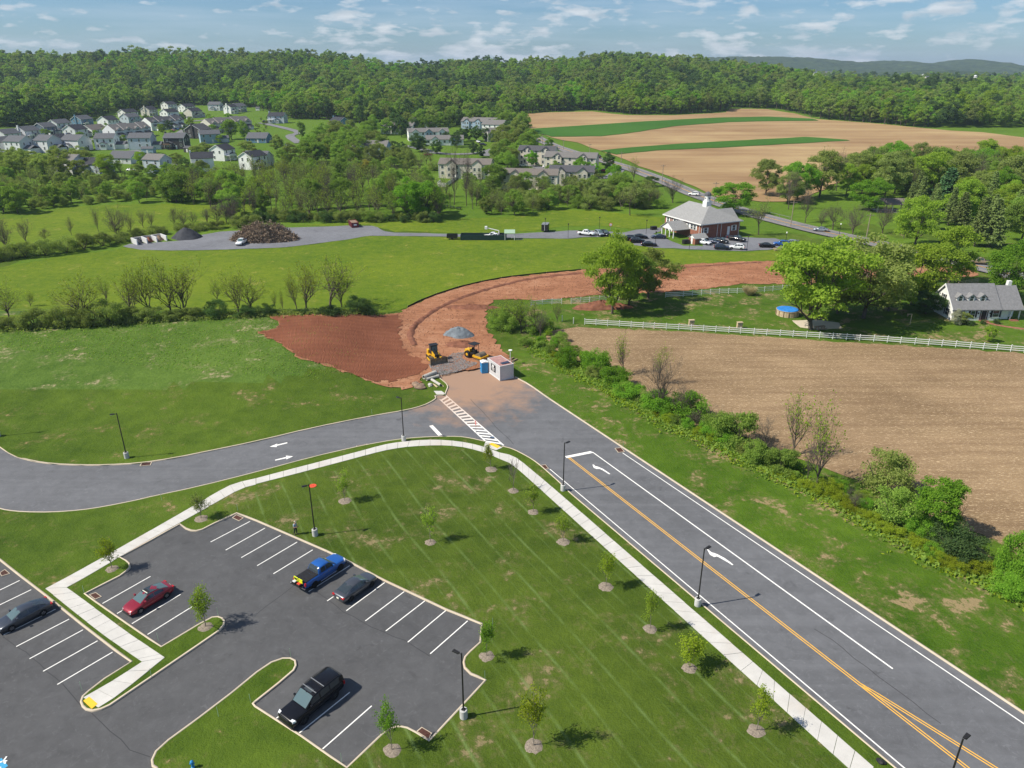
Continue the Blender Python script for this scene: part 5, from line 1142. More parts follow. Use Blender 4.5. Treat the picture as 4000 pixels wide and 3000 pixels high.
# past 300 of a kind the smallest in view become one mass
OVER = []
for kd in ('shrub', 'round'):
    ids = [i for i, p in enumerate(plan) if p[0] == kd]
    ids.sort(key=lambda i: -plan[i][3] * plan[i][4] / (plan[i][1] ** 2 + plan[i][2] ** 2))
    OVER += ids[290:]
mass = [plan[i] for i in OVER]
plan = [p for i, p in enumerate(plan) if i not in set(OVER)]
from collections import Counter, defaultdict
byk = defaultdict(list)
for i, p in enumerate(plan): byk[(p[0], p[5], p[6])].append(i)
labels = {}
for (kind, tint, zone), ids in byk.items():
    base = TINTW[tint] + ' ' + KW[kind]
    if len(ids) == 1: labels[ids[0]] = (base + ' ' + zone, None); continue
    gname = base + ' group ' + zone
    lr = sorted(ids, key=lambda i: plan[i][1] / plan[i][2])
    if len(ids) <= 14:
        for r_, i in enumerate(lr): labels[i] = (ORD[r_] + ' ' + base + (' from the left ' if r_ else ' ') + zone, gname)
    else:
        for r_, i in enumerate(lr):
            hh = plan[i][3]; hs = sorted(plan[k][3] for k in ids); q_ = hs.index(hh) / len(hs)
            third = 'left' if r_ < len(lr) / 3 else 'middle' if r_ < 2 * len(lr) / 3 else 'right'
            labels[i] = (('tall ' if q_ > .66 else 'low ' if q_ < .33 else 'medium ') + base + ' at ' + third + ' ' + zone, gname)
for i, (kind, x, y, h, w, tint, zone) in enumerate(plan):
    plant(kind, x, y, max(h, .6), max(w, .6), tint, labels[i][0], labels[i][1])

# young trees on the lawn
YT = [('lime', 'young tree with green crown beside the landing pad lamp'), ('lime', 'young green tree in the middle of the striped lawn'), ('yellow', 'young tree by the yellow kerb ramp at the junction'),
      ('bark', 'young leafless tree beside the bend of the footpath'), ('lime', 'young thin olive tree near the footpath, next after the leafless one'), ('lime', 'young lime tree near the footpath, third below the junction'),
      ('yellow', 'bright lime young tree opposite the second turn arrow'), ('lime', 'young thin tree with brownish twigs between two lime ones'), ('yellow', 'widest young lime tree beside the footpath'),
      ('yellow', 'yellow green young tree farthest down along the footpath'), ('yellow', 'tall yellow green young tree at the bottom of the lawn'), ('bright', 'dense green young tree below the lot drain'),
      ('bright', 'green young tree at the outer corner of the car park'), ('lime', 'olive young tree on the tip of the car park island'), ('yellow', 'small yellow green tree beside the footpath at the lot entrance'), ('olive', 'young tree between footpath and northern lot corner')]
YH = [(1957, 1835), (2119, 1990), (1834, 1735), (1917, 1770), (2000, 1890), (2117, 2000), (2292, 2152), (2457, 2305), (2610, 2490), (2855, 2685), (2914, 2705), (2931, 2765), (2563, 2425), (2449, 2293), (2222, 2098), (2026, 1925)]
YW = [52, 58, 46, 60, 55, 58, 62, 62, 110, 75, 95, 80, 72, 92, 70, 62]
for i, (x, y) in enumerate(W['young']):
    depth = y * math.cos(0.4044) + 50 * math.sin(0.4044)
    ppm = 2871 / depth
    hgt_m = (YH[i][0] - YH[i][1]) / ppm / math.cos(math.atan2(50, math.hypot(x, y))) * 0.97
    kind = 'young'
    tint, lab = YT[i]
    r_ = plant(kind, x, y, hgt_m, max(YW[i] / ppm, .9), tint, lab, 'young trees planted on the lawn', var=i % NVAR['young'])
    if tint == 'bark':
        COLs = [c for c in r_.children if c.name.startswith('crown')]
        for c in COLs: bpy.data.objects.remove(c)
    mb = MB()
    rs = random.Random(i)
    n = 18; rad = rs.uniform(.68, .88)
    ringv = [(math.cos(2 * math.pi * k / n) * rad * rs.uniform(.85, 1.12), math.sin(2 * math.pi * k / n) * rad * rs.uniform(.85, 1.1)) for k in range(n)]
    V = [(a, b, -.02) for a, b in ringv] + [(a * .75, b * .75, rs.uniform(.05, .09)) for a, b in ringv] + [(a * .35, b * .35, rs.uniform(.08, .14)) for a, b in ringv] + [(0, 0, .1)]
    F = [(k, (k + 1) % n, n + (k + 1) % n, n + k) for k in range(n)] + [(n + k, n + (k + 1) % n, 2 * n + (k + 1) % n, 2 * n + k) for k in range(n)] + [(2 * n + k, 2 * n + (k + 1) % n, 3 * n) for k in range(n)]
    mb.add(V, F)
    o = mb.build('mulch_ring', M['mulch'], None, smooth=True)
    o.location = (x, y, 0.0)
    tag(o, 'grey mulch ring under the ' + lab.replace('young ', '').split(' beside')[0].split(' with')[0], 'mulch', 'mulch rings on the lawn')
    o['label'] = 'mulch ring under the ' + lab

# ---- the wood on the ridge ----
FARP = [p for p in W['far_houses'] + [W['silo']] if p]
fe = W['forest_edge']
FA = np.array([p[0] for p in fe]); FR = np.array([p[1] for p in fe])
rs = np.random.RandomState(3)
pts = []
gy = 620.0
while gy < 2300:
    step = 7.6 if gy < 1150 else 10.5 if gy < 1500 else 16.0
    amin, amax = -.76, .78
    if gy > 1480: amin = .12
    for x in np.arange(amin * gy, amax * gy, step):
        xx = x + rs.uniform(-.45, .45) * step; yy = gy + rs.uniform(-.45, .45) * step
        a = xx / yy
        if math.hypot(xx, yy) < np.interp(a, FA, FR) + 2: continue
        if any(-6 < (xx * fx + yy * fy) / math.hypot(fx, fy) * -1 + math.hypot(fx, fy) < 110 and abs(xx * fy - yy * fx) / math.hypot(fx, fy) < 13 for fx, fy in FARP): continue
        if yy > 1100 and a > .33 and (math.sin(xx / 130.) * math.cos(yy / 170.) > .62): continue
        pts.append((xx, yy))
    gy += step
pts = np.array(pts)
dist = np.hypot(pts[:, 0], pts[:, 1]) - np.interp(pts[:, 0] / pts[:, 1], FA, FR)
order = np.argsort(dist + rs.uniform(0, 3, len(dist)))
edge_i = set(order[:290].tolist())
WT = ['mid', 'olive', 'dark', 'mid', 'bright', 'pale', 'lime', 'mid']
for i in order[:290]:
    x, y = pts[i]
    h = rs.uniform(14, 21); w = h * rs.uniform(.55, .8)
    t = WT[rs.randint(len(WT))]
    a = x / y
    where = 'behind the upper houses' if a < -.33 else 'above the estate meadow' if a < -.05 else 'along the top of the ploughed field' if a < .32 else 'beyond the right end of the ploughed field'
    plant('wood', float(x), float(y), h, w, t, '%s %s edge tree of the wood %s' % ('tall' if h > 17.5 else 'lower', TINTW[t], where), 'edge trees of the wood ' + where)

rest = np.array([i for i in range(len(pts)) if i not in edge_i])
fp = pts[rest]
def mass_object(name, X, Y, size, pick, sources, label, cat):
    """points carrying instanced crowns: one uncountable mass"""
    fm = bpy.data.meshes.new(name)
    fm.vertices.add(len(X)); fm.vertices.foreach_set('co', np.column_stack([X, Y, hgt(X, Y)]).astype(np.float32).ravel())
    for nm, ty, val in (('size', 'FLOAT', size), ('turn', 'FLOAT', rs.uniform(0, 6.28, len(X))), ('pick', 'INT', pick)):
        at = fm.attributes.new(nm, ty, 'POINT'); at.data.foreach_set('value', np.asarray(val).astype(np.int32 if ty == 'INT' else np.float32))
    wood = tag(link(name, fm), label, cat, kind='stuff')
    wcol = bpy.data.collections.new(name + '_sources')
    for i, (cm, tint) in enumerate(sources):
        src = bpy.data.objects.new('%s_source_%02d' % (name, i), cm)
        wcol.objects.link(src)
        src.material_slots[0].link = 'OBJECT'; src.material_slots[0].material = LEAF[tint]
    ng = bpy.data.node_groups.new('scatter_' + name, 'GeometryNodeTree')
    ng.interface.new_socket('Geometry', in_out='INPUT', socket_type='NodeSocketGeometry')
    ng.interface.new_socket('Geometry', in_out='OUTPUT', socket_type='NodeSocketGeometry')
    gi = ng.nodes.new('NodeGroupInput'); go = ng.nodes.new('NodeGroupOutput')
    m2p = ng.nodes.new('GeometryNodeMeshToPoints'); iop = ng.nodes.new('GeometryNodeInstanceOnPoints')
    ci = ng.nodes.new('GeometryNodeCollectionInfo'); ci.inputs['Collection'].default_value = wcol; ci.inputs['Separate Children'].default_value = True
    def attr(nm, ty):
        n = ng.nodes.new('GeometryNodeInputNamedAttribute'); n.data_type = ty; n.inputs['Name'].default_value = nm
        return n.outputs[0]
    cb = ng.nodes.new('ShaderNodeCombineXYZ'); ng.links.new(attr('turn', 'FLOAT'), cb.inputs[2])
    for s_, d_ in ((gi.outputs[0], m2p.inputs[0]), (m2p.outputs[0], iop.inputs['Points']), (ci.outputs[0], iop.inputs['Instance']), (attr('pick', 'INT'), iop.inputs['Instance Index']), (cb.outputs[0], iop.inputs['Rotation']), (attr('size', 'FLOAT'), iop.inputs['Scale']), (iop.outputs[0], go.inputs[0])):
        ng.links.new(s_, d_)
    iop.inputs['Pick Instance'].default_value = True
    wood.modifiers.new('scatter', 'NODES').node_group = ng
# neighbouring trees share a look: stands of one kind
st = np.sin(fp[:, 0] / 47.) + np.sin(fp[:, 1] / 61. + 1) + rs.normal(size=len(fp)) * .9
WS = ['dark', 'mid', 'dark', 'mid', 'olive', 'mid', 'dark', 'lime', 'pale', 'bright']
mass_object('woodland', fp[:, 0], fp[:, 1], np.clip(rs.lognormal(-.16, .27, len(fp)), .45, 1.6), np.clip((st + 2.6) / 5.2 * 10, 0, 9), [(PROTO['wood'][i % 5][1], t) for i, t in enumerate(WS)], 'dense spring wood covering the whole ridge', 'wood')
for kd, nm, lab in (('shrub', 'scrub', 'far small bushes of the scrub that run together'), ('round', 'copse', 'far small trees of the copses that run together')):
    ms = [p for p in mass if p[0] == kd]
    if ms:
        tints = sorted({p[5] for p in ms})
        mass_object(nm, np.array([p[1] for p in ms]), np.array([p[2] for p in ms]), np.array([p[4] / NOM[kd][1] for p in ms]), np.array([tints.index(p[5]) for p in ms]), [(PROTO[kd][i % NVAR[kd]][1], t) for i, t in enumerate(tints)], lab, nm)

# ---- far hills ----
M['hill'] = mat('far_wooded_hill', (0.030, 0.055, 0.022), 1.0, 0.0)
_m, _nt, _b, _pos = new_mat('far_wooded_hills', 1.0, 0.0)
_c = ramp(_nt, noise(_nt, _pos, 0.02, 5.0, 0.7), [(0.35, (0.018, 0.036, 0.014)), (0.65, (0.055, 0.085, 0.030))])
_nt.links.new(_c, _b.inputs['Base Color'])
M['hill'] = _m
def ridge_mesh(name, D, prof, depth, label, seed):
    rs = np.random.RandomState(seed)
    xs = np.arange(prof[0][0], prof[-1][0], 14.0)
    top = np.interp(xs, [p[0] for p in prof], [p[1] for p in prof])
    rows = 14
    V = []
    for j in range(rows):
        t = j / (rows - 1)
        y = D - depth * (1 - t) * .6 + depth * .4 * t
        hgtf = math.sin(min(t / .6, 1.0) * math.pi / 2) if t < .6 else math.cos((t - .6) / .4 * math.pi / 2)
        V.append(np.column_stack([xs + rs.uniform(-5, 5, len(xs)), y + rs.uniform(-20, 20, len(xs)), (top + 4) * hgtf - 4 + rs.uniform(-4.0, 4.0, len(xs)) * (.4 + hgtf * .6) + 12]))
    V = np.concatenate(V); n = len(xs)
    i = np.arange(n - 1)
    F = np.concatenate([np.column_stack([j * n + i, j * n + i + 1, (j + 1) * n + i + 1, (j + 1) * n + i]) for j in range(rows - 1)])
    o = struct('hills', np_mesh(name, V, F, (M['hill'],)))
    tag(o, label, 'hills')
hillpx = lambda D, pts: [((px - 2000) / 3123.0 * D, z) for px, z in pts]
ridge_mesh('hills_far', 4700, hillpx(4700, [(2200, 60), (2600, 92), (2850, 106), (3050, 104), (3150, 98), (3250, 84), (3350, 72), (3430, 84), (3500, 82), (3580, 62), (3680, 74), (3745, 92), (3800, 82), (3870, 46), (3960, 22), (4100, 14), (4500, 30)]), 1500, 'blue wooded hills on the horizon', 1)
ridge_mesh('hills_near', 3300, hillpx(3300, [(2900, 0), (3200, 10), (3350, 14), (3500, 28), (3600, 34), (3700, 32), (3800, 26), (3900, 18), (4000, 12), (4200, 20), (4600, 26)]), 900, 'darker wooded hill below the farthest ridge', 2)
plain = struct('plain', np_mesh('plain', [(-6000, 3200, 8), (9000, 3200, 8), (9000, 9000, 8), (-6000, 9000, 8)], [(0, 1, 2, 3)], (M['far_field'],)))
tag(plain, 'distant low country before the hills', 'ground')

# ======================= vehicles and machines =======================
def paint(name, col, metal=0.3, rough=0.28):
    return mat(name, col, rough, 0.5, metal, coat=0.8)
PAINT = {'white': paint('white_car_paint', (0.78, 0.79, 0.80), 0.0), 'silver': paint('silver_car_paint', (0.42, 0.46, 0.50), 0.6), 'black': mat('black_car_paint', (0.006, 0.006, 0.008), 0.25, 0.3, 0.0, coat=0.2),
         'navy': paint('navy_car_paint', (0.018, 0.028, 0.060)), 'tan': paint('tan_car_paint', (0.33, 0.26, 0.16)), 'blue': paint('blue_car_paint', (0.015, 0.115, 0.42)), 'red': paint('red_car_paint', (0.28, 0.012, 0.025)),
         'grey': paint('grey_car_paint', (0.085, 0.092, 0.105), 0.5), 'slate': paint('slate_car_paint', (0.060, 0.068, 0.082), 0.5)}
M['glass'] = mat('car_glass', (0.030, 0.040, 0.045), 0.04, 0.9)
M['glass_sky_tint'] = mat('sky_lit_glass', (0.085, 0.13, 0.135), 0.05, 0.9)  # paler copy of car glass, teal sky reflection painted into its colour
M['tyre'] = mat('tyre_rubber', (0.014, 0.014, 0.015), 0.85, 0.2)
M['rim'] = mat('alloy_rim', (0.38, 0.38, 0.40), 0.35, 0.5, 0.7)
M['rim_dark'] = mat('dark_rim', (0.05, 0.05, 0.055), 0.4, 0.5, 0.5)
M['black_plastic'] = mat('black_plastic', (0.016, 0.016, 0.018), 0.6, 0.3)
M['lamp_glass'] = mat('headlamp_lens', (0.72, 0.74, 0.76), 0.1, 0.8)
M['tail'] = mat('tail_lamp_lens', (0.42, 0.012, 0.012), 0.2, 0.7)
M['chrome'] = mat('chrome', (0.65, 0.66, 0.68), 0.12, 0.5, 1.0)
M['plate'] = mat('number_plate', (0.75, 0.75, 0.62), 0.5)
M['white_metal'] = mat('white_painted_metal', (0.58, 0.59, 0.59), 0.6, 0.4, vary=0.08)
M['black_metal'] = mat('black_powder_coat', (0.016, 0.015, 0.015), 0.5, 0.4)
M['grey_metal'] = mat('grey_steel', (0.30, 0.31, 0.32), 0.5, 0.5, 0.5)
M['machine'] = mat('machine_yellow', (0.62, 0.34, 0.015), 0.45, 0.4, vary=0.12, scale=2.0)
M['steel'] = mat('worn_steel', (0.21, 0.17, 0.12), 0.6, 0.4, 0.4, vary=0.35, scale=2.0)

CARS = {
 'sedan': dict(L=4.85, st=[(-2.42, .66, .40, .66), (-2.36, .84, .28, .90), (-2.0, .90, .21, 1.01), (-1.4, .92, .19, 1.03), (-.5, .925, .18, .99), (.6, .925, .18, .97), (1.1, .92, .19, .95), (1.7, .91, .20, .87), (2.15, .85, .22, .76), (2.36, .73, .27, .65), (2.43, .56, .34, .55)],
     cab=[(-1.85, .80, .74, .99, 1.02), (-1.35, .82, .66, .99, 1.24), (-.85, .83, .63, .98, 1.41), (-.2, .83, .63, .97, 1.465), (.3, .83, .63, .96, 1.43), (.72, .82, .66, .95, 1.22), (1.18, .79, .74, .93, .95)], win=[(-1.28, -.32), (-.24, .68)], wb=(-1.42, 1.42), wr=.335),
 'suv': dict(L=4.75, st=[(-2.37, .74, .45, .80), (-2.30, .88, .32, 1.00), (-1.9, .92, .24, 1.08), (-1.3, .94, .24, 1.09), (0, .94, .24, 1.06), (.9, .94, .24, 1.04), (1.5, .93, .25, 1.00), (2.0, .90, .28, .92), (2.28, .80, .34, .80), (2.37, .64, .42, .68)],
     cab=[(-2.24, .82, .78, 1.06, 1.10), (-2.05, .84, .70, 1.07, 1.45), (-1.6, .85, .68, 1.07, 1.66), (-.6, .85, .69, 1.06, 1.71), (.2, .85, .69, 1.04, 1.68), (.6, .84, .71, 1.03, 1.42), (1.05, .81, .78, 1.01, 1.04)], win=[(-1.75, -1.0), (-.92, -.18), (-.10, .60)], wb=(-1.38, 1.40), wr=.36),
 'bigsuv': dict(L=5.72, st=[(-2.86, .80, .50, .85), (-2.80, .96, .38, 1.10), (-2.3, 1.00, .30, 1.20), (-1.5, 1.02, .28, 1.21), (0, 1.02, .28, 1.20), (1.0, 1.02, .28, 1.19), (1.7, 1.01, .29, 1.18), (2.4, 1.00, .30, 1.17), (2.76, .97, .34, 1.12), (2.86, .92, .40, 1.00)],
     cab=[(-2.82, .94, .90, 1.20, 1.26), (-2.76, .95, .86, 1.21, 1.74), (-2.52, .95, .84, 1.21, 1.93), (-.8, .95, .85, 1.21, 1.98), (.42, .95, .84, 1.20, 1.94), (.80, .94, .86, 1.20, 1.64), (1.28, .92, .90, 1.19, 1.24)], win=[(-2.3, -1.3), (-1.2, -.25), (-.15, .72)], wb=(-1.62, 1.62), wr=.40),
 'pickup': dict(L=5.85, st=[(-2.92, .84, .52, .95), (-2.86, .96, .45, 1.16), (-2.3, .99, .40, 1.20), (-1.1, 1.0, .38, 1.20), (0, 1.0, .36, 1.17), (.9, 1.0, .36, 1.15), (1.5, .99, .36, 1.14), (2.3, .97, .36, 1.08), (2.72, .90, .40, 1.00), (2.90, .76, .46, .86)],
     cab=[(-1.05, .90, .86, 1.17, 1.22), (-.95, .90, .76, 1.17, 1.66), (-.7, .91, .74, 1.17, 1.84), (-.1, .91, .74, 1.16, 1.90), (.5, .91, .74, 1.16, 1.85), (.85, .90, .77, 1.15, 1.58), (1.32, .87, .82, 1.13, 1.17)], win=[(-.68, -.08), (0.0, .85)], wb=(-1.75, 1.82), wr=.41),
}
def car_proto(style, sub=2, rails=False, bed=False, sunroof=None, rim='rim'):
    sp = CARS[style]
    root = empty('car')
    # lower body
    V = []; F = []
    NS = len(sp['st'])
    for x, w, zl, zs in sp['st']:
        zm = zl + (zs - zl) * .45
        half = [(w * .80, zl), (w * .96, zl + .05), (w, zm), (w * .985, zs - .10), (w * .90, zs - .015), (w * .55, zs + .012)]
        sec = [(-a, z) for a, z in half] + [(0, zs + .02)] + [(a, z) for a, z in half[::-1]]
        V += [(x, y, z) for y, z in sec]
    k = 13
    for i in range(NS - 1):
        for j in range(k - 1):
            F.append((i * k + j, i * k + j + 1, (i + 1) * k + j + 1, (i + 1) * k + j))
        F.append((i * k + k - 1, i * k, (i + 1) * k, (i + 1) * k + k - 1))
    F.append(tuple(range(k))[::-1]); F.append(tuple(range((NS - 1) * k, NS * k)))
    mb = MB(); mb.add(V, [f[::-1] for f in F])
    body = mb.build('body', PAINT['white'], root, smooth=True)
    s = body.modifiers.new('subsurf', 'SUBSURF'); s.levels = sub; s.render_levels = sub
    # cabin
    cab = sp['cab']; NC = len(cab)
    V = []; F = []
    for x, wb, wr, zb, zt in cab:
        sec = [(-wb, zb), (-(wb * .35 + wr * .65), zb + (zt - zb) * .62), (-wr, zt - .05 * min(1, (zt - zb) * 3)), (-wr * .72, zt - .005), (0, zt + .015)]
        sec = sec + [(-a, z) for a, z in sec[:-1][::-1]]
        V += [(x, y, z) for y, z in sec]
    k = 9
    for i in range(NC - 1):
        for j in range(k - 1): F.append((i * k + j, (i + 1) * k + j, (i + 1) * k + j + 1, i * k + j + 1))
    F.append(tuple(range(k))); F.append(tuple(range((NC - 1) * k, NC * k))[::-1])
    mb = MB(); mb.add(V, F)
    mb.build('cabin', PAINT['white'], root, smooth=True)
    def cv(x):
        for i in range(NC - 1):
            a, b = cab[i], cab[i + 1]
            if a[0] <= x <= b[0]:
                t = (x - a[0]) / (b[0] - a[0])
                return [a[j] * (1 - t) + b[j] * t for j in range(5)]
        return list(cab[0] if x < cab[0][0] else cab[-1])
    def sidept(x, t, sgn, off):
        _, wb, wr, zb, zt = cv(x)
        mid = wb * .35 + wr * .65
        y = wb + (mid - wb) * (t / .62) if t < .62 else mid + (wr - mid) * (t - .62) / .38
        zz = zb + (zt - .05 - zb) * t
        return (x, sgn * (y + off), zz + .01)
    # glass: sides
    for sgn in (-1, 1):
        for a, b in sp['win']:
            mb = MB()
            xs = np.linspace(a, b, 6)
            rows = [.12, .5, .92]
            P_ = []
            for t in rows:
                for x in xs:
                    P_.append(sidept(x, t, sgn, .012))
            fs = []
            for r_ in range(2):
                for c in range(5):
                    q = (r_ * 6 + c, r_ * 6 + c + 1, (r_ + 1) * 6 + c + 1, (r_ + 1) * 6 + c)
                    fs.append(q if sgn < 0 else q[::-1])
            mb.add(P_, fs)
            mb.build('side_window', M['glass'], root, smooth=True)
    # windscreen and rear window follow the end slopes of the cabin
    def endglass(name, i0, i1, i2, m, flip):
        mb = MB(); P_ = []
        rowsx = []
        for i, f in ((i0, .10), (i1, 0), (i2, -.06)):
            rowsx.append(i)
        pts = []
        for n_, i in enumerate((i0, i1, i2)):
            x, wb, wr, zb, zt = cab[i]
            t = .93
            zc = zt + .018
            nx = .018 * (1 if flip else -1)
            w2 = wr * (.93 if n_ else .90)
            for yy in (-w2, -w2 * .72, 0, w2 * .72, w2):
                edge = abs(yy) / wr
                zdrop = 0 if edge < .73 else .05 * min(1, (zt - zb) * 3) * (edge - .72) / .28
                pts.append((x + nx, yy, zc - zdrop + (.02 if n_ == 0 else 0) - (.02 if n_ == 2 else 0)))
        fs = []
        for r_ in range(2):
            for c in range(4):
                q = (r_ * 5 + c, r_ * 5 + c + 1, (r_ + 1) * 5 + c + 1, (r_ + 1) * 5 + c)
                fs.append(q if flip else q[::-1])
        mb.add(pts, fs)
        return mb.build(name, m, root, smooth=True)
    endglass('windscreen', NC - 1, NC - 2, NC - 3, M['glass_sky_tint'], True)
    endglass('rear_window', 0, 1, 2, M['glass'], False)
    # wheels
    W_ = sp['st'][NS // 2][1]
    for xw in sp['wb']:
        for sgn in (-1, 1):
            r_ = sp['wr']
            mb = MB(); mb.lathe([(r_ * .93 + .05, -.004), (r_ * .93 + .05, .012)], 20, (xw, 0, r_ + .02), 'y')
            mb.v = [(x, sgn * (W_ - .012 + y), max(z, .16)) for x, y, z in mb.v]
            if sgn < 0: mb.f = [f[::-1] for f in mb.f]
            mb.build('wheel_arch', M['black_plastic'], root)
            wh = MB(); wh.lathe([(r_ * .6, -.1), (r_ * .94, -.1), (r_, -.07), (r_, .07), (r_ * .94, .1), (r_ * .62, .1), (r_ * .6, .085)], 20, (0, 0, 0), 'y')
            wo = wh.build('wheel', M['tyre'], root, smooth=False)
            wo.location = (xw, sgn * (W_ - .07), r_)
            rm = MB()
            rm.lathe([(r_ * .62, .05), (r_ * .62, .07)], 18, (0, 0, 0), 'y')
            for q in range(7):
                t = 2 * math.pi * q / 7
                c_, s_ = math.cos(t), math.sin(t)
                rm.hexa([(c_ * .05 - s_ * .02, .075, s_ * .05 + c_ * .02), (c_ * .05 + s_ * .02, .075, s_ * .05 - c_ * .02), (c_ * r_ * .6 + s_ * .025, .075, s_ * r_ * .6 - c_ * .025), (c_ * r_ * .6 - s_ * .025, .075, s_ * r_ * .6 + c_ * .025),
                         (c_ * .05 - s_ * .02, .10, s_ * .05 + c_ * .02), (c_ * .05 + s_ * .02, .10, s_ * .05 - c_ * .02), (c_ * r_ * .6 + s_ * .025, .095, s_ * r_ * .6 - c_ * .025), (c_ * r_ * .6 - s_ * .025, .095, s_ * r_ * .6 + c_ * .025)])
            rm.v = [(x, sgn * y, z) for x, y, z in rm.v]
            rm.build('rim', M[rim], wo)
    xf = sp['st'][-2][0]; wf = sp['st'][-2][1]; zf = sp['st'][-2][3]
    xr = sp['st'][0][0]; zr = sp['st'][1][3]
    tall = style != 'sedan'
    for sgn in (-1, 1):
        hl = MB(); hl.hexa([(xf - .28, sgn * (wf + .10), zf - .17), (xf + .02, sgn * (wf - .02), zf - .19), (xf + .05, sgn * (wf - .30), zf - .17), (xf - .2, sgn * (wf - .28), zf - .15),
                            (xf - .28, sgn * (wf + .10), zf - .02), (xf - .03, sgn * (wf - .04), zf - .035), (xf + .0, sgn * (wf - .30), zf + .01), (xf - .2, sgn * (wf - .28), zf + .03)])
        hl.build('headlight', M['lamp_glass'], root)
        tl = MB(); w2 = sp['st'][1][1]
        if tall: tl.box(xr - .0, xr + .14, min(sgn * (w2 - .16), sgn * (w2 + .015)), max(sgn * (w2 - .16), sgn * (w2 + .015)), zr - .34, zr + .02)
        else: tl.box(xr + .0, xr + .2, min(sgn * (w2 - .34), sgn * (w2 + .005)), max(sgn * (w2 - .34), sgn * (w2 + .005)), zr - .15, zr - .02)
        tl.build('tail_light', M['tail'], root)
        mi = MB(); xm = cab[-2][0] + .02; ym = cab[-2][1] + .02
        mi.box(xm - .05, xm + .12, min(sgn * ym, sgn * (ym + .24)), max(sgn * ym, sgn * (ym + .24)), cab[-2][3] + .04, cab[-2][3] + .22)
        mo = mi.build('mirror', PAINT['white'], root, bevel=.03)
        for dx in sp['win']:
            hd = MB(); hd.box(dx[0] + .08, dx[0] + .28, min(sgn * (W_ - .005), sgn * (W_ + .02)), max(sgn * (W_ - .005), sgn * (W_ + .02)), cab[3][3] - .16, cab[3][3] - .12)
            hd.build('door_handle', M['chrome'] if style != 'sedan' else M['black_plastic'], root)
    g = MB(); g.box(xf + .03, xf + .10, -wf * .55, wf * .55, zf - (.42 if tall else .30), zf - (.08 if tall else .12)); g.build('grille', M['black_plastic'], root, bevel=.02)
    b = MB(); b.box(xf - .02, xf + .13, -wf * .92, wf * .92, sp['st'][-2][2] - .02, sp['st'][-2][2] + .12); b.build('bumper', M['black_plastic'], root, bevel=.03)
    p = MB(); p.box(xr - .03, xr + .02, -.16, .16, zr - .32, zr - .17); p.build('number_plate', M['plate'], root)
    if rails:
        for xx in (-.75, .1):
            q = MB(); zt = cv(xx)[4]; q.box(xx - .03, xx + .03, -.84, .84, zt + .06, zt + .10); q.build('roof_bar', M['grey_metal'], root)
        for sgn in (-1, 1):
            q = MB(); q.tube([(-2.4, sgn * .80, 1.96), (-1.5, sgn * .82, 2.035), (-.2, sgn * .82, 2.035), (.4, sgn * .80, 1.97)], .022, 6); q.build('roof_rail', M['black_plastic'], root)
        q = MB(); q.box(-.05, .34, -.46, .46, 1.95, 2.0); q.build('sunroof', M['glass'], root)
    if sunroof:
        q = MB(); zt = cv(-.3)[4]
        q.add([(-.95, -.56, cv(-.95)[4] + .012), (-.95, .56, cv(-.95)[4] + .012), (-.2, .56, cv(-.2)[4] + .02), (-.2, -.56, cv(-.2)[4] + .02), (.32, .56, cv(.32)[4] + .018), (.32, -.56, cv(.32)[4] + .018)], [(0, 3, 2, 1), (3, 5, 4, 2)])
        q.build('glass_roof', M['glass'], root)
        q = MB(); q.box(-.12, .14, -.38, .38, cv(0)[4] + .024, cv(0)[4] + .034); q.build('roof_opening', M['black_plastic'], root)
        q = MB(); q.box(.14, .20, -.42, .42, cv(.1)[4] + .02, cv(.1)[4] + .06); q.build('wind_deflector', M['plate'], root)
    if bed:
        q = MB()
        for i in range(4):
            x0 = -2.82 + i * .44
            q = MB(); q.box(x0 + .012, x0 + .428, -.84, .84, 1.20, 1.245 + (.004 if i % 2 else 0)); q.build('tonneau_panel', M['black_plastic'], root, bevel=.01)
    else:
        if style == 'pickup':
            q = MB(); q.box(-2.78, -1.12, -.82, .82, 1.19, 1.235); q.build('cargo_bed', M['black_plastic'], root)
    return root
PROTO_CAR = {'sedan': car_proto('sedan', 1), 'suv': car_proto('suv', 1), 'pickup': car_proto('pickup', 1)}
for k in PROTO_CAR: PROTO_CAR[k].name = {'sedan': 'car', 'suv': 'car', 'pickup': 'pickup_truck'}[k]
PAINTED = ('body', 'cabin', 'mirror')
def repaint(root, colr):
    for c in root.children:
        if c.name.split('.')[0] in PAINTED:
            c.material_slots[0].link = 'OBJECT'; c.material_slots[0].material = PAINT[colr]
def set_car(root, x, y, z, head, label, cat, group=None):
    root.location = (x, y, z); root.rotation_euler = (0, 0, head); tag(root, label, cat, group)
used = set()
for k, colr, x, y, hd, lab in W['cars_far']:
    if k in used: c = copy_tree(PROTO_CAR[k])
    else: c = PROTO_CAR[k]; used.add(k)
    repaint(c, colr)
    onroad = 'highway' in lab
    set_car(c, x, y, float(hgt(x, y)) + (.36 if onroad else .26 if y > 350 else .10), R(hd), lab, 'pickup' if k == 'pickup' else 'car', 'vehicles around the hall' if y < 300 and not onroad else 'vehicles far away')
def stall_dir(i):
    a, b = W['stalls'][i]
    return math.atan2(b[1] - a[1], b[0] - a[0])
def mid(k, back=0.0):
    (a, b) = W['cars_near'][k]
    return (a[0] + b[0]) / 2, (a[1] + b[1]) / 2
c = car_proto('pickup', 2, bed=True, rim='rim_dark'); c.name = 'pickup_truck'; repaint(c, 'blue')
x, y = mid('blue'); set_car(c, x, y, ROADZ, stall_dir(8), 'blue crew cab pickup with black bed cover and lowered tailgate', 'pickup', 'vehicles in the car park'); blue = c
for ch in list(c.children):
    if ch.name.startswith('number_plate'): bpy.data.objects.remove(ch)
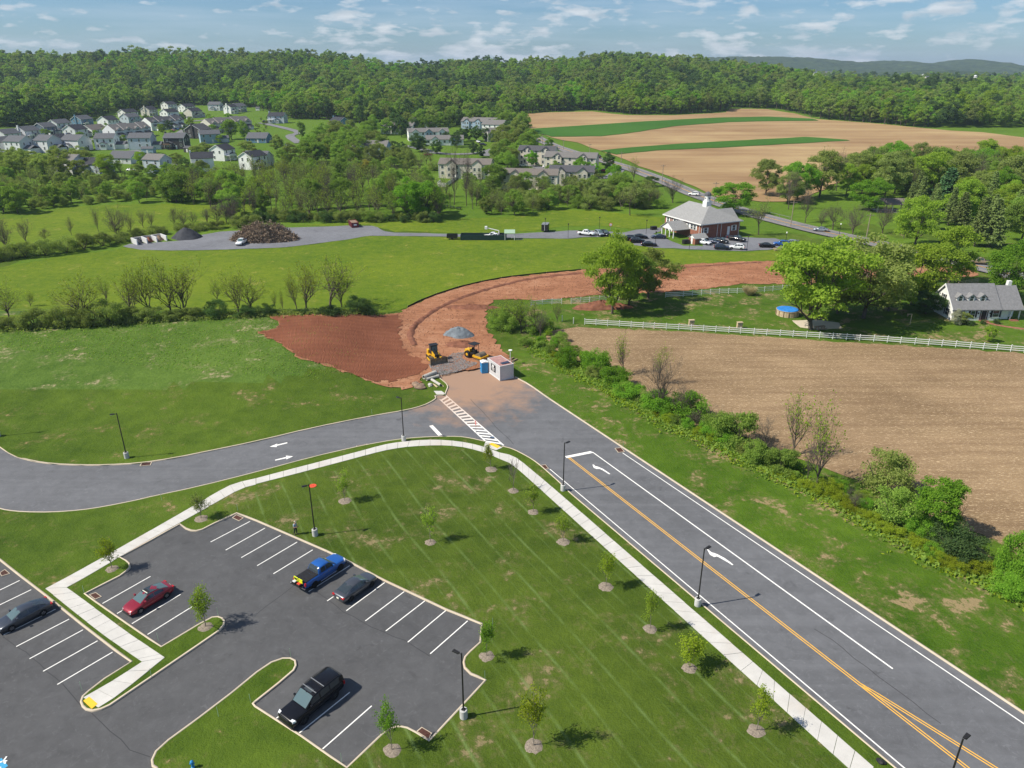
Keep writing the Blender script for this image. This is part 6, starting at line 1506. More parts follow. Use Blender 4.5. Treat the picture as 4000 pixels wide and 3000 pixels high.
q = MB(); q.box(-3.46, -2.92, -.80, .80, .86, .93); q.build('tailgate', M['black_plastic'], blue, bevel=.02)
q = MB(); q.box(-3.06, -2.90, -.92, .92, .46, .66); q.build('rear_bumper', M['chrome'], blue, bevel=.03)
for sgn in (-1, 1):
    q = MB(); q.box(-1.0, 1.15, min(sgn * 1.0, sgn * 1.13), max(sgn * 1.0, sgn * 1.13), .38, .46); q.build('side_step', M['chrome'], blue, bevel=.02)
q = MB(); q.tube([(1.6, .85, 1.13), (1.62, .85, 1.9)], .008, 5); q.build('aerial', M['black_plastic'], blue)
c = car_proto('sedan', 2); repaint(c, 'grey'); c.name = 'car'
x, y = mid('greysedan'); set_car(c, x - .38, y + .28, ROADZ, stall_dir(9), 'grey sedan parked next to the blue pickup', 'car', 'vehicles in the car park')
q = MB(); q.box(-1.62, -1.30, .18, .40, 1.205, 1.21); st_ = q.build('window_sticker', M['plate'], c); st_.rotation_euler = (0, -R(26), 0); st_.location = (-.15, 0, -.62)
c = car_proto('bigsuv', 2, rails=True, rim='rim_dark'); repaint(c, 'black'); c.name = 'car'
x, y = mid('black'); set_car(c, x, y, ROADZ, stall_dir(14) + math.pi, 'long black SUV with roof bars parked alone by the lower kerb', 'SUV', 'vehicles in the car park')
c = car_proto('sedan', 2, sunroof=True); repaint(c, 'red'); c.name = 'car'
x, y = mid('red'); set_car(c, x - .3, y + .15, ROADZ, stall_dir(18) + math.pi, 'dark red sedan with black glass roof and open sunroof', 'car', 'vehicles in the car park')
for ch in c.children:
    if ch.name.startswith('rear_window'): ch.data.materials[0] = M['glass_sky_tint']
c = car_proto('sedan', 2); repaint(c, 'slate'); c.name = 'car'
x, y = mid('dark'); set_car(c, x, y, ROADZ, stall_dir(23) + math.pi, 'dark slate sedan cut by the left edge of the picture', 'car', 'vehicles in the car park')

# equipment cases on the tailgate
M['hi_yellow'] = mat('fluorescent_yellow', (0.62, 0.70, 0.02), 0.5)
M['red_plastic'] = mat('red_plastic', (0.60, 0.06, 0.03), 0.5)
def on_blue(x, y, z):
    return blue.matrix_basis @ Vector((x, y, z))
for i, (yy, lab) in enumerate(((.40, 'open yellow lidded black case on the tailgate, nearer the kerb'), (-.32, 'open yellow lidded case with red gear on the tailgate'))):
    p = on_blue(-3.2, yy, .932)
    e = empty('equipment_case', p, blue.rotation_euler[2], lab, 'case', 'cases on the tailgate')
    q = MB(); q.box(-.2, .2, -.28, .28, 0, .2); q.build('tray', M['black_plastic'], e, bevel=.02)
    q = MB(); q.box(.20, .28, -.30, -.22, .18, .62); q.box(.20, .28, .22, .30, .18, .62); q.box(.20, .28, -.22, .22, .54, .62); q.box(.20, .28, -.22, .22, .18, .26)
    q.build('lid', M['hi_yellow'], e)
    q = MB(); q.box(.22, .26, -.22, .22, .26, .54); q.build('lid_lining', M['black_plastic'] if i == 0 else M['hi_yellow'], e)
    q = MB(); q.box(-.15, .15, -.2, .2, .2, .27); q.build('contents', M['white_metal'] if i == 0 else M['red_plastic'], e, bevel=.02)

# ---- bulldozer ----
def dozer(loc, head):
    e = empty('bulldozer', loc, head, 'yellow bulldozer with black cab and wide blade on red earth', 'bulldozer')
    for sgn in (-1, 1):
        tr = []
        for t in np.linspace(0, 2 * math.pi, 28, endpoint=False):
            c_, s_ = math.cos(t), math.sin(t)
            x = (1.0 if c_ > 0 else -1.15) + .42 * c_ if abs(c_) > .15 else (1.0 if c_ > 0 else -1.15)
            tr.append((max(-1.55, min(1.4, 1.25 * c_ * 1.25)), .45 + .42 * s_))
        prof = [(-1.2, .04), (1.05, .04), (1.42, .30), (1.42, .55), (1.1, .86), (-1.2, .86), (-1.55, .62), (-1.55, .30)]
        y0, y1 = sgn * .62, sgn * 1.17
        q = MB(); q.prism(prof, min(y0, y1), max(y0, y1)); t_ = q.build('track', M['black_plastic'], e)
        q = MB()
        P_ = dense(prof, .17)
        for i, a in enumerate(P_):
            b = P_[(i + 1) % len(P_)]
            d = Vector((b[0] - a[0], b[1] - a[1])).normalized(); n_ = Vector((d.y, -d.x))
            c0 = Vector(a); hh = .055
            c1 = c0 + d * .10
            q.hexa([(c0.x, min(y0, y1) - .03, c0.y), (c1.x, min(y0, y1) - .03, c1.y), (c1.x, max(y0, y1) + .03, c1.y), (c0.x, max(y0, y1) + .03, c0.y),
                    (c0.x + n_.x * hh, min(y0, y1) - .03, c0.y + n_.y * hh), (c1.x + n_.x * hh, min(y0, y1) - .03, c1.y + n_.y * hh), (c1.x + n_.x * hh, max(y0, y1) + .03, c1.y + n_.y * hh), (c0.x + n_.x * hh, max(y0, y1) + .03, c0.y + n_.y * hh)])
        q.build('track_shoes', M['steel'], t_)
        q = MB(); q.box(-1.0, .9, min(sgn * 1.15, sgn * 1.22), max(sgn * 1.15, sgn * 1.22), .22, .55); q.build('track_frame', M['machine'], e, bevel=.02)
        q = MB(); q.box(-.2, 2.0, min(sgn * 1.24, sgn * 1.38), max(sgn * 1.24, sgn * 1.38), .35, .58); q.build('push_arm', M['machine'], e, bevel=.02)
        q = MB(); q.box(-1.5, -.1, min(sgn * .62, sgn * 1.12), max(sgn * .62, sgn * 1.12), .93, 1.15); q.build('fender', M['machine'], e, bevel=.03)
        q = MB(); q.hexa([(.15, sgn * .52, 1.0), (1.35, sgn * .40, .95), (1.35, sgn * .46, .95), (.15, sgn * .60, 1.0), (.15, sgn * .52, 1.95), (1.35, sgn * .40, 1.55), (1.35, sgn * .46, 1.55), (.15, sgn * .60, 1.95)])
        q.build('engine_panel', M['machine'], e)
    q = MB(); q.hexa([(0.1, -.50, .5), (1.4, -.40, .5), (1.4, .40, .5), (.1, .50, .5), (.1, -.50, 1.85), (1.4, -.38, 1.5), (1.4, .38, 1.5), (.1, .50, 1.85)]); q.build('engine_hood', M['black_metal'], e, bevel=.04)
    q = MB(); q.box(-1.55, .2, -.62, .62, .5, 1.25); q.build('hull', M['machine'], e, bevel=.05)
    q = MB(); q.box(-1.75, -.95, -.95, .95, 1.15, 1.85); q.build('fuel_tank', M['machine'], e, bevel=.08)
    q = MB(); q.hexa([(-1.0, -.70, 1.2), (.15, -.62, 1.2), (.15, .62, 1.2), (-1.0, .70, 1.2), (-.95, -.68, 2.85), (-.1, -.60, 2.85), (-.1, .60, 2.85), (-.95, .68, 2.85)]); cb_ = q.build('cab', M['black_metal'], e, bevel=.03)
    for a in ((.155, 0), ):
        q = MB(); q.quad((.13, -.5, 1.75), (.13, .5, 1.75), (-.06, .5, 2.7), (-.06, -.5, 2.7)); q.build('cab_window', M['glass'], cb_)
    for sgn in (-1, 1):
        q = MB(); pp = [(-.85, sgn * .705, 1.75), (0, sgn * .655, 1.75), (-.15, sgn * .635, 2.7), (-.85, sgn * .695, 2.7)]; q.quad(*(pp if sgn < 0 else pp[::-1])); q.build('cab_window', M['glass'], cb_)
    q = MB(); q.box(-1.15, .15, -.78, .78, 2.85, 3.0); q.build('cab_roof', M['black_metal'], e, bevel=.05)
    q = MB(); q.tube([(.75, .28, 1.6), (.75, .28, 2.35)], .06, 8); q.build('exhaust', M['black_metal'], e)
    V = []; pr = [(2.35, .05), (2.12, .28), (2.05, .6), (2.1, .95), (2.28, 1.2)]
    q = MB(); q.prism(pr + [(x - .08, z) for x, z in pr[::-1]], -1.65, 1.65); bl = q.build('blade', M['steel'], e)
    q = MB(); q.box(2.0, 2.5, -1.68, -1.645, .05, 1.2); q.build('blade_end', M['steel'], e); q = MB(); q.box(2.0, 2.5, 1.645, 1.68, .05, 1.2); q.build('blade_end', M['steel'], e)
    for sgn in (-1, 1):
        q = MB(); q.tube([(1.2, sgn * .5, 1.2), (2.1, sgn * .55, .75)], .06, 8); q.build('lift_cylinder', M['machine'], e)
        q = MB(); q.box(1.95, 2.2, sgn * .55 - .15, sgn * .55 + .15, 1.0, 1.35); q.build('blade_bracket', M['machine'], e, bevel=.02)
    return e
bl0, bl1 = W['dozer'][0], W['dozer'][1]
dx, dy = (bl0[0] + bl1[0]) / 2, (bl0[1] + bl1[1]) / 2
hd = math.atan2(-(bl1[0] - bl0[0]), (bl1[1] - bl0[1])) + math.pi / 2 + math.pi / 2
head_d = math.atan2(bl1[1] - bl0[1], bl1[0] - bl0[0]) - math.pi / 2
dozer((dx - 2.2 * math.cos(head_d), dy - 2.2 * math.sin(head_d), .16), head_d)

# ---- road roller ----
def roller(loc, head):
    e = empty('road_roller', loc, head, 'yellow road roller with smooth drum and black canopy', 'roller')
    q = MB(); q.lathe([(.72, -.85), (.72, .85)], 32, (1.45, 0, .72), 'y'); q.build('drum', M['steel'], e, smooth=False)
    for sgn in (-1, 1):
        q = MB(); q.box(.35, 2.35, min(sgn * .90, sgn * 1.06), max(sgn * .90, sgn * 1.06), .55, .95); q.build('drum_frame', M['machine'], e, bevel=.03)
        q = MB(); q.lathe([(.35, -.22), (.62, -.24), (.70, -.16), (.70, .16), (.62, .24), (.35, .22)], 22, (0, 0, 0), 'y'); w_ = q.build('wheel', M['tyre'], e); w_.location = (-1.25, sgn * .78, .70)
        q = MB(); q.lathe([(.36, -.12), (.36, .2), (.2, .24)], 16, (0, 0, 0), 'y')
        q.v = [(x, sgn * y, z) for x, y, z in q.v]; q.build('hub', M['machine'], w_)
    q = MB(); q.box(2.3, 2.5, -1.06, 1.06, .5, .9); q.build('front_frame', M['machine'], e, bevel=.03)
    q = MB(); q.box(.25, .5, -1.06, 1.06, .55, .95); q.build('cross_frame', M['machine'], e, bevel=.03)
    q = MB(); q.hexa([(-2.35, -.58, .75), (-.75, -.62, .75), (-.75, .62, .75), (-2.35, .58, .75), (-2.25, -.5, 1.45), (-.8, -.58, 1.75), (-.8, .58, 1.75), (-2.25, .5, 1.45)]); q.build('engine_hood', M['machine'], e, bevel=.08)
    q = MB(); q.box(-.85, .35, -.72, .72, .9, 1.15); q.build('platform', M['black_metal'], e, bevel=.03)
    q = MB(); q.box(-.6, -.1, -.28, .28, 1.15, 1.55); q.box(-.62, -.5, -.28, .28, 1.5, 2.0); q.build('seat', M['black_plastic'], e, bevel=.05)
    q = MB(); q.box(.1, .3, -.35, .35, 1.15, 1.7); q.build('console', M['black_metal'], e, bevel=.03)
    for sx in (-.75, .3):
        for sgn in (-1, 1):
            q = MB(); q.tube([(sx, sgn * .64, 1.1), (sx, sgn * .62, 2.75)], .045, 8); q.build('canopy_post', M['black_metal'], e)
    q = MB(); q.box(-1.0, .55, -.82, .82, 2.75, 2.86); q.build('canopy', M['black_metal'], e, bevel=.04)
    q = MB(); q.tube([(.3, -.72, 1.2), (.35, -.95, 1.9), (.35, -.95, 2.2)], .02, 6); q.build('mirror_arm', M['black_metal'], e)
    return e
rl = W['roller']
roller((-6.9, 129.0, .12), math.atan2(rl[1][1] - rl[0][1], rl[1][0] - rl[0][0]) + .25)

# ======================= buildings =======================
WALLC = {'grey': (0.64, 0.65, 0.66), 'white': (0.80, 0.80, 0.78), 'darkblue': (0.10, 0.13, 0.18), 'blue': (0.13, 0.24, 0.34), 'sky': (0.30, 0.40, 0.50), 'paleblue': (0.44, 0.50, 0.55), 'charcoal': (0.055, 0.052, 0.052), 'cream': (0.58, 0.55, 0.47), 'beige': (0.62, 0.57, 0.48)}
ROOFC = {'slate': (0.110, 0.114, 0.124), 'dark': (0.045, 0.047, 0.056), 'tan': (0.165, 0.157, 0.150), 'brown': (0.165, 0.146, 0.130), 'charcoal': (0.085, 0.085, 0.092)}
def siding(name, col):
    m, nt, b, pos = new_mat(name, 0.7, 0.3)
    g = nd(nt, 'TexCoord')
    w_ = nd(nt, 'TexWave', {'Vector': g.outputs['Object'], 'Scale': 4.2, 'Distortion': 0.0}, wave_type='BANDS', bands_direction='Z', wave_profile='SAW')
    n_ = noise(nt, g.outputs['Object'], 0.6, 4.0)
    c = ramp(nt, n_, [(.3, tuple(x * .92 for x in col)), (.7, tuple(min(1, x * 1.06) for x in col))])
    nt.links.new(c, b.inputs['Base Color'])
    set_bump(nt, b, w_.outputs[1], .35, .02)
    return m
def shingle(name, col):
    m, nt, b, pos = new_mat(name, 0.9, 0.15)
    g = nd(nt, 'TexCoord')
    n_ = noise(nt, g.outputs['Object'], 2.2, 5.0, .75)
    c = ramp(nt, n_, [(.3, tuple(x * .78 for x in col)), (.7, tuple(min(1, x * 1.2) for x in col))])
    nt.links.new(c, b.inputs['Base Color'])
    set_bump(nt, b, noise(nt, g.outputs['Object'], 9.0, 3.0), .3, .03)
    return m
WM = {k: siding(k + '_siding', v) for k, v in WALLC.items()}
RM = {k: shingle(k + '_shingles', v) for k, v in ROOFC.items()}
M['trim'] = mat('white_trim', (0.74, 0.74, 0.72), 0.6)
M['pane'] = mat('window_pane', (0.035, 0.045, 0.055), 0.06, 0.8)
M['garage'] = mat('garage_door_panel', (0.62, 0.62, 0.60), 0.6)
M['deck'] = mat('deck_timber', (0.20, 0.13, 0.085), 0.85, vary=.2)
M['stone'] = mat('stone_base', (0.33, 0.28, 0.22), 0.9, vary=.3, scale=2.)
WINMESH = {}
def win_mesh(w, h):
    k = (w, h)
    if k not in WINMESH:
        q = MB(); t = .09
        q.box(-w / 2 - t, w / 2 + t, -.05, .03, h, h + t); q.box(-w / 2 - t, w / 2 + t, -.05, .03, -t, 0)
        q.box(-w / 2 - t, -w / 2, -.05, .03, 0, h); q.box(w / 2, w / 2 + t, -.05, .03, 0, h); q.box(-w / 2, w / 2, -.03, .03, h / 2 - .03, h / 2 + .03)
        p = MB(); p.box(-w / 2, w / 2, -.01, .03, 0, h)
        WINMESH[k] = (q.mesh('window', M['trim']), p.mesh('pane', M['pane']))
    return WINMESH[k]
def window(parent, x, y, z, face, w=.95, h=1.4, off=.0):
    """face: angle of the outward normal in the parent's frame; mesh looks along -y"""
    a, b = win_mesh(w, h)
    o = link('window', a, parent); o.location = (x, y, z); o.rotation_euler = (0, 0, face + math.pi / 2)
    link('pane', b, o)
    return o
def gable_wall(q, L, D, H, rise, x0=0.0, y0=0.0):
    q.prism([(y0 - D / 2, 0), (y0 + D / 2, 0), (y0 + D / 2, H), (y0, H + rise), (y0 - D / 2, H)], x0 - L / 2, x0 + L / 2, 'x')
def gable_roof(q, L, D, H, rise, oh=.35, th=.16, x0=0.0, y0=0.0):
    s = rise / (D / 2)
    e = D / 2 + oh; ze = H - s * oh
    xa, xb = x0 - L / 2 - oh, x0 + L / 2 + oh
    q.prism([(y0 - e, ze + .03), (y0, H + rise + .03), (y0, H + rise + .03 + th * 1.2), (y0 - e, ze + .03 + th)], xa, xb, 'x')
    q.prism([(y0, H + rise + .03), (y0 + e, ze + .03), (y0 + e, ze + .03 + th), (y0, H + rise + .03 + th * 1.2)], xa, xb, 'x')
hr = random.Random(21)
def house(x, y, ang, L, D, st, wc, rc, label, units=1, front=-1):
    d = math.hypot(x, y); ux, uy = x / d, y / d
    x += ux * D * .42; y += uy * D * .42
    big = L > 17
    e = empty('apartment_house' if big else 'house', (x, y, float(hgt(x, y)) + .05), R(ang), label, 'house', 'houses of the far estate')
    e.scale = (1.03, 1.03, 1.03) if not big else (1, 1, 1)
    H = 2.75 * st; rise = D / 2 * (.55 if not big else .48)
    q = MB(); gable_wall(q, L, D, H, rise); q.box(-L / 2 + .02, L / 2 - .02, -D / 2 + .02, D / 2 - .02, -2.5, 0.01)
    q.build('wall', WM[wc], e)
    q = MB(); gable_roof(q, L, D, H, rise); rf = q.build('roof', RM[rc], e)
    q = MB(); oh = .35; s = rise / (D / 2)
    for sx in (-1, 1):
        for sy in (-1, 1):
            xa = sx * (L / 2 + oh + .02); xb = sx * (L / 2 + oh - .10)
            a = (D / 2 + oh + .01) * sy
            q.prism([(a, H - s * oh - .06), (0, H + rise - .06), (0, H + rise + .2), (a, H - s * oh + .17)], min(xa, xb), max(xa, xb), 'x')
    q.build('verge_board', M['trim'], e)
    q = MB()
    for sx in (-1, 1):
        for sy in (-1, 1):
            q.box(sx * L / 2 - .09, sx * L / 2 + .09, sy * D / 2 - .09, sy * D / 2 + .09, 0, H - .05)
    q.build('corner_trim', M['trim'], e)
    nst = max(1, int(round(st)))
    # windows on the eaves sides and the gables
    n = max(2, int(L / 3.4))
    for sy in (-1, 1):
        for f in range(nst):
            for i in range(n):
                if hr.random() < .18: continue
                xx = -L / 2 + L * (i + .5) / n
                window(e, xx, sy * (D / 2 + .02), .95 + f * 2.75 + (st - nst) * 2.0, -math.pi / 2 if sy < 0 else math.pi / 2, 1.0 if not big else 1.2)
    for sx in (-1, 1):
        for f in range(nst):
            for yy in ((-D * .2, D * .2) if f else (D * .18,)):
                if hr.random() < .3: continue
                window(e, sx * (L / 2 + .02), yy, .95 + f * 2.75 + (st - nst) * 2.0, 0 if sx > 0 else math.pi, .9)
    # lower wings
    k = hr.random()
    if not big:
        if st >= 2:
            if front < 0 and k < .75:   # bay with its own little gable
                w_, dp = 3.4, 2.2; xb = hr.uniform(-L * .2, L * .2); hb = 2.75 * (1.25 if st > 2.1 else 1)
                q = MB(); q.prism([(xb - w_ / 2, 0), (xb + w_ / 2, 0), (xb + w_ / 2, hb), (xb, hb + .9), (xb - w_ / 2, hb)], -D / 2 - dp, -D / 2 + .1, 'y'); bay = q.build('bay', WM[wc], e)
                q = MB()
                q.prism([(xb - w_ / 2 - .25, hb - .12), (xb, hb + .96), (xb, hb + 1.12), (xb - w_ / 2 - .25, hb + .04)], -D / 2 - dp - .25, -D / 2 - .02, 'y')
                q.prism([(xb, hb + .96), (xb + w_ / 2 + .25, hb - .12), (xb + w_ / 2 + .25, hb + .04), (xb, hb + 1.12)], -D / 2 - dp - .25, -D / 2 - .02, 'y')
                q.build('bay_roof', RM[rc], bay)
                for dx in (-.95, 0, .95): window(bay, xb + dx, -D / 2 - dp - .02, hb - 1.9, -math.pi / 2, .7, 1.3)
            if k > .35:                  # garage wing with dark lean-to roof
                gx = L / 2 + 2.6 if ang > 20 else L / 2 + 2.4
                q = MB(); q.box(L / 2 - .1, L / 2 + 5.2, -D * .32, D * .32, -1, 2.7); g_ = q.build('garage', WM[wc], e)
                q = MB(); gable_roof(q, 5.3, D * .64, 2.7, D * .16, .3, .14, L / 2 + 2.55, 0); q.build('garage_roof', RM[rc], g_)
                q = MB(); q.box(L / 2 + .5, L / 2 + 4.7, -D * .32 - .05, -D * .32 + .02, .05, 2.2); q.build('garage_door', M['garage'], g_)
            if k < .45:
                q = MB(); q.box(-L / 2 + .4, -L / 2 + 4.4, -D / 2 - 3, -D / 2 - .05, 2.55, 2.75)
                for px_ in (-L / 2 + .5, -L / 2 + 4.2): q.box(px_, px_ + .15, -D / 2 - 3, -D / 2 - 2.85, -1, 2.55)
                q.box(-L / 2 + .4, -L / 2 + 4.4, -D / 2 - 3, -D / 2 - 2.93, 3.4, 3.5); q.box(-L / 2 + .4, -L / 2 + 4.4, -D / 2 - 2.99, -D / 2 - 2.95, 2.75, 3.4)
                q.build('balcony', M['trim'] if wc != 'charcoal' else M['deck'], e)
        # porch roof along the front
        if k > .5:
            q = MB(); q.prism([(D / 2 + .02, 3.1), (D / 2 + 2.0, 2.55), (D / 2 + 2.0, 2.68), (D / 2 + .02, 3.25)], -L / 2 + .3, L / 2 - .3, 'x'); pr_ = q.build('porch_roof', RM[rc], e)
            q = MB()
            for px_ in np.linspace(-L / 2 + .5, L / 2 - .5, 4): q.box(px_ - .08, px_ + .08, D / 2 + 1.75, D / 2 + 1.9, -.5, 2.56)
            q.build('porch_post', M['trim'], e)
        if k < .3:
            q = MB(); q.box(-L / 2 - .55, -L / 2 + .25, -.5, .5, 0, H + rise + .9); q.build('chimney', WM[wc], rf)
        door = MB(); door.box(.6, 1.6, -D / 2 - .06, -D / 2 + .02, .05, 2.15); door.build('door', M['trim'], e)
    else:
        # gables and party divisions that break up the long fronts
        ng_ = max(2, int(L / 9))
        for i in range(ng_):
            xb = -L / 2 + L * (i + .5) / ng_
            w_ = 4.6; hb = H + .1; dp = .9
            q = MB(); q.prism([(xb - w_ / 2, 0), (xb + w_ / 2, 0), (xb + w_ / 2, hb), (xb, hb + 1.7), (xb - w_ / 2, hb)], -D / 2 - dp, -D / 2 + .1, 'y'); bay = q.build('bay', WM['sky' if wc in ('white', 'sky') and i % 2 else wc], e)
            q = MB()
            for sg in (-1, 1):
                q.prism([(xb + sg * (w_ / 2 + .3), hb - .22), (xb, hb + 1.76), (xb, hb + 1.95), (xb + sg * (w_ / 2 + .3), hb - .02)][::sg], -D / 2 - dp - .3, -D / 2 + D * .25, 'y')
            q.build('bay_roof', RM[rc], bay)
            for f in range(nst):
                for dx in (-1.1, 1.1): window(bay, xb + dx, -D / 2 - dp - .02, .9 + f * 2.75, -math.pi / 2, 1.0)
            if i % 2 == 0 and st > 2.4:
                q = MB(); q.box(xb + 2.6, xb + 5.0, -D / 2 - 2.2, -D / 2 - .05, 2.6, 2.75)
                for pp in (xb + 2.65, xb + 4.85): q.box(pp, pp + .12, -D / 2 - 2.2, -D / 2 - 2.08, -1, 2.6)
                q.box(xb + 2.6, xb + 5.0, -D / 2 - 2.2, -D / 2 - 2.13, 2.75, 3.6)
                q.build('balcony', M['deck'] if wc == 'beige' else M['trim'], e)
    return e
for h_ in W['houses']: house(*h_)

def terrace(x, y, ang, L, D, st, wc, rc, label):
    d = math.hypot(x, y); x += x / d * D * .4; y += y / d * D * .4
    e = empty('terrace', (x, y, float(hgt(x, y)) + .05), R(ang), label, 'house', 'townhouse terraces of the estate')
    n = int(L / 7); u = L / n; H = 2.75 * st; rise = D / 2 * .6
    for i in range(n):
        x0 = -L / 2 + u * (i + .5); dz = .45 * (i % 2)
        q = MB(); gable_wall(q, u + (.0 if i % 2 else .02), D, H + dz, rise, x0); q.box(x0 - u / 2, x0 + u / 2, -D / 2 + .03, D / 2 - .03, -2.5, .01); q.build('wall', WM[wc], e)
        q = MB(); gable_roof(q, u - .7, D, H + dz, rise, .34 + .002 * (i % 2), .16, x0); q.build('roof', RM[rc], e)
        # garage with dark roof in front, gabled dormer above
        q = MB(); q.box(x0 - 1.9, x0 + 1.9, -D / 2 - 4, -D / 2 - .02, -1, 2.6); g_ = q.build('garage', WM[wc], e)
        q = MB(); q.prism([(-D / 2 - 4.3, 2.5), (-D / 2 - .03, 3.9), (-D / 2 - .03, 4.05), (-D / 2 - 4.3, 2.65)], x0 - 2.2, x0 + 2.2, 'x'); q.build('garage_roof', RM['dark'], g_)
        q = MB(); q.box(x0 - 1.4, x0 + 1.4, -D / 2 - 4.06, -D / 2 - 3.98, .05, 2.15); q.build('garage_door', M['garage'], g_)
        q = MB(); q.prism([(x0 - 1.5, H - .3), (x0 + 1.5, H - .3), (x0 + 1.5, H + .6), (x0, H + 1.7), (x0 - 1.5, H + .6)], -D / 2 - .15, -D / 2 + 2.2, 'y'); dm = q.build('dormer', WM[wc], e)
        q = MB()
        for sg in (-1, 1): q.prism([(x0 + sg * 1.75, H + .5), (x0, H + 1.76), (x0, H + 1.92), (x0 + sg * 1.75, H + .66)][::sg], -D / 2 - .35, -D / 2 + 2.6, 'y')
        q.build('dormer_roof', RM[rc], dm)
        for dx in (-.55, .55): window(dm, x0 + dx, -D / 2 - .17, H - .6, -math.pi / 2, .75, 1.2)
        for f in range(2):
            for dx in (-1.6, 1.6): window(e, x0 + dx, D / 2 + .02, .95 + f * 2.75, math.pi / 2, .95)
    for sx in (-1, 1):
        for f in range(2): window(e, sx * (L / 2 + .03), -D * .1 + f * 1.2, .95 + f * 2.75, 0 if sx > 0 else math.pi, .9)
    return e
for t_ in W['terraces']: terrace(*t_)

SH = ['blue green shed behind the pale blue house', 'small grey shed beside the charcoal house', 'small white shed at the meadow edge of the wood', 'dark roofed shed in the lower row', 'tiny white shed behind the cream house']
for i, p in enumerate(W['sheds']):
    e = empty('shed', (p[0], p[1], float(hgt(*p)) + .05), R([0, -20, 0, -10, 30][i]), SH[i], 'shed')
    L, D, H = [(7, 4, 2.6), (5, 4, 2.4), (4, 3, 2.4), (6, 4, 2.4), (4, 3, 2.2)][i]
    q = MB(); gable_wall(q, L, D, H, 1.1); q.build('wall', WM[['sky', 'charcoal', 'white', 'white', 'white'][i]], e)
    q = MB(); gable_roof(q, L, D, H, 1.1, .2, .1); q.build('roof', RM[['slate', 'charcoal', 'slate', 'dark', 'slate'][i]], e)
    q = MB(); q.box(-.5, .5, -D / 2 - .05, -D / 2 + .02, .05, 2.0); q.build('door', M['trim'], e)

FH = ['white farmhouse on the skyline, nearest the wood', 'white farmhouse on the skyline, second from the wood', 'cream gabled house far off beyond the woods', 'white house far off next to the cream gabled one', 'low white building on the skyline above the cream house', 'small white building near the silo', 'white shed on the skyline at the wood edge']
for i, p in enumerate(W['far_houses']):
    if p is None: continue
    e = empty('farmhouse', (p[0], p[1], float(hgt(*p)) + 9), R(20 * i - 30), FH[i], 'house', 'far houses on the skyline')
    L, D, H = 16, 10, 6.5
    q = MB(); gable_wall(q, L, D, H, 4); q.box(-L / 2, L / 2, -D / 2, D / 2, -12, 0); q.build('wall', WM['white' if i != 2 else 'cream'], e)
    q = MB(); gable_roof(q, L, D, H, 4, .4, .2); q.build('roof', RM['slate'], e)
    for xx in (-4, 0, 4): window(e, xx, -D / 2 - .02, 2.5, -math.pi / 2, 1.2, 2.0)
p = W['silo']
e = empty('silo', (p[0], p[1], float(hgt(*p))), 0, 'tall pale farm silo with domed top rising above the woods', 'silo')
q = MB(); q.lathe([(3, -4), (3, 26)], 24); q.build('shaft', M['base'], e, smooth=True)
q = MB(); q.lathe([(3.1, 26), (2.9, 27.2), (2.2, 28.2), (1.2, 28.9), (.2, 29.1)], 24); q.build('dome', M['white_metal'], e, smooth=True)

# ---- brick hall ----
def brick_mat(name, a, b_):
    m, nt, b, pos = new_mat(name, .9, .15)
    g = nd(nt, 'TexCoord')
    n_ = noise(nt, g.outputs['Object'], 1.5, 6., .75)
    c = ramp(nt, n_, [(.3, a), (.7, b_)])
    nt.links.new(c, b.inputs['Base Color'])
    return m
M['brick'] = brick_mat('red_brick', (0.20, 0.078, 0.052), (0.33, 0.145, 0.098))
M['hall_roof'] = shingle('hall_shingles', (0.27, 0.27, 0.265))
Lp, Cp, Rp = W['hall']
u = Vector((Rp[0] - Cp[0], Rp[1] - Cp[1])); lu = u.length; u.normalize(); vv = Vector((-u.y, u.x))
ang = math.atan2(u.y, u.x)
A_, B_ = 15.6, 19.0     # along u (shaded end), along v (sunlit side)
hall = empty('brick_hall', (Cp[0], Cp[1], .1), ang, 'red brick hall with grey hipped roof, white cupola and portico', 'building')
EH = 5.0; RH = 4.4
q = MB(); q.box(0, A_, 0, B_, -1.2, EH); q.build('wall', M['brick'], hall)
oh = .55
q = MB()
e0 = [(-oh, -oh, EH), (A_ + oh, -oh, EH), (A_ + oh, B_ + oh, EH), (-oh, B_ + oh, EH)]
ey = EH + .28
q.add(e0 + [(x, y, ey) for x, y, _ in e0] + [(A_ / 2, A_ * .42, EH + RH), (A_ / 2, B_ - 2.0, EH + RH)],
      [(3, 2, 1, 0), (0, 1, 5, 4), (1, 2, 6, 5), (2, 3, 7, 6), (3, 0, 4, 7), (4, 5, 8), (5, 6, 9, 8), (6, 7, 9), (7, 4, 8, 9)])
rf = q.build('roof', M['hall_roof'], hall)
q = MB()
for (a, b, c_, d) in ((-oh - .12, A_ + oh + .12, -oh - .12, -oh - .004), (-oh - .12, A_ + oh + .12, B_ + oh + .004, B_ + oh + .12)): q.box(a, b, c_, d, EH - .1, EH + .24)
for (a, b, c_, d) in ((-oh - .12, -oh - .004, -oh, B_ + oh), (A_ + oh + .004, A_ + oh + .12, -oh, B_ + oh)): q.box(a, b, c_, d, EH - .1, EH + .24)
q.build('gutter', M['trim'], hall)
# rear wing to the right
q = MB(); q.box(A_ - .1, A_ + 6, 8, 16, -1, 3.4); wg = q.build('wing', M['brick'], hall)
q = MB(); gable_roof(q, 8, 8, 3.4, 3.2, .4, .2, A_ + 2.2, 12); q.build('wing_roof', M['hall_roof'], wg)
# cupola
cx_, cy_ = A_ / 2, A_ * .42 + 1.2
zc0 = EH + RH - 1.0

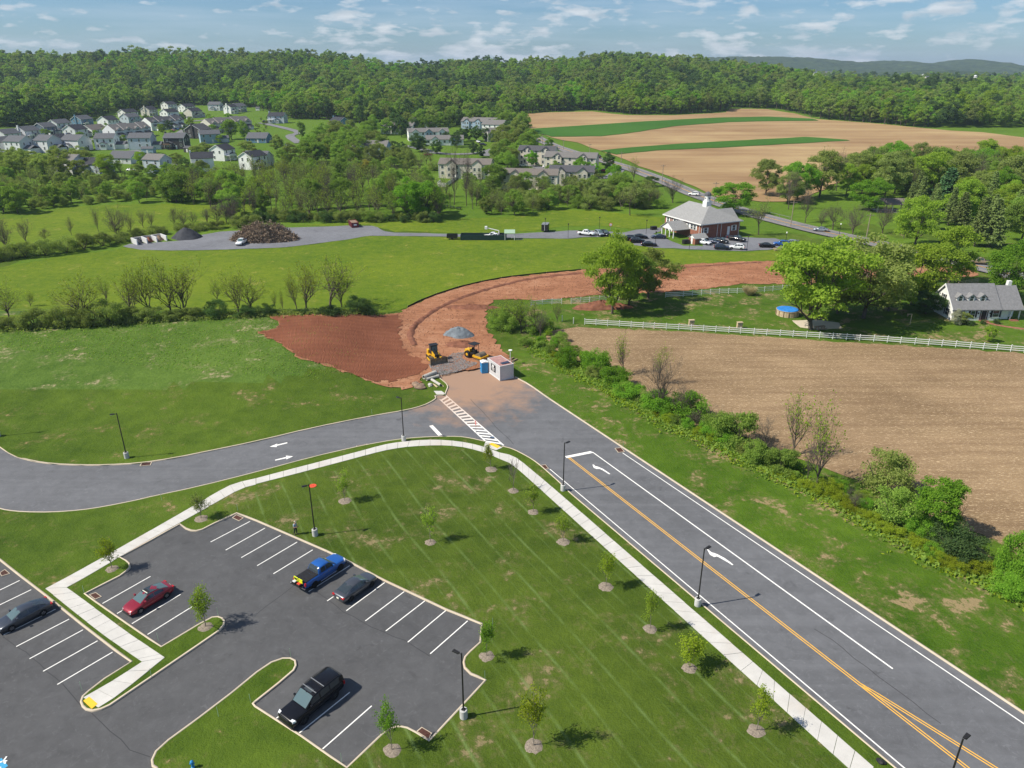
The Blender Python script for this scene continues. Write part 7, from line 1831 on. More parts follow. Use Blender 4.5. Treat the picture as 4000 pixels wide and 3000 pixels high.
q = MB(); q.box(cx_ - 1.0, cx_ + 1.0, cy_ - 1.0, cy_ + 1.0, zc0, zc0 + 2.3); cup = q.build('cupola', M['trim'], hall, bevel=.05)
q = MB(); q.lathe([(.95, zc0 + 2.3), (.9, zc0 + 4.0)], 8, (cx_, cy_, 0)); q.build('lantern', M['trim'], cup)
q = MB(); q.lathe([(1.15, zc0 + 4.0), (1.1, zc0 + 4.5), (.75, zc0 + 5.0), (.1, zc0 + 5.3)], 8, (cx_, cy_, 0)); q.build('cupola_roof', RM['slate'], cup)
for k in range(4):
    t = k * math.pi / 2
    q = MB(); q.lathe([(.28, 0), (.28, .05)], 10, (0, 0, 0), 'y'); o = q.build('louvre', M['black_metal'], cup); o.location = (cx_ + .9 * math.sin(t), cy_ - .9 * math.cos(t), zc0 + 3.2); o.rotation_euler = (0, 0, t)
def shuttered(x, y, z, face, w=1.0, h=1.5):
    o = window(hall, x, y, z, face, w, h)
    for sg in (-1, 1):
        q = MB(); q.box(sg * (w / 2 + .30) - .22, sg * (w / 2 + .30) + .22, -.06, .02, -.05, h + .05); q.build('shutter', M['trim'], o)
for yy in (17.2, 13.6, 11.9, 4.6, 3.0): shuttered(-.02, yy, 2.9, math.pi)
for yy in (9.4, 7.9, 6.4): shuttered(-.02, yy, 3.3, math.pi, .7, 1.0)
for yy in (17.2, 15.6): shuttered(-.02, yy, .0, math.pi)
for xx in (1.9, 13.2): shuttered(xx, -.02, 2.2, -math.pi / 2, 1.1, 1.6)
q = MB(); q.box(10.6, 11.6, -.08, .0, .9, 3.6); q.build('door', M['trim'], hall)
for xx, yy in ((.25, -.12), (6.5, -.12), (8.0, -.12), (15.2, -.12)):
    q = MB(); q.box(xx - .06, xx + .06, yy - .06, yy + .06, -.8, EH); q.build('downpipe', M['trim'], hall)
for yy in (15.4, .6):
    q = MB(); q.box(-.16, -.04, yy - .06, yy + .06, -.8, EH); q.build('downpipe', M['trim'], hall)
for xx in (7.4, 8.7):
    q = MB(); q.box(xx, xx + 1, -1.3, -.4, -.9, .2); q.build('air_unit', M['white_metal'], hall, bevel=.03)
for k in range(5):
    q = MB(); q.box(10.0, 12.2, -1.2 - .35 * k, -.1 - .0 * k, -.9, .75 - .3 * k + .001 * k); q.build('step', M['walk'], hall)
# portico on the sunlit side
po = MB(); po.prism([(5.6, 2.7), (12.4, 2.7), (9.0, 4.75)], -6.2, -.05, 'x')
# prism along x with profile in (y,z)
pt = po.build('portico', M['trim'], hall)
q = MB()
for sg in (-1, 1): q.prism([(9 + sg * 3.7, 2.55), (9, 4.85), (9, 5.02), (9 + sg * 3.7, 2.75)][::sg], -6.5, -.06, 'x')
q.build('portico_roof', M['hall_roof'], pt)
for yy in (5.9, 7.9, 10.1, 12.1):
    q = MB(); q.box(-6.05, -5.8, yy - .13, yy + .13, -.9, 2.7); q.build('column', M['trim'], pt)
q = MB(); q.box(-6.8, -5.4, 1.5, 17, -1.0, -.05); q.build('walkway', M['kerb'], hall)
# small brick outbuilding
ob = empty('outbuilding', tuple(hall.matrix_basis @ Vector((-3.4, -3.2, 0))), ang, 'small brick outbuilding with white gable beside the hall', 'building')
q = MB(); gable_wall(q, 4.6, 3.2, 2.0, 1.0); q.box(-2.28, 2.28, -1.58, 1.58, -1, .01); q.build('wall', M['brick'], ob)
q = MB(); gable_roof(q, 4.6, 3.2, 2.0, 1.0, .25, .12); q.build('roof', M['hall_roof'], ob)
q = MB(); q.prism([(-1.6, 2.0), (1.6, 2.0), (0, 3.0)], -2.34, -2.305, 'x'); q.build('gable_board', M['trim'], ob)
q = MB(); q.box(-2.35, -2.29, -.4, .4, 0, 1.9); q.build('door', M['trim'], ob)

# ---- the white house with dormers ----
cl, fl, fm_, fr = W['cape']
ang = math.atan2(fm_[1] - fl[1], fm_[0] - fl[0])
Lm = math.dist(fl, fm_)
cape = empty('white_house', (fl[0], fl[1], .05), ang, 'white house with three roof dormers and dark shutters', 'house')
M['cape_roof'] = shingle('grey_asphalt_shingles', (0.20, 0.20, 0.205))
M['shutter'] = mat('black_shutter', (0.015, 0.015, 0.018), .6)
M['brickstep'] = brick_mat('brick_paving', (0.22, 0.085, 0.055), (0.34, 0.16, 0.11))
Dm, He, Rs = 8.6, 2.65, 4.2
q = MB(); q.prism([(0, -.4), (Dm, -.4), (Dm, He), (Dm / 2, He + Rs), (0, He)], 0, Lm, 'x'); q.build('wall', WM['white'], cape)
q = MB(); s = Rs / (Dm / 2); oh = .35
for f in (0, 1):
    pr = [(-oh, He - s * oh + .03), (Dm / 2, He + Rs + .03), (Dm / 2, He + Rs + .25), (-oh, He - s * oh + .22)]
    if f: pr = [(Dm - a, b) for a, b in pr][::-1]
    q.prism(pr, -.3, Lm + .02, 'x')
rf = q.build('roof', M['cape_roof'], cape)
q = MB()
for f in (0, 1):
    pr = [(-oh - .02, He - s * oh - .10), (Dm / 2, He + Rs - .12), (Dm / 2, He + Rs + .28), (-oh - .02, He - s * oh + .24)]
    if f: pr = [(Dm - a, b) for a, b in pr][::-1]
    q.prism(pr, -.42, -.31, 'x')
q.build('verge_board', M['trim'], cape)
# lower wing with porch
x1 = Lm + 4.7
q = MB(); q.prism([(1.0, -.4), (Dm - .4, -.4), (Dm - .4, He - .05), (Dm / 2 + .1, He + Rs - .45), (1.0, He - .05)], Lm + .02, Lm + 2.6, 'x'); wgo = q.build('wing', WM['white'], cape)
q = MB(); q.prism([(2.6, -.4), (Dm - .4, -.4), (Dm - .4, He - .05), (Dm / 2 + .1, He + Rs - .45), (2.6, He + .9)], Lm + 2.6, x1, 'x'); q.build('wing_end', WM['white'], cape)
q = MB(); s2 = (Rs - .4) / (Dm / 2 + .4)
for f in (0, 1):
    pr = [(-.15, He - .42), (Dm / 2 + .1, He + Rs - .42), (Dm / 2 + .1, He + Rs - .22), (-.15, He - .22)]
    if f: pr = [(Dm + .2 - a, b) for a, b in pr][::-1]
    q.prism(pr, Lm + .03, x1 + .3, 'x')
q.build('wing_roof', M['cape_roof'], cape)
for xx in (Lm + 2.7, x1 - .15):
    q = MB(); q.box(xx - .1, xx + .1, .35, .55, -.3, He - .35); q.build('porch_post', M['trim'], cape)
q = MB(); q.box(x1 - 1.6, x1 - .8, Dm / 2, Dm / 2 + .8, He + Rs - .9, He + Rs + .7); q.build('chimney', M['trim'], rf, bevel=.03)
for i in range(3):
    xd = 1.75 + i * 2.45
    yd = 1.25; zd0 = He + s * yd - .3; zt = He + 2.15
    q = MB(); q.prism([(xd - .75, zd0), (xd + .75, zd0), (xd + .75, zt), (xd, zt + .62), (xd - .75, zt)], yd, Dm / 2 - .4, 'y'); dm = q.build('dormer', WM['white'], cape)
    q = MB()
    for sg in (-1, 1): q.prism([(xd + sg * .98, zt - .14), (xd, zt + .68), (xd, zt + .80), (xd + sg * .98, zt - .02)][::sg], yd - .2, Dm / 2 - .35, 'y')
    q.build('dormer_roof', M['cape_roof'], dm)
    window(dm, xd, yd - .02, zd0 + .42, -math.pi / 2, .72, 1.1)
def shut2(x, y, z, face, w, h):
    o = window(cape, x, y, z, face, w, h)
    for sg in (-1, 1):
        q = MB(); q.box(sg * (w / 2 + .28) - .2, sg * (w / 2 + .28) + .2, -.06, .02, -.05, h + .05); q.build('shutter', M['shutter'], o)
shut2(1.6, -.02, .75, -math.pi / 2, .9, 1.4); shut2(4.4, -.02, .75, -math.pi / 2, .9, 1.4); shut2(9.4, -.02, .8, -math.pi / 2, 1.3, 1.4)
shut2(-.02, 4.3, 3.4, math.pi, .85, 1.3); shut2(-.02, 2.2, .75, math.pi, .9, 1.4)
q = MB(); q.box(6.35, 7.35, -.08, .0, .15, 2.2); q.build('door', M['shutter'], cape)
for xx in (6.1, 7.6): q = MB(); q.box(xx - .1, xx + .1, -.09, .0, .15, 2.25); q.build('sidelight', M['pane'], cape)
for xx in (5.6, 8.1): q = MB(); q.box(xx - .08, xx + .08, -.2, -.02, 1.5, 1.85); q.build('wall_lamp', M['shutter'], cape)
for k in range(2): q = MB(); q.box(6.0, 7.7, -1.0 - .35 * k, -.02, -.2, .16 - .14 * k); q.build('step', M['brickstep'], cape)
for k in range(2): q = MB(); q.box(x1 - 2.2, x1 - .5, -.3 - .35 * k, .3, -.2, .14 - .12 * k); q.build('step', M['brickstep'], cape)
q = MB(); q.box(x1 - 1.9, x1 - 1.0, 2.5, 2.58, 0, 2.1); q.build('door', M['shutter'], cape)
# brick garden path
gp = [cape.matrix_basis @ Vector((6.9, -1.4, 0)), cape.matrix_basis @ Vector((8.5, -3.6, 0)), cape.matrix_basis @ Vector((11.5, -5.4, 0)), cape.matrix_basis @ Vector((16, -6.6, 0))]
V, F = strip(smooth_line([(p.x, p.y) for p in gp]), -.5, .5, lambda x, y: .06, 1.0)
tag(struct('garden_path', np_mesh('garden_path', V, F, (M['brickstep'],))), 'curved brick garden path to the white house door', 'path')

# ---- park pavilion ----
p = W['pavilion']
e = empty('pavilion', (p[0], p[1], float(hgt(*p))), R(-8), 'open park pavilion with brown roof and white posts', 'pavilion')
q = MB(); gable_roof(q, 11, 7, 3.0, 1.5, .5, .18); q.build('roof', RM['brown'], e)
q = MB(); q.prism([(-3.5, 3.0), (3.5, 3.0), (0, 4.5)], -5.5, -5.35, 'x'); q.prism([(-3.5, 3.0), (3.5, 3.0), (0, 4.5)], 5.35, 5.5, 'x'); q.build('gable_board', M['trim'], e)
for xx in (-5.2, 0, 5.2):
    for yy in (-3.2, 3.2):
        q = MB(); q.box(xx - .15, xx + .15, yy - .15, yy + .15, -.3, 3.05); q.build('post', M['trim'], e)
q = MB(); q.box(-5.6, 5.6, -3.6, 3.6, -.4, .06); q.build('floor', M['walk'], e)

# ======================= lamps, site things, fences, small things =======================
def g0(p): return float(hgt(p[0], p[1]))
LAMPS = [('lamp post with white plinth on the grass bank by the side road', 200), ('lamp post at the far left whose shadow falls on the bank', 200), ('lamp post beside the crosswalk and its stop line', 150), ('lamp post with the orange landing pad just behind it', 215),
         ('lamp post by the first turn arrow of the road', 35), ('lamp post by the second turn arrow of the road', 35), ('lamp post at the outer kerb of the car park', 150), ('lamp post by the yellow lines at the lower corner', 35)]
lp = None
for (x, y), (lab, hd) in zip(W['lamps'], LAMPS):
    if lp is None:
        e = empty('lamp_post', (0, 0, 0))
        q = MB(); q.lathe([(.33, -.3), (.33, .86), (.30, .90)], 20); q.build('plinth', M['base'], e, smooth=False)
        q = MB(); q.box(-.16, .16, -.16, .16, .90, .95); q.build('base_plate', M['black_metal'], e)
        for a in (-.12, .12):
            for b in (-.12, .12): q = MB(); q.box(a - .02, a + .02, b - .02, b + .02, .95, 1.0); q.build('bolt', M['grey_metal'], e)
        q = MB(); q.tube([(0, 0, .94), (0, 0, 6.95)], [.075, .06], 8); q.build('pole', M['black_metal'], e)
        q = MB(); q.tube([(0, 0, 6.8), (.28, 0, 6.85)], .03, 6); q.build('arm', M['black_metal'], e)
        q = MB(); q.hexa([(.25, -.14, 6.80), (.85, -.17, 6.86), (.85, .17, 6.86), (.25, .14, 6.80), (.25, -.10, 6.90), (.82, -.14, 6.93), (.82, .14, 6.93), (.25, .10, 6.90)]); h_ = q.build('lamp_head', M['black_metal'], e)
        q = MB(); q.box(.4, .8, -.12, .12, 6.80, 6.835); q.build('lens', M['lamp_glass'], h_)
        lp = e; o = e
    else: o = copy_tree(lp)
    o.location = (x, y, g0((x, y)) - .02); o.rotation_euler = (0, 0, R(hd)); tag(o, lab, 'lamp post', 'lamp posts of the car park and road')

# drains
M['rust'] = mat('rusty_grate', (0.085, 0.035, 0.025), .8, vary=.3)
DL = ['drain in the upper kerb of the side road', 'drain in the lower kerb of the side road', 'drain at the northern corner of the car park', 'drain at the left edge of the car park', 'drain by the footpath left of the lamp post', 'drain at the right kerb near the stop line', 'drain at the left kerb below the junction', 'drain in the corner beside the red sedan stalls', 'large drain in the lower corner of the car park', 'broken open drain by the concrete pipes']
for c, lab in zip(W['drains'], DL):
    if area(c) < 0: c = c[::-1]
    ctr = (sum(p[0] for p in c) / 4, sum(p[1] for p in c) / 4)
    e = empty('storm_drain', (ctr[0], ctr[1], ROADZ), 0, lab, 'drain', 'storm drains')
    P_ = [Vector((p[0] - ctr[0], p[1] - ctr[1], 0)) for p in c]
    q = MB()
    for i in range(4):
        a, b = P_[i], P_[(i + 1) % 4]
        ai, bi = a * .86, b * .86
        q.hexa([(a.x, a.y, .004), (b.x, b.y, .004), (bi.x, bi.y, .004), (ai.x, ai.y, .004), (a.x, a.y, .06), (b.x, b.y, .06), (bi.x, bi.y, .06), (ai.x, ai.y, .06)])
    q.build('frame', M['kerb'], e)
    q = MB(); q.add([(p.x * .87, p.y * .87, .010) for p in P_], [(0, 1, 2, 3)]); q.build('pit', M['black_metal'], e)
    for k in range(9):
        t0, t1 = (k + .2) / 9, (k + .8) / 9
        f = lambda A, B, t: A * .86 * (1 - t) + B * .86 * t
        pts = [f(P_[0], P_[1], t0), f(P_[0], P_[1], t1), f(P_[3], P_[2], t1), f(P_[3], P_[2], t0)]
        q = MB(); q.hexa([(p.x, p.y, .015) for p in pts] + [(p.x, p.y, .05) for p in pts]); q.build('bar', M['rust'], e)

# ---- site office, toilet, heaps, pipes ----
c0, c1, c2 = W['container']
ux = Vector((c0[0] - c1[0], c0[1] - c1[1])).normalized(); ang = math.atan2(ux.y, ux.x)
e = empty('site_office', (c1[0], c1[1], ROADZ + .02), ang, 'white container site office with reddish roof and solar panel', 'container')
Lc, Wc, Hc = 4.6, 2.6, 2.75     # +x runs away along the sign wall, -y is to the right
M['cont_roof'] = mat('faded_red_roof', (0.36, 0.20, 0.18), .7, vary=.25, scale=1.5)
q = MB()
def corr(x0, y0, x1, y1, n):
    d = Vector((x1 - x0, y1 - y0)); L_ = d.length; d.normalize(); nn = Vector((d.y, -d.x))
    pts = []
    for i in range(n):
        for f, o_ in ((.0, 0), (.3, 0), (.5, -.05), (.8, -.05)):
            p = Vector((x0, y0)) + d * L_ * (i + f) / n + nn * o_
            pts.append(p)
    pts.append(Vector((x1, y1)))
    b = len(q.v)
    for p in pts: q.v.append((p.x, p.y, .08)); q.v.append((p.x, p.y, Hc - .08))
    for i in range(len(pts) - 1):
        q.f.append((b + 2 * i, b + 2 * i + 2, b + 2 * i + 3, b + 2 * i + 1)); q.mi.append(0)
corr(0, 0, 0, -Wc, 11); corr(0, -Wc, Lc, -Wc, 18); corr(Lc, -Wc, Lc, 0, 11); corr(Lc, 0, 0, 0, 18)
q.f = [f[::-1] for f in q.f]
q.build('wall', M['white_metal'], e)
q = MB()
for x in (0, Lc):
    for y in (0, -Wc): q.box(x - .07, x + .07, y - .07, y + .07, 0, Hc)
for z in (0, Hc - .12):
    q.box(.07, Lc - .07, -.06, .06, z, z + .12); q.box(.07, Lc - .07, -Wc - .06, -Wc + .06, z, z + .12); q.box(-.06, .06, -Wc + .07, -.07, z, z + .12); q.box(Lc - .06, Lc + .06, -Wc + .07, -.07, z, z + .12)
q.build('corner_frame', M['white_metal'], e)
q = MB(); q.box(.06, Lc - .06, -Wc + .06, -.06, Hc - .06, Hc - .01); q.build('roof', M['cont_roof'], e)
q = MB(); q.hexa([(.5, -2.2, Hc + .12), (1.3, -2.2, Hc + .12), (1.3, -.7, Hc + .05), (.5, -.7, Hc + .05), (.5, -2.2, Hc + .16), (1.3, -2.2, Hc + .16), (1.3, -.7, Hc + .09), (.5, -.7, Hc + .09)]); q.build('solar_panel', PAINT['navy'], e)
q = MB(); q.box(1.7, 3.3, .04, .07, .95, 2.25); sg_ = q.build('sign_board', M['black_metal'], e)
for (a, b, c_, d) in ((2.2, 2.55, 1.75, 2.15), (2.62, 2.9, 1.75, 2.15), (1.95, 3.1, 1.55, 1.66), (2.0, 3.0, 1.36, 1.43), (2.0, 2.9, 1.22, 1.28), (2.1, 2.9, 1.06, 1.12)):
    q = MB(); q.box(a, b, .071, .076, c_, d); q.build('sign_print', M['trim'], sg_)
M['toilet'] = mat('blue_polyethylene', (0.03, 0.24, 0.50), .5, .4)
t0, t1, t2 = W['toilet']
e = empty('portable_toilet', ((t0[0] + t2[0]) / 2, (t0[1] + t2[1]) / 2 + .3, ROADZ + .02), math.atan2(t2[1] - t1[1], t2[0] - t1[0]), 'blue portable toilet with white roof beside the site office', 'toilet')
q = MB(); q.box(-.58, .58, -.58, .58, 0, 2.0); q.build('cabin', M['toilet'], e, bevel=.03)
q = MB(); q.prism([(-.62, 2.0), (.62, 2.0), (.62, 2.08), (0, 2.24), (-.62, 2.08)], -.62, .62, 'y'); q.build('roof', M['trim'], e)
q = MB(); q.box(-.60, -.585, -.42, .42, .12, 1.88); q.build('door', M['toilet'], e, bevel=.01)
q = MB(); q.box(-.62, -.60, .25, .35, .95, 1.1); q.build('latch', M['trim'], e)
q = MB()
for zz in (.4, .9, 1.4): q.box(-.4, .4, -.600, -.583, zz, zz + .32)
q.build('wall_ribs', M['toilet'], e)
p = W['mast']
e = empty('vent_mast', (p[0], p[1], 0), 0, 'white pole with dish head behind the site office', 'pole')
q = MB(); q.tube([(0, 0, 0), (0, 0, 2.6)], .06, 8); q.build('pole', M['trim'], e); q = MB(); q.lathe([(.05, 2.6), (.35, 2.75), (.35, 2.82)], 14); q.build('head', M['trim'], e)
q = MB(); q.tube([(0, 0, 1.0), (.7, .1, .3)], .05, 6); q.build('brace', M['trim'], e)

def heap(name, cx_, cy_, rx, ry, h, m, label, cat, seed, rough=.12, z0=0., n=30, pw=1.3, parent=None):
    rs = np.random.RandomState(seed)
    V = []; F = []
    rings = 12
    ph = rs.uniform(0, 6.28, 6)
    for j in range(rings + 1):
        t = j / rings
        for i in range(n):
            a = 2 * math.pi * i / n
            k_ = 1 + .12 * math.sin(2 * a + ph[0]) + .08 * math.sin(3 * a + ph[1]) + .05 * math.sin(5 * a + ph[2])
            r_ = (1 - t)
            zz = h * (1 - r_ ** pw) * (1 + .1 * math.sin(3 * a + ph[3]) * r_) + rs.uniform(-rough, rough) * (0 if j in (0,) else 1) * h * .5
            V.append((cx_ + rx * r_ * k_ * math.cos(a), cy_ + ry * r_ * k_ * math.sin(a), z0 + zz))
    for j in range(rings):
        for i in range(n): F.append((j * n + i, j * n + (i + 1) % n, (j + 1) * n + (i + 1) % n, (j + 1) * n + i))
    me = np_mesh(name, V, F, (m,), smooth=rough < .09)
    o = link(name, me, parent)
    if label: tag(o, label, cat)
    return o
M['gravel'] = mat('blue_grey_gravel', (0.155, 0.18, 0.20), .95, .1, vary=.3, scale=1.2, bump=.6, bscale=6.)
M['blackheap'] = mat('dark_millings', (0.055, 0.058, 0.066), .95, .1, vary=.3, scale=.8, bump=.6, bscale=4.)
M['soil'] = mat('dark_red_soil', (0.19, 0.085, 0.055), 1., .05, vary=.35, scale=1.0, bump=.8, bscale=3.)
a, b, c = W['pile']
heap('gravel_heap', (a[0] + b[0]) / 2, a[1] + 2.2, 3.1, 2.2, 1.7, M['gravel'], 'blue grey gravel heap in the middle of the dirt road', 'gravel heap', 2, .22, .08, 34, 1.7)
heap('soil_heap', -9.9, 136.2, 3.6, 2.0, .75, M['soil'], 'low lumpy brown soil heap in front of the gravel heap', 'soil heap', 3, .6, .06)
for i, (sx, sy, r1, r2, hh, lab) in enumerate(((-9.2, 160.5, 6.0, 1.6, .9, 'ridge of dark soil along the dirt road bend'), (20.5, 161.0, 7.5, 2.2, 1.5, 'dark red soil bank behind the back fence'))):
    heap('soil_heap', sx, sy, r1, r2, hh, M['soil'], lab, 'soil heap', 5 + i, .5, .06)
def windrow(line, w_, h_, lab, seed):
    rs = np.random.RandomState(seed); q = dense(smooth_line(line), .8, False); V = []
    for i, p in enumerate(q):
        a_ = q[max(i - 1, 0)]; b_ = q[min(i + 1, len(q) - 1)]; d = Vector((b_[0] - a_[0], b_[1] - a_[1])).normalized()
        for o_, z_ in ((-1, 0), (-.45, .75), (0, 1), (.5, .7), (1, 0)):
            o2 = o_ * w_ * rs.uniform(.7, 1.3); x_, y_ = p[0] - d.y * o2, p[1] + d.x * o2
            V.append((x_, y_, float(dirt_z(np.array(x_), np.array(y_))) + z_ * h_ * rs.uniform(.4, 1.3) - .03))
    F = [(i * 5 + k, (i + 1) * 5 + k, (i + 1) * 5 + k + 1, i * 5 + k + 1) for i in range(len(q) - 1) for k in range(4)]
    tag(link('windrow', np_mesh('windrow', V, F, (M['soil'],))), lab, 'soil ridge')
windrow(W['windrow'], .75, .38, 'dark ridge of loose soil curving along the new road', 1)
windrow(W['windrow_b'], .6, .3, 'dark soil ridge at the meadow edge beyond the trees', 2)
M['pipe'] = mat('pipe_concrete', (0.42, 0.40, 0.36), .9, vary=.2)
pp = W['pipes']
def pipe(a, b, r_, lab, m=None):
    d = Vector((b[0] - a[0], b[1] - a[1], 0)); L_ = d.length
    q = MB(); n = 18
    V = []; F = []
    for (x, rr) in ((0, r_), (0, r_ * .78), (L_, r_ * .78), (L_, r_)):
        for k in range(n): V.append((x, rr * math.cos(2 * math.pi * k / n), rr * math.sin(2 * math.pi * k / n)))
    for s_ in range(4):
        for k in range(n): F.append((s_ * n + k, s_ * n + (k + 1) % n, ((s_ + 1) % 4) * n + (k + 1) % n, ((s_ + 1) % 4) * n + k))
    q.add(V, F); o = q.build('concrete_pipe', m or M['pipe'], None)
    o.location = (a[0], a[1], r_ + .02 + g0(a)); o.rotation_euler = (0, 0, math.atan2(d.y, d.x)); tag(o, lab, 'pipe', 'pipes beside the kerb')
pipe(pp[0], pp[1], .38, 'longest grey concrete pipe lying at the kerb end'); pipe(pp[2], pp[3], .27, 'grey pipe in front of the longest one'); pipe(pp[4], pp[5], .24, 'stained pale pipe lying towards the crosswalk')
def beam(a, b, w_, h_, m, lab, nm='timber_beam'):
    d = Vector((b[0] - a[0], b[1] - a[1], 0)); q = MB(); q.box(0, d.length, -w_ / 2, w_ / 2, 0, h_); o = q.build(nm, m, None, bevel=.02)
    o.location = (a[0], a[1], g0(a) + .03); o.rotation_euler = (0, 0, math.atan2(d.y, d.x)); tag(o, lab, 'beam' if nm != 'log' else 'log')
M['timber'] = mat('pale_timber', (0.48, 0.37, 0.24), .85, vary=.25)
beam(pp[6], pp[7], .22, .16, M['timber'], 'short pale beam beside the stained pipe'); beam(pp[8], pp[9], .12, .1, M['timber'], 'thin pale plank at the end of the stained pipe')
M['logwood'] = mat('log_bark', (0.23, 0.16, 0.11), .9, vary=.3)
lg = W['logs']
beam(lg[0], lg[1], .25, .22, M['logwood'], 'brown log on the grass behind the site office', 'log'); beam(lg[2], lg[3], .25, .22, M['logwood'], 'second brown log lying nearer the kerb', 'log')
def rock(p, r_, lab, m, seed, cat='rock', nm='rock'):
    rs = np.random.RandomState(seed)
    bm = bmesh.new(); bmesh.ops.create_icosphere(bm, subdivisions=2, radius=1)
    for v_ in bm.verts: v_.co = Vector((v_.co.x * r_ * 1.3, v_.co.y * r_, v_.co.z * r_ * .7)) * rs.uniform(.8, 1.15)
    me = bpy.data.meshes.new(nm); bm.to_mesh(me); bm.free()
    o = link(nm, me, None, m); o.location = (p[0], p[1], g0(p) + r_ * .35); o.rotation_euler = (0, 0, seed); tag(o, lab, cat)
for i, (p, r_, lab) in enumerate(zip(W['rocks'], (.75, .7, .6, .45, .4), ('large brown rock at the end of the tracked earth', 'dark brown rock nearest the crosswalk ramp', 'brown rock behind the large one', 'pale rock on the grass by the pipes', 'small brown rock of the group'))):
    rock(p, r_, lab, M['logwood'] if i != 3 else M['pipe'], i + 2)

# loose stones and clods
def stones(name, poly, n, r0, r1, m, label, cat, seed, zoff=.05, zf=None):
    rs = np.random.RandomState(seed)
    xs = [p[0] for p in poly]; ys = [p[1] for p in poly]
    X = rs.uniform(min(xs), max(xs), n * 4); Y = rs.uniform(min(ys), max(ys), n * 4)
    k = in_poly(X, Y, poly); X = X[k][:n]; Y = Y[k][:n]
    o6 = np.array([[1, 0, 0], [-1, 0, 0], [0, 1, 0], [0, -1, 0], [0, 0, 1], [0, 0, -1.0]])
    f8 = np.array([[0, 2, 4], [2, 1, 4], [1, 3, 4], [3, 0, 4], [2, 0, 5], [1, 2, 5], [3, 1, 5], [0, 3, 5]])
    rad = rs.uniform(r0, r1, (len(X), 1, 1)) * rs.uniform(.6, 1.3, (len(X), 6, 1))
    Z = (zf(X, Y) if zf else hgt(X, Y)) + zoff
    V = o6[None] * rad + np.stack([X, Y, Z], 1)[:, None]
    F = (np.arange(len(X)) * 6)[:, None, None] + f8[None]
    o = link(name, np_mesh(name, V.reshape(-1, 3), F.reshape(-1, 3), (m,)))
    tag(o, label, cat, kind='stuff')
M['stone_pale'] = leaf_mat('pale_crushed_stone', (0.16, 0.15, 0.145), (0.48, 0.46, 0.45), 0.0)
stones('gravel', W['gravel_pad'], 3000, .04, .13, M['stone_pale'], 'pale crushed stone at the end of the asphalt', 'gravel', 4, .02, dirt_z)
M['clod'] = leaf_mat('earth_clod', (0.12, 0.055, 0.035), (0.33, 0.17, 0.11), 0.0)
stones('dirt_clods', W['dirt'], 9000, .04, .16, M['clod'], 'loose clods of red earth strewn over the new road', 'dirt', 5, .0, dirt_z)

# ---- signs, pad, person, hydrant, stakes ----
x, y = W['stop']
e = empty('stop_sign', (x, y, 0), R(200), 'red octagonal stop sign on thin post by the crosswalk', 'sign')
q = MB(); q.tube([(0, 0, -.1), (0, 0, 2.9)], .03, 6); q.build('post', M['grey_metal'], e)
M['sign_red'] = mat('sign_red', (0.50, 0.015, 0.02), .45)
oc = [(.38 * math.cos(math.pi / 8 + k * math.pi / 4), 2.55 + .38 * math.sin(math.pi / 8 + k * math.pi / 4)) for k in range(8)]
q = MB(); q.prism(oc, .035, .045, 'x'); bd = q.build('sign_border', M['trim'], e)
q = MB(); q.prism([(a * .93, 2.55 + (b - 2.55) * .93) for a, b in oc], .046, .052, 'x'); q.build('sign_face', M['sign_red'], bd)
def text(s_, size, parent, loc, rot, m):
    cu = bpy.data.curves.new('lettering', 'FONT'); cu.body = s_; cu.size = size; cu.align_x = 'CENTER'; cu.align_y = 'CENTER'; cu.extrude = .003
    o = bpy.data.objects.new('lettering', cu)
    cu.materials.append(m)
    me = bpy.data.meshes.new_from_object(o); bpy.data.objects.remove(o)
    o = link('lettering', me, parent); o.location = loc; o.rotation_euler = rot
    return o
text('STOP', .27, bd, (.056, 0, 2.55), (R(90), 0, R(90)), M['trim'])
x, y = W['pad_h']
M['orange'] = mat('orange_fabric', (0.75, 0.10, 0.035), .6)
e = empty('landing_pad', (x, y, .02), R(15), 'round orange drone landing pad lying on the grass behind a lamp', 'landing pad')
q = MB(); q.lathe([(.47, 0), (.47, .02), (.46, .03)], 32); q.build('disc', M['orange'], e)
q = MB(); n = 32
q.add([(r_ * math.cos(2 * math.pi * k / n), r_ * math.sin(2 * math.pi * k / n), .033) for r_ in (.33, .38) for k in range(n)], [(k, (k + 1) % n, n + (k + 1) % n, n + k)[::-1] for k in range(n)]); q.build('ring', M['sign_red'], e)
q = MB(); q.box(-.16, -.08, -.2, .2, .031, .034); q.box(.08, .16, -.2, .2, .031, .034); q.box(-.08, .08, -.04, .04, .031, .034); q.build('letter_h', M['sign_red'], e)

M['skin'] = mat('skin', (0.50, 0.29, 0.20), .6); M['trousers'] = mat('dark_trousers', (0.022, 0.022, 0.026), .9); M['shirt'] = mat('blue_patterned_shirt', (0.30, 0.38, 0.45), .9, vary=.7, scale=9.); M['hair'] = mat('cap_fabric', (0.55, 0.45, 0.33), .9)
def skin(name, verts, edges, rad, m, parent, sub=2):
    me = bpy.data.meshes.new(name); me.from_pydata(verts, edges, []); me.materials.append(m)
    o = link(name, me, parent); md = o.modifiers.new('skin', 'SKIN'); md.use_smooth_shade = True
    for i, r_ in enumerate(rad): me.skin_vertices[0].data[i].radius = (r_, r_) if not isinstance(r_, tuple) else r_
    me.skin_vertices[0].data[0].use_root = True
    s_ = o.modifiers.new('sub', 'SUBSURF'); s_.levels = sub; s_.render_levels = sub
    return o
x, y = W['person']
e = empty('person', (x, y, .0), R(-20), 'person in blue patterned shirt and dark trousers holding a remote control', 'person')
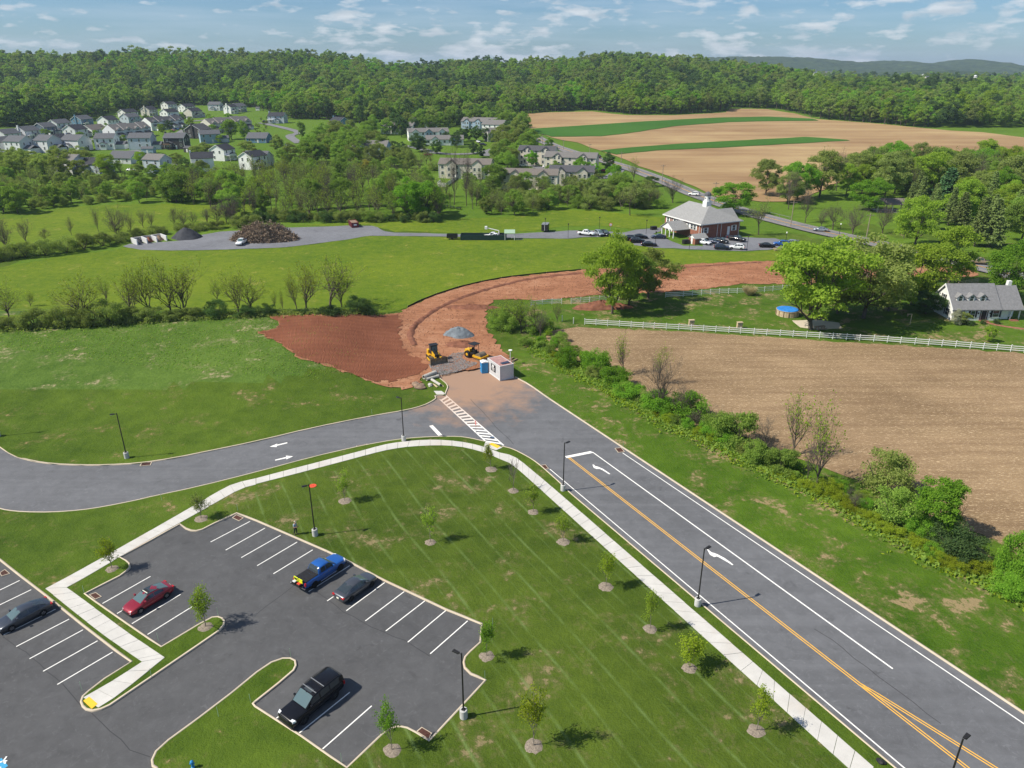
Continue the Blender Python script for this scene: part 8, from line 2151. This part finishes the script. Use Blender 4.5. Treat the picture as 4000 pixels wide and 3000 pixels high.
# faces +x, left is +y
vb = [(0, 0, .95), (.0, 0, 1.12), (.0, 0, 1.32), (.02, 0, 1.46), (.05, 0, 1.56), (.07, 0, 1.66), (.08, 0, 1.76),
      (.0, .10, .88), (.10, .11, .50), (.02, .11, .09), (.16, .12, .04),
      (.0, -.10, .88), (-.04, -.11, .50), (-.16, -.11, .09), (-.02, -.12, .04),
      (.0, .19, 1.42), (.04, .25, 1.16), (.27, .12, 1.10), (.34, .08, 1.12), (.0, -.19, 1.42), (.04, -.25, 1.16), (.27, -.12, 1.10), (.34, -.08, 1.12)]
eb = [(0, 1), (1, 2), (2, 3), (3, 4), (4, 5), (5, 6), (0, 7), (7, 8), (8, 9), (9, 10), (0, 11), (11, 12), (12, 13), (13, 14), (3, 15), (15, 16), (16, 17), (17, 18), (3, 19), (19, 20), (20, 21), (21, 22)]
rb = [(.15, .12), (.14, .11), (.16, .11), .09, .055, .095, .07, .09, .06, .045, .045, .09, .06, .045, .045, .06, .045, .034, .03, .06, .045, .034, .03]
skin('body', vb, eb, rb, M['skin'], e)
tv = [vb[0]] + vb[7:10] + vb[11:14]
skin('trousers', tv, [(0, 1), (1, 2), (2, 3), (0, 4), (4, 5), (5, 6)], [(.165, .135), .105, .078, .065, .105, .078, .065], M['trousers'], e)
sv = [(0, 0, .90), vb[1], vb[2], vb[3], vb[15], vb[16], vb[19], vb[20]]
skin('shirt', sv, [(0, 1), (1, 2), (2, 3), (3, 4), (4, 5), (3, 6), (6, 7)], [(.19, .15), (.175, .14), (.19, .14), .105, .08, .07, .08, .07], M['shirt'], e)
q = MB(); q.lathe([(.115, 1.74), (.11, 1.80), (.07, 1.85), (.01, 1.87)], 14, (.07, 0, 0)); q.box(.12, .26, -.08, .08, 1.735, 1.755); q.build('cap', M['hair'], e, smooth=True)
for sg in (-1, 1):
    q = MB(); q.box(-.06 + (.09 if sg > 0 else -.09), .2 + (.09 if sg > 0 else -.09) - .04, sg * .115 - .05, sg * .115 + .05, 0, .09); q.build('shoe', M['trousers'], e, bevel=.03)
    for k in range(4):
        q = MB(); yy = sg * (.10 - .018 * k); q.tube([(.33, yy, 1.13), (.37, yy - sg * .015, 1.14), (.385, yy - sg * .035, 1.12)], [.011, .010, .008], 6); q.build('finger', M['skin'], e)
    q = MB(); q.tube([(.32, sg * .05, 1.13), (.35, sg * .025, 1.16)], [.012, .009], 6); q.build('thumb', M['skin'], e)
rc = empty('remote_control', tuple(e.matrix_basis @ Vector((.40, 0, 1.12))), R(-20), 'small dark remote control held by the person', 'remote control')
q = MB(); q.box(-.05, .05, -.09, .09, 0, .04); q.build('body', M['black_plastic'], rc, bevel=.01); q = MB(); q.tube([(.04, .06, .03), (.12, .06, .10)], .008, 5); q.build('aerial', M['black_plastic'], rc)
x, y = W['hydrant']
e = empty('fire_hydrant', (x, y, 0), 0, 'blue fire hydrant on the grass at the bottom edge', 'hydrant')
q = MB(); q.lathe([(.14, 0), (.14, .08), (.10, .1), (.10, .55), (.14, .57), (.13, .66), (.04, .75)], 16); q.build('barrel', M['toilet'], e, smooth=False)
for t in range(3):
    q = MB(); q.lathe([(.06, .08), (.06, .19)], 10, (0, 0, .45), 'x'); o = q.build('outlet', M['toilet'], e); o.rotation_euler = (0, 0, t * 1.7)
M['stake'] = mat('pale_green_marker', (0.30, 0.42, 0.30), .6)
SL = ['near the drain by the red car', 'on the island walk edge', 'by the rounded island kerb', 'at the end of the tree island', 'on the lower lawn, thick and dark', 'at the lower lawn corner', 'at the inner stall corner', 'at the nose of the lower island', 'beside the corner tree', 'at the eastern lot corner', 'at the lowest lot corner', 'at the northern lot corner', 'beside the side road drain', 'behind the upper road kerb', 'behind the right kerb drain', 'behind the site office kerb']
sp = None
for p, s_ in zip(W['stakes'], SL):
    q = MB(); q.box(-.02, .02, -.008, .008, -.1, .95 if 'thick' not in s_ else 1.1); o = q.build('marker_stake', M['stake'], None)
    o.location = (p[0], p[1], 0); tag(o, 'thin pale marker stake ' + s_, 'stake', 'thin marker stakes')
rock(W['bag'], .28, 'crumpled black bag on the grass strip by the road', M['black_plastic'], 9, 'bag', 'plastic_bag')

# ---- fences ----
RAILM = {}
def fence(name, pts, label, h=1.35, rails=(.35, .75, 1.15), m=None, pw=.12, gap=None, cat='fence'):
    m = m or M['trim']
    o0 = pts[0]
    e = empty(name, (o0[0], o0[1], g0(o0)), 0, label, cat)
    k = ('post', h, pw, m.name)
    if k not in RAILM:
        q = MB(); q.box(-pw / 2, pw / 2, -pw / 2, pw / 2, -.1, h); q.add([(-pw * .6, -pw * .6, h), (pw * .6, -pw * .6, h), (pw * .6, pw * .6, h), (-pw * .6, pw * .6, h), (0, 0, h + .08)], [(3, 2, 1, 0), (0, 1, 4), (1, 2, 4), (2, 3, 4), (3, 0, 4)]); RAILM[k] = q.mesh('post', m)
        q = MB(); q.box(0, 1, -.022, .022, -.07, .07); RAILM[k + (1,)] = q.mesh('rail', m)
    for i, p in enumerate(pts):
        z = g0(p) - g0(o0)
        a = link('post', RAILM[k], e); a.location = (p[0] - o0[0], p[1] - o0[1], z)
        if i + 1 < len(pts) and (gap is None or i not in gap):
            b = pts[i + 1]; d = Vector((b[0] - p[0], b[1] - p[1], g0(b) - g0(p)))
            for rz in rails:
                r_ = link('rail', RAILM[k + (1,)], e); r_.location = (p[0] - o0[0], p[1] - o0[1], z + rz)
                r_.rotation_euler = (0, -math.atan2(d.z, math.hypot(d.x, d.y)), math.atan2(d.y, d.x)); r_.scale = (d.length, 1, 1)
    return e
fence('rail_fence', W['fence_front'], 'long white three-rail fence between stubble field and garden')
fence('rail_fence', W['fence_back_a'], 'white rail fence behind the garden, left run by the bushes', gap=(3,))
fence('rail_fence', W['fence_back_b'], 'white rail fence behind the garden, right run to the grass clump')
fence('rail_fence', W['fence_paddock'], 'short white fence behind the white house', m=M['timber'])
for p, lab in zip(W['fence_gate'], ('white post nearest the bushes, standing without rails', 'white gate post beside the end of the long fence')):
    q = MB(); q.box(-.07, .07, -.07, .07, -.1, 1.35); q.box(-.085, .085, -.085, .085, 1.35, 1.42); o = q.build('gate_post', M['trim'], None); o.location = (p[0], p[1], 0); tag(o, lab, 'post')
for p, lab in zip(W['boxes'], ('wooden box on the fence, nearer the oak', 'wooden box on the fence, nearer the pool')):
    e = empty('wooden_box', (p[0], p[1], .02), .1, lab, 'box', 'wooden boxes behind the fence')
    q = MB(); q.box(-.55, .55, -.3, .3, .0, 1.25); q.build('body', M['timber'], e, bevel=.02); q = MB(); q.box(-.62, .62, -.37, .37, 1.25, 1.33); q.build('lid', M['timber'], e)
sf = fence('silt_fence', W['silt'], 'low black silt fence along the curved edge of the earthworks', h=.6, rails=(), m=M['timber'], pw=.05)
fabric = M['black_plastic']; o0 = W['silt'][0]
for i in range(len(W['silt']) - 1):
    a, b = W['silt'][i], W['silt'][i + 1]
    d = Vector((b[0] - a[0], b[1] - a[1])); q = MB(); q.box(0, d.length, -.01, .01, 0, .38); o = q.build('fabric_panel', fabric, sf); o.location = (a[0] - o0[0], a[1] - o0[1], .05); o.rotation_euler = (0, 0, math.atan2(d.y, d.x))
yf = W['yardfence']
e = empty('yard_fence', (yf[0][0], yf[0][1], g0(yf[0])), 0, 'curved white panel fence behind the beige terrace', 'fence')
for i in range(len(yf) - 1):
    a, b = yf[i], yf[i + 1]; d = Vector((b[0] - a[0], b[1] - a[1])); q = MB(); q.box(0, d.length, -.04, .04, -1.0, 1.8); o = q.build('panel', M['trim'], e); o.location = (a[0] - yf[0][0], a[1] - yf[0][1], g0(a) - g0(yf[0])); o.rotation_euler = (0, 0, math.atan2(d.y, d.x))
fence('rail_fence', dense(W['streetfence'], 8, False), 'pale rail fence along the foot of the estate slope', m=M['timber'], pw=.2)

# ---- yard of the hall ----
M['green_metal'] = mat('dark_green_metal', (0.010, 0.035, 0.030), .6, vary=.2)
M['maroon'] = mat('maroon_metal', (0.16, 0.030, 0.035), .65, vary=.25)
def at(p, z=.1): return (p[0], p[1], g0(p) + z)
def openbox(q, L, D, H, t=.12):
    q.box(-L / 2, L / 2, -D / 2, D / 2, 0, t); q.box(-L / 2, L / 2, -D / 2, -D / 2 + t, t, H); q.box(-L / 2, L / 2, D / 2 - t, D / 2, t, H)
    q.box(-L / 2, -L / 2 + t, -D / 2 + t, D / 2 - t, t, H * .999); q.box(L / 2 - t, L / 2, -D / 2 + t, D / 2 - t, t, H * .998)
b = W['bins']
e = empty('debris_bay', at(((b[3][0] + b[4][0]) / 2, (b[3][1] + b[4][1]) / 2 + 2)), 0, 'long dark green walled bay beside the utility trucks', 'bay')
q = MB(); openbox(q, abs(b[4][0] - b[3][0]), 3.6, 1.6); q.build('wall', M['green_metal'], e)
q = MB(); q.box(-abs(b[4][0] - b[3][0]) / 2 + .2, abs(b[4][0] - b[3][0]) / 2 - .2, -1.6, 1.6, .13, .5); q.build('load', M['blackheap'], e)
e = empty('open_trailer', at(((b[0][0] + b[1][0]) / 2, b[0][1] + 1)), 0, 'small black open trailer left of the green bay', 'trailer')
q = MB(); openbox(q, 3.4, 2.0, 1.1, .08); q.v = [(x, y, z + .5) for x, y, z in q.v]; q.build('box', M['black_metal'], e)
for sg in (-1, 1): q = MB(); q.lathe([(.35, -.1), (.35, .1)], 14, (0, sg * 1.1, .35), 'y'); q.build('wheel', M['tyre'], e)
q = MB(); q.tube([(1.7, 0, .6), (2.9, 0, .5)], .05, 6); q.build('drawbar', M['black_metal'], e)
e = empty('shelter', at(((b[5][0] + b[6][0]) / 2 - 2, b[5][1] + 1.2)), 0, 'small shelter with pale roof and wire pen by the drive', 'shelter')
q = MB(); q.hexa([(-2, -1.5, 2.1), (1.4, -1.5, 2.1), (1.4, 1.5, 2.7), (-2, 1.5, 2.7), (-2, -1.5, 2.2), (1.4, -1.5, 2.2), (1.4, 1.5, 2.8), (-2, 1.5, 2.8)]); q.build('roof', M['stake'], e)
for xx in (-1.8, 1.2):
    for yy in (-1.3, 1.3): q = MB(); q.box(xx - .08, xx + .08, yy - .08, yy + .08, 0, 2.3); q.build('post', M['trim'], e)
q = MB(); q.box(1.5, 4, -1.3, -1.25, .1, .2); q.box(1.5, 4, -1.3, -1.25, 1.8, 1.9)
for k in range(6): q.box(1.5 + .5 * k, 1.56 + .5 * k, -1.3, -1.25, 0, 1.9)
q.build('pen', M['grey_metal'], e)
# bucket truck boom
bt = next(o for o in bpy.data.objects if o.get('label', '').startswith('white bucket truck'))
q = MB(); q.tube([(-2.0, .2, 1.2), (-2.0, .2, 2.3)], .18, 8); q.build('turret', M['trim'], bt); q = MB(); q.tube([(-2.0, .2, 2.3), (1.8, .2, 3.2)], .14, 8); q.build('boom', M['trim'], bt); q = MB(); q.box(1.7, 2.5, -.2, .6, 2.8, 3.7); q.build('bucket', M['trim'], bt, bevel=.05)
t = W['trailer']
e = empty('cargo_trailer', at(((t[0][0] + t[1][0]) / 2, t[0][1] + 1.6)), R(80), 'black enclosed cargo trailer with pale roof on the drive', 'trailer')
q = MB(); q.box(-2, 2, -1.05, 1.05, .5, 2.5); q.build('box', M['black_metal'], e, bevel=.05); q = MB(); q.box(-2.02, 2.02, -1.07, 1.07, 2.5, 2.6); q.build('roof', M['grey_metal'], e)
q = MB(); q.box(-2.06, -2.01, -.05, .05, .6, 2.4); q.build('door_bar', M['trim'], e)
for sg in (-1, 1): q = MB(); q.lathe([(.34, -.1), (.34, .1)], 14, (0, sg * 1.12, .34), 'y'); q.build('wheel', M['tyre'], e)
s_ = W['skip']
e = empty('roll_off_skip', at((s_[0][0] - .5, s_[0][1] + 2.6)), R(112), 'maroon roll-off skip at the back of the gravel yard', 'skip')
q = MB(); openbox(q, 6, 2.4, 1.7, .1); q.build('box', M['maroon'], e); q = MB()
for k in range(9):
    for sg in (-1, 1): q.box(-2.9 + k * .72, -2.8 + k * .72, sg * 1.2 - .06, sg * 1.2 + .06, .05, 1.69)
q.build('rib', M['maroon'], e); q = MB(); q.box(-2.8, 2.8, -1.08, 1.08, 1.3, 1.5); q.build('load', M['logwood'], e); q = MB(); q.box(-3.03, -3.005, -.5, .5, .7, 1.2); q.build('sign_plate', M['trim'], e)
by = W['bays']
bx0, by0 = by[0]; d = Vector((by[4][0] - by[1][0], by[4][1] - by[1][1])); ang = math.atan2(d.y, d.x); Lb = d.length
e = empty('storage_bays', at(by[1], .05), ang, 'three white concrete storage bays with mulch heaps', 'storage bay')
q = MB(); q.box(0, Lb, 4.6, 4.95, 0, 1.6); q.build('back_wall', M['walk'], e)
for k in range(4): q = MB(); q.box(k * (Lb - .35) / 3, k * (Lb - .35) / 3 + .35, 0, 4.58, 0, 1.6); q.build('divider', M['white_metal'], e)
for k, mm in enumerate((M['blackheap'], M['soil'], M['logwood'])):
    heap('mulch_load', (k + .5) * Lb / 3, 2.9, Lb / 6 * .8, 1.7, 1.5, mm, None, None, 20 + k, .2, .02, 20, 1.3, e)
bp = W['bpile']
heap('millings_heap', (bp[0][0] + bp[1][0]) / 2, (bp[0][1] + bp[1][1]) / 2 + 3, abs(bp[1][0] - bp[0][0]) / 2, 4.0, 3.6, M['blackheap'], 'dark grey cone of asphalt millings in the yard', 'heap', 31, .07, .08)
br = W['brush']
bcx = (br[0][0] + br[2][0]) / 2; bcy = br[1][1] + 4.5; brx = abs(br[2][0] - br[0][0]) / 2 * .92
M['brush'] = leaf_mat('dead_brush', (0.14, 0.10, 0.07), (0.46, 0.35, 0.26), 0.0)
rs = np.random.RandomState(8)
n = 3600
a = rs.uniform(0, 6.28, n); rr = np.sqrt(rs.uniform(0, 1, n))
hx = 4.6 * np.clip(1 - rr ** 2.2, 0, 1) * (1 + .25 * np.sin(3 * a)); P0 = np.column_stack([bcx + brx * rr * np.cos(a), bcy + 5.2 * rr * np.sin(a), hx * rs.uniform(.55, 1.08, n) + .1])
dd = rs.normal(size=(n, 3)); dd[:, 2] = dd[:, 2] * .5 + .25; dd /= np.linalg.norm(dd, axis=1)[:, None]
Ls = rs.uniform(.5, 1.7, n)
V1, F1 = tubes([(p, p + d_ * l_, r_, r_ * .4) for p, d_, l_, r_ in zip(P0, dd, Ls, rs.uniform(.03, .09, n))], 3)
C = P0[rs.randint(n, size=5200)] + rs.normal(size=(5200, 3)) * .45; C[:, 2] = np.maximum(C[:, 2], .1)
V2, F2 = leaf_quads(C, .34, rs)
V1[:, 2] = np.maximum(V1[:, 2], .05); V2[:, 2] = np.maximum(V2[:, 2], .05)
o = link('brush_heap', np_mesh('brush_heap', np.concatenate([V1, V2]), np.concatenate([F1, F2 + len(V1)]), (M['brush'],))); o.location = (0, 0, .1)
tag(o, 'big brown heap of cut brush and branches in the yard', 'brush heap')
core = heap('heap_core', bcx, bcy, brx * .9, 4.4, 3.6, M['logwood'], None, None, 33, .3, .0, 28, 1.8, o)
PLB = ['by the field edge of the drive lot', 'behind the parked jeep', 'beside the cargo trailer', 'at the drive bend before the hall', 'at the field edge of the hall lot', 'by the outbuilding lawn', 'by the portico lot', 'beside the blue car at the hall lot', 'at the highway verge']
for p, s_ in zip(W['poles'], PLB):
    e = empty('light_pole', at(p), 0, 'slim dark light pole ' + s_, 'light pole', 'light poles around the hall')
    q = MB(); q.tube([(0, 0, 0), (0, 0, 4.2)], .06, 6); q.build('pole', M['black_metal'], e); q = MB(); q.lathe([(.08, 4.2), (.22, 4.3), (.22, 4.55), (.05, 4.7)], 10); q.build('lantern', M['trim'] if 'blue car' in s_ or 'verge' in s_ else M['black_metal'], e)
M['polewood'] = mat('utility_pole_wood', (0.27, 0.22, 0.17), .9, vary=.2)
UL = ['farthest up the highway', 'at the upper bend of the highway', 'by the townhouse trees along the highway', 'opposite the upper townhouse row', 'opposite the grey townhouse end', 'beside the dark bush at the highway', 'next to the bright tree behind the hall', 'at the guard rail right of the hall', 'behind the big garden trees']
for p, hh, s_ in zip(W['upoles'], W['upole_tops'], UL):
    e = empty('utility_pole', at(p, 0), 0, 'wooden utility pole ' + s_, 'utility pole', 'utility poles along the highway')
    q = MB(); q.tube([(0, 0, -.2), (0, 0, hh)], [.17, .12], 8); q.build('pole', M['polewood'], e); q = MB(); q.box(-1.2, 1.2, -.06, .06, hh - .7, hh - .55); q.build('crossarm', M['polewood'], e)
    for xx in (-1.0, 0.35, 1.0): q = MB(); q.lathe([(.05, hh - .55), (.05, hh - .35)], 6, (xx, 0, 0)); q.build('insulator', M['grey_metal'], e)
for key, lab in (('guard', 'steel guard rail at the highway behind the hall'), ('guard_b', 'steel guard rail along the highway right of the hall')):
    fence('guard_rail', dense(W[key], 4, False), lab, h=.75, rails=(.6,), m=M['grey_metal'], pw=.14)
x, y = W['bench']
def table(p, lab, m, rz=0.):
    e = empty('picnic_table', at(p, .03), rz, lab, 'picnic table')
    for k in range(4): q = MB(); q.box(-1., 1., -.38 + k * .19, -.21 + k * .19, .72, .77); q.build('top_board', m, e)
    for sg in (-1, 1):
        q = MB(); q.box(-1., 1., sg * .75 - .13, sg * .75 + .13, .42, .46); q.build('bench_board', m, e)
        q = MB(); q.box(sg * .7 - .04, sg * .7 + .04, -.8, .8, .35, .41); q.hexa([(sg * .7 - .05, -.6, 0), (sg * .7 + .05, -.6, 0), (sg * .7 + .05, -.5, 0), (sg * .7 - .05, -.5, 0), (sg * .7 - .05, -.3, .72), (sg * .7 + .05, -.3, .72), (sg * .7 + .05, -.2, .72), (sg * .7 - .05, -.2, .72)])
        q.hexa([(sg * .7 - .05, .5, 0), (sg * .7 + .05, .5, 0), (sg * .7 + .05, .6, 0), (sg * .7 - .05, .6, 0), (sg * .7 - .05, .2, .72), (sg * .7 + .05, .2, .72), (sg * .7 + .05, .3, .72), (sg * .7 - .05, .3, .72)]); q.build('leg_frame', m, e)
table((x, y), 'pale picnic table on the grass by the hall lot', M['timber'])
for p, lab in zip(W['picnic'], ('dark picnic table nearest the tree line', 'middle one of three dark picnic tables', 'dark picnic table farthest from the tree line')): table(p, lab, M['black_metal'], .2)
table(W['table'], 'picnic table under the big garden tree', M['logwood'], .3)
x, y = W['stopsign_far']
e = empty('round_sign', at((x, y)), 0, 'small red and white round sign by the drive', 'sign')
q = MB(); q.box(-.04, .04, -.04, .04, 0, 2.2); q.build('post', M['grey_metal'], e); q = MB(); q.lathe([(.55, -.03), (.55, .03)], 16, (0, 0, 2.3), 'y'); bd = q.build('board', M['orange'], e); q = MB(); q.lathe([(.40, -.04), (.40, -.031)], 16, (0, 0, 2.3), 'y'); q.build('face', M['trim'], bd)
for (ox, oy, lab) in ((-7.2, -2.2, 'black waste container beside the outbuilding'), (-4.0, 19.5, 'black waste bin by the hall drive')):
    e = empty('waste_container', tuple(hall.matrix_basis @ Vector((ox, oy, .0))), hall.rotation_euler[2], lab, 'waste container')
    q = MB(); q.box(-1, 1, -.6, .6, .1, 1.3); q.build('box', M['black_metal'], e, bevel=.04); q = MB(); q.box(-1.04, 1.04, -.64, .64, 1.3, 1.38); q.build('lid', M['black_plastic'], e)

# ---- garden ----
x, y = W['pool']
e = empty('above_ground_pool', (x - 2.6, y + 2.4, .03), 0, 'round above-ground pool with blue cover behind the big tree', 'pool')
q = MB(); q.lathe([(2.4, 0), (2.4, 1.25)], 28); q.build('wall', M['timber'], e)
q = MB(); q.lathe([(2.48, 1.25), (2.48, 1.33), (2.2, 1.34)], 28); q.build('rim', M['timber'], e)
M['cover'] = mat('blue_tarpaulin', (0.02, 0.20, 0.58), .45, .5, vary=.3, scale=1.5, bump=.5, bscale=2.)
q = MB(); q.lathe([(2.4, 1.345), (2.0, 1.42), (1.2, 1.36), (.1, 1.38)], 28); q.build('cover', M['cover'], e, smooth=True)
for k in range(14): t_ = 2 * math.pi * k / 14; q = MB(); q.box(-.06, .06, -.04, .04, 0, 1.3); o = q.build('post', M['logwood'], e); o.location = (2.45 * math.cos(t_), 2.45 * math.sin(t_), 0); o.rotation_euler = (0, 0, t_ + math.pi / 2)
sheet('patio', W['patio'], 2.0, .045, M['kerb'], 'pale patio patch under the big garden tree', 'patio', edge=1., rough=.15)
x, y = W['swing']
e = empty('bird_feeder', (x, y, .0), 0, 'wooden bracket post with hanging feeder on the lawn', 'feeder')
q = MB(); q.box(-.06, .06, -.06, .06, 0, 2.4); q.build('post', M['timber'], e); q = MB(); q.box(-1.0, .1, -.05, .05, 2.3, 2.4); q.build('arm', M['timber'], e); q = MB(); q.lathe([(.12, 1.85), (.12, 2.1), (.2, 2.12), (.02, 2.28)], 8, (-.85, 0, 0)); q.build('feeder', M['logwood'], e)
x, y = W['grassclump']
rs = np.random.RandomState(4); n = 700; a = rs.uniform(0, 6.28, n); rr = rs.uniform(0, .5, n); out = rs.uniform(.5, 1.7, n)
M['straw'] = leaf_mat('dry_reed', (0.34, 0.25, 0.12), (0.62, 0.50, 0.30), .1)
V, F = tubes([(np.array([r_ * math.cos(t_), r_ * math.sin(t_), 0]), np.array([(r_ + o_) * math.cos(t_), (r_ + o_) * math.sin(t_), rs.uniform(1.2, 2.3)]), .035, .012) for t_, r_, o_ in zip(a, rr, out)], 3)
o = link('reed_clump', np_mesh('reed_clump', V, F, (M['straw'],))); o.location = (x, y, 0); tag(o, 'straw coloured reed clump beside the white back fence', 'reed clump')

# ---- undergrowth ----
def cover(name, poly_or_line, n, size, tint, label, seed, width=None, zr=.25):
    rs = np.random.RandomState(seed)
    if width is not None:
        q = dense(poly_or_line, .5, False); i = rs.randint(len(q), size=n); X = np.array([q[k][0] for k in i]) + rs.normal(size=n) * width; Y = np.array([q[k][1] for k in i]) + rs.normal(size=n) * width
    else:
        xs = [p[0] for p in poly_or_line]; ys = [p[1] for p in poly_or_line]
        X = rs.uniform(min(xs), max(xs), n * 3); Y = rs.uniform(min(ys), max(ys), n * 3); k = in_poly(X, Y, poly_or_line); X, Y = X[k][:n], Y[k][:n]
    k = ~(in_poly(X, Y, ROAD) | in_poly(X, Y, LOT)); X, Y = X[k], Y[k]
    C = np.column_stack([X, Y, hgt(X, Y) + rs.uniform(.02, zr, len(X))])
    V, F = leaf_quads(C, size, rs)
    V[:, 2] = np.maximum(V[:, 2], np.repeat(hgt(X, Y), 4) - .02)
    o = link(name, np_mesh(name, V, F, (LEAF[tint],))); tag(o, label, 'undergrowth', kind='stuff')
cover('undergrowth', W['hedge_line'], 9000, .22, 'mid', 'low green growth under the hedge along the stubble', 1, .9, .5)
cover('undergrowth', W['hedge_line'], 6500, .20, 'yellow', 'yellow green weeds along the lawn side of the hedge', 2, 1.1, .35)
cover('undergrowth', W['row_line'], 8000, .25, 'olive', 'olive growth along the foot of the hedgerow', 3, 1.0, .6)
BANK = [(-100, 128), (-60, 118), (-34, 116), (-26, 126), (-32, 137), (-46, 145), (-70, 147), (-100, 146)]
cover('rough_grass', BANK, 5000, .12, 'bright', 'tufts of rough grass on the upper bank', 4, None, .16)
cover('rough_grass', BANK, 4000, .12, 'pale', 'dry pale tufts among the rough bank grass', 5, None, .18)

# ---- the air ----
hz = MB(); hz.box(-7000, 9500, -400, 9500, -12, 175)
hm = bpy.data.materials.new('summer_haze'); hm.use_nodes = True
nt = hm.node_tree
for n in list(nt.nodes): nt.nodes.remove(n)
pv = nd(nt, 'VolumePrincipled', {'Color': (0.62, 0.78, 1.0, 1), 'Density': 0.00008, 'Anisotropy': 0.1})
nd(nt, 'OutputMaterial', {'Volume': pv.outputs[0]})
ho = hz.build('haze', hm)
tag(ho, 'thin blue summer haze over the whole valley', 'haze', kind='stuff')
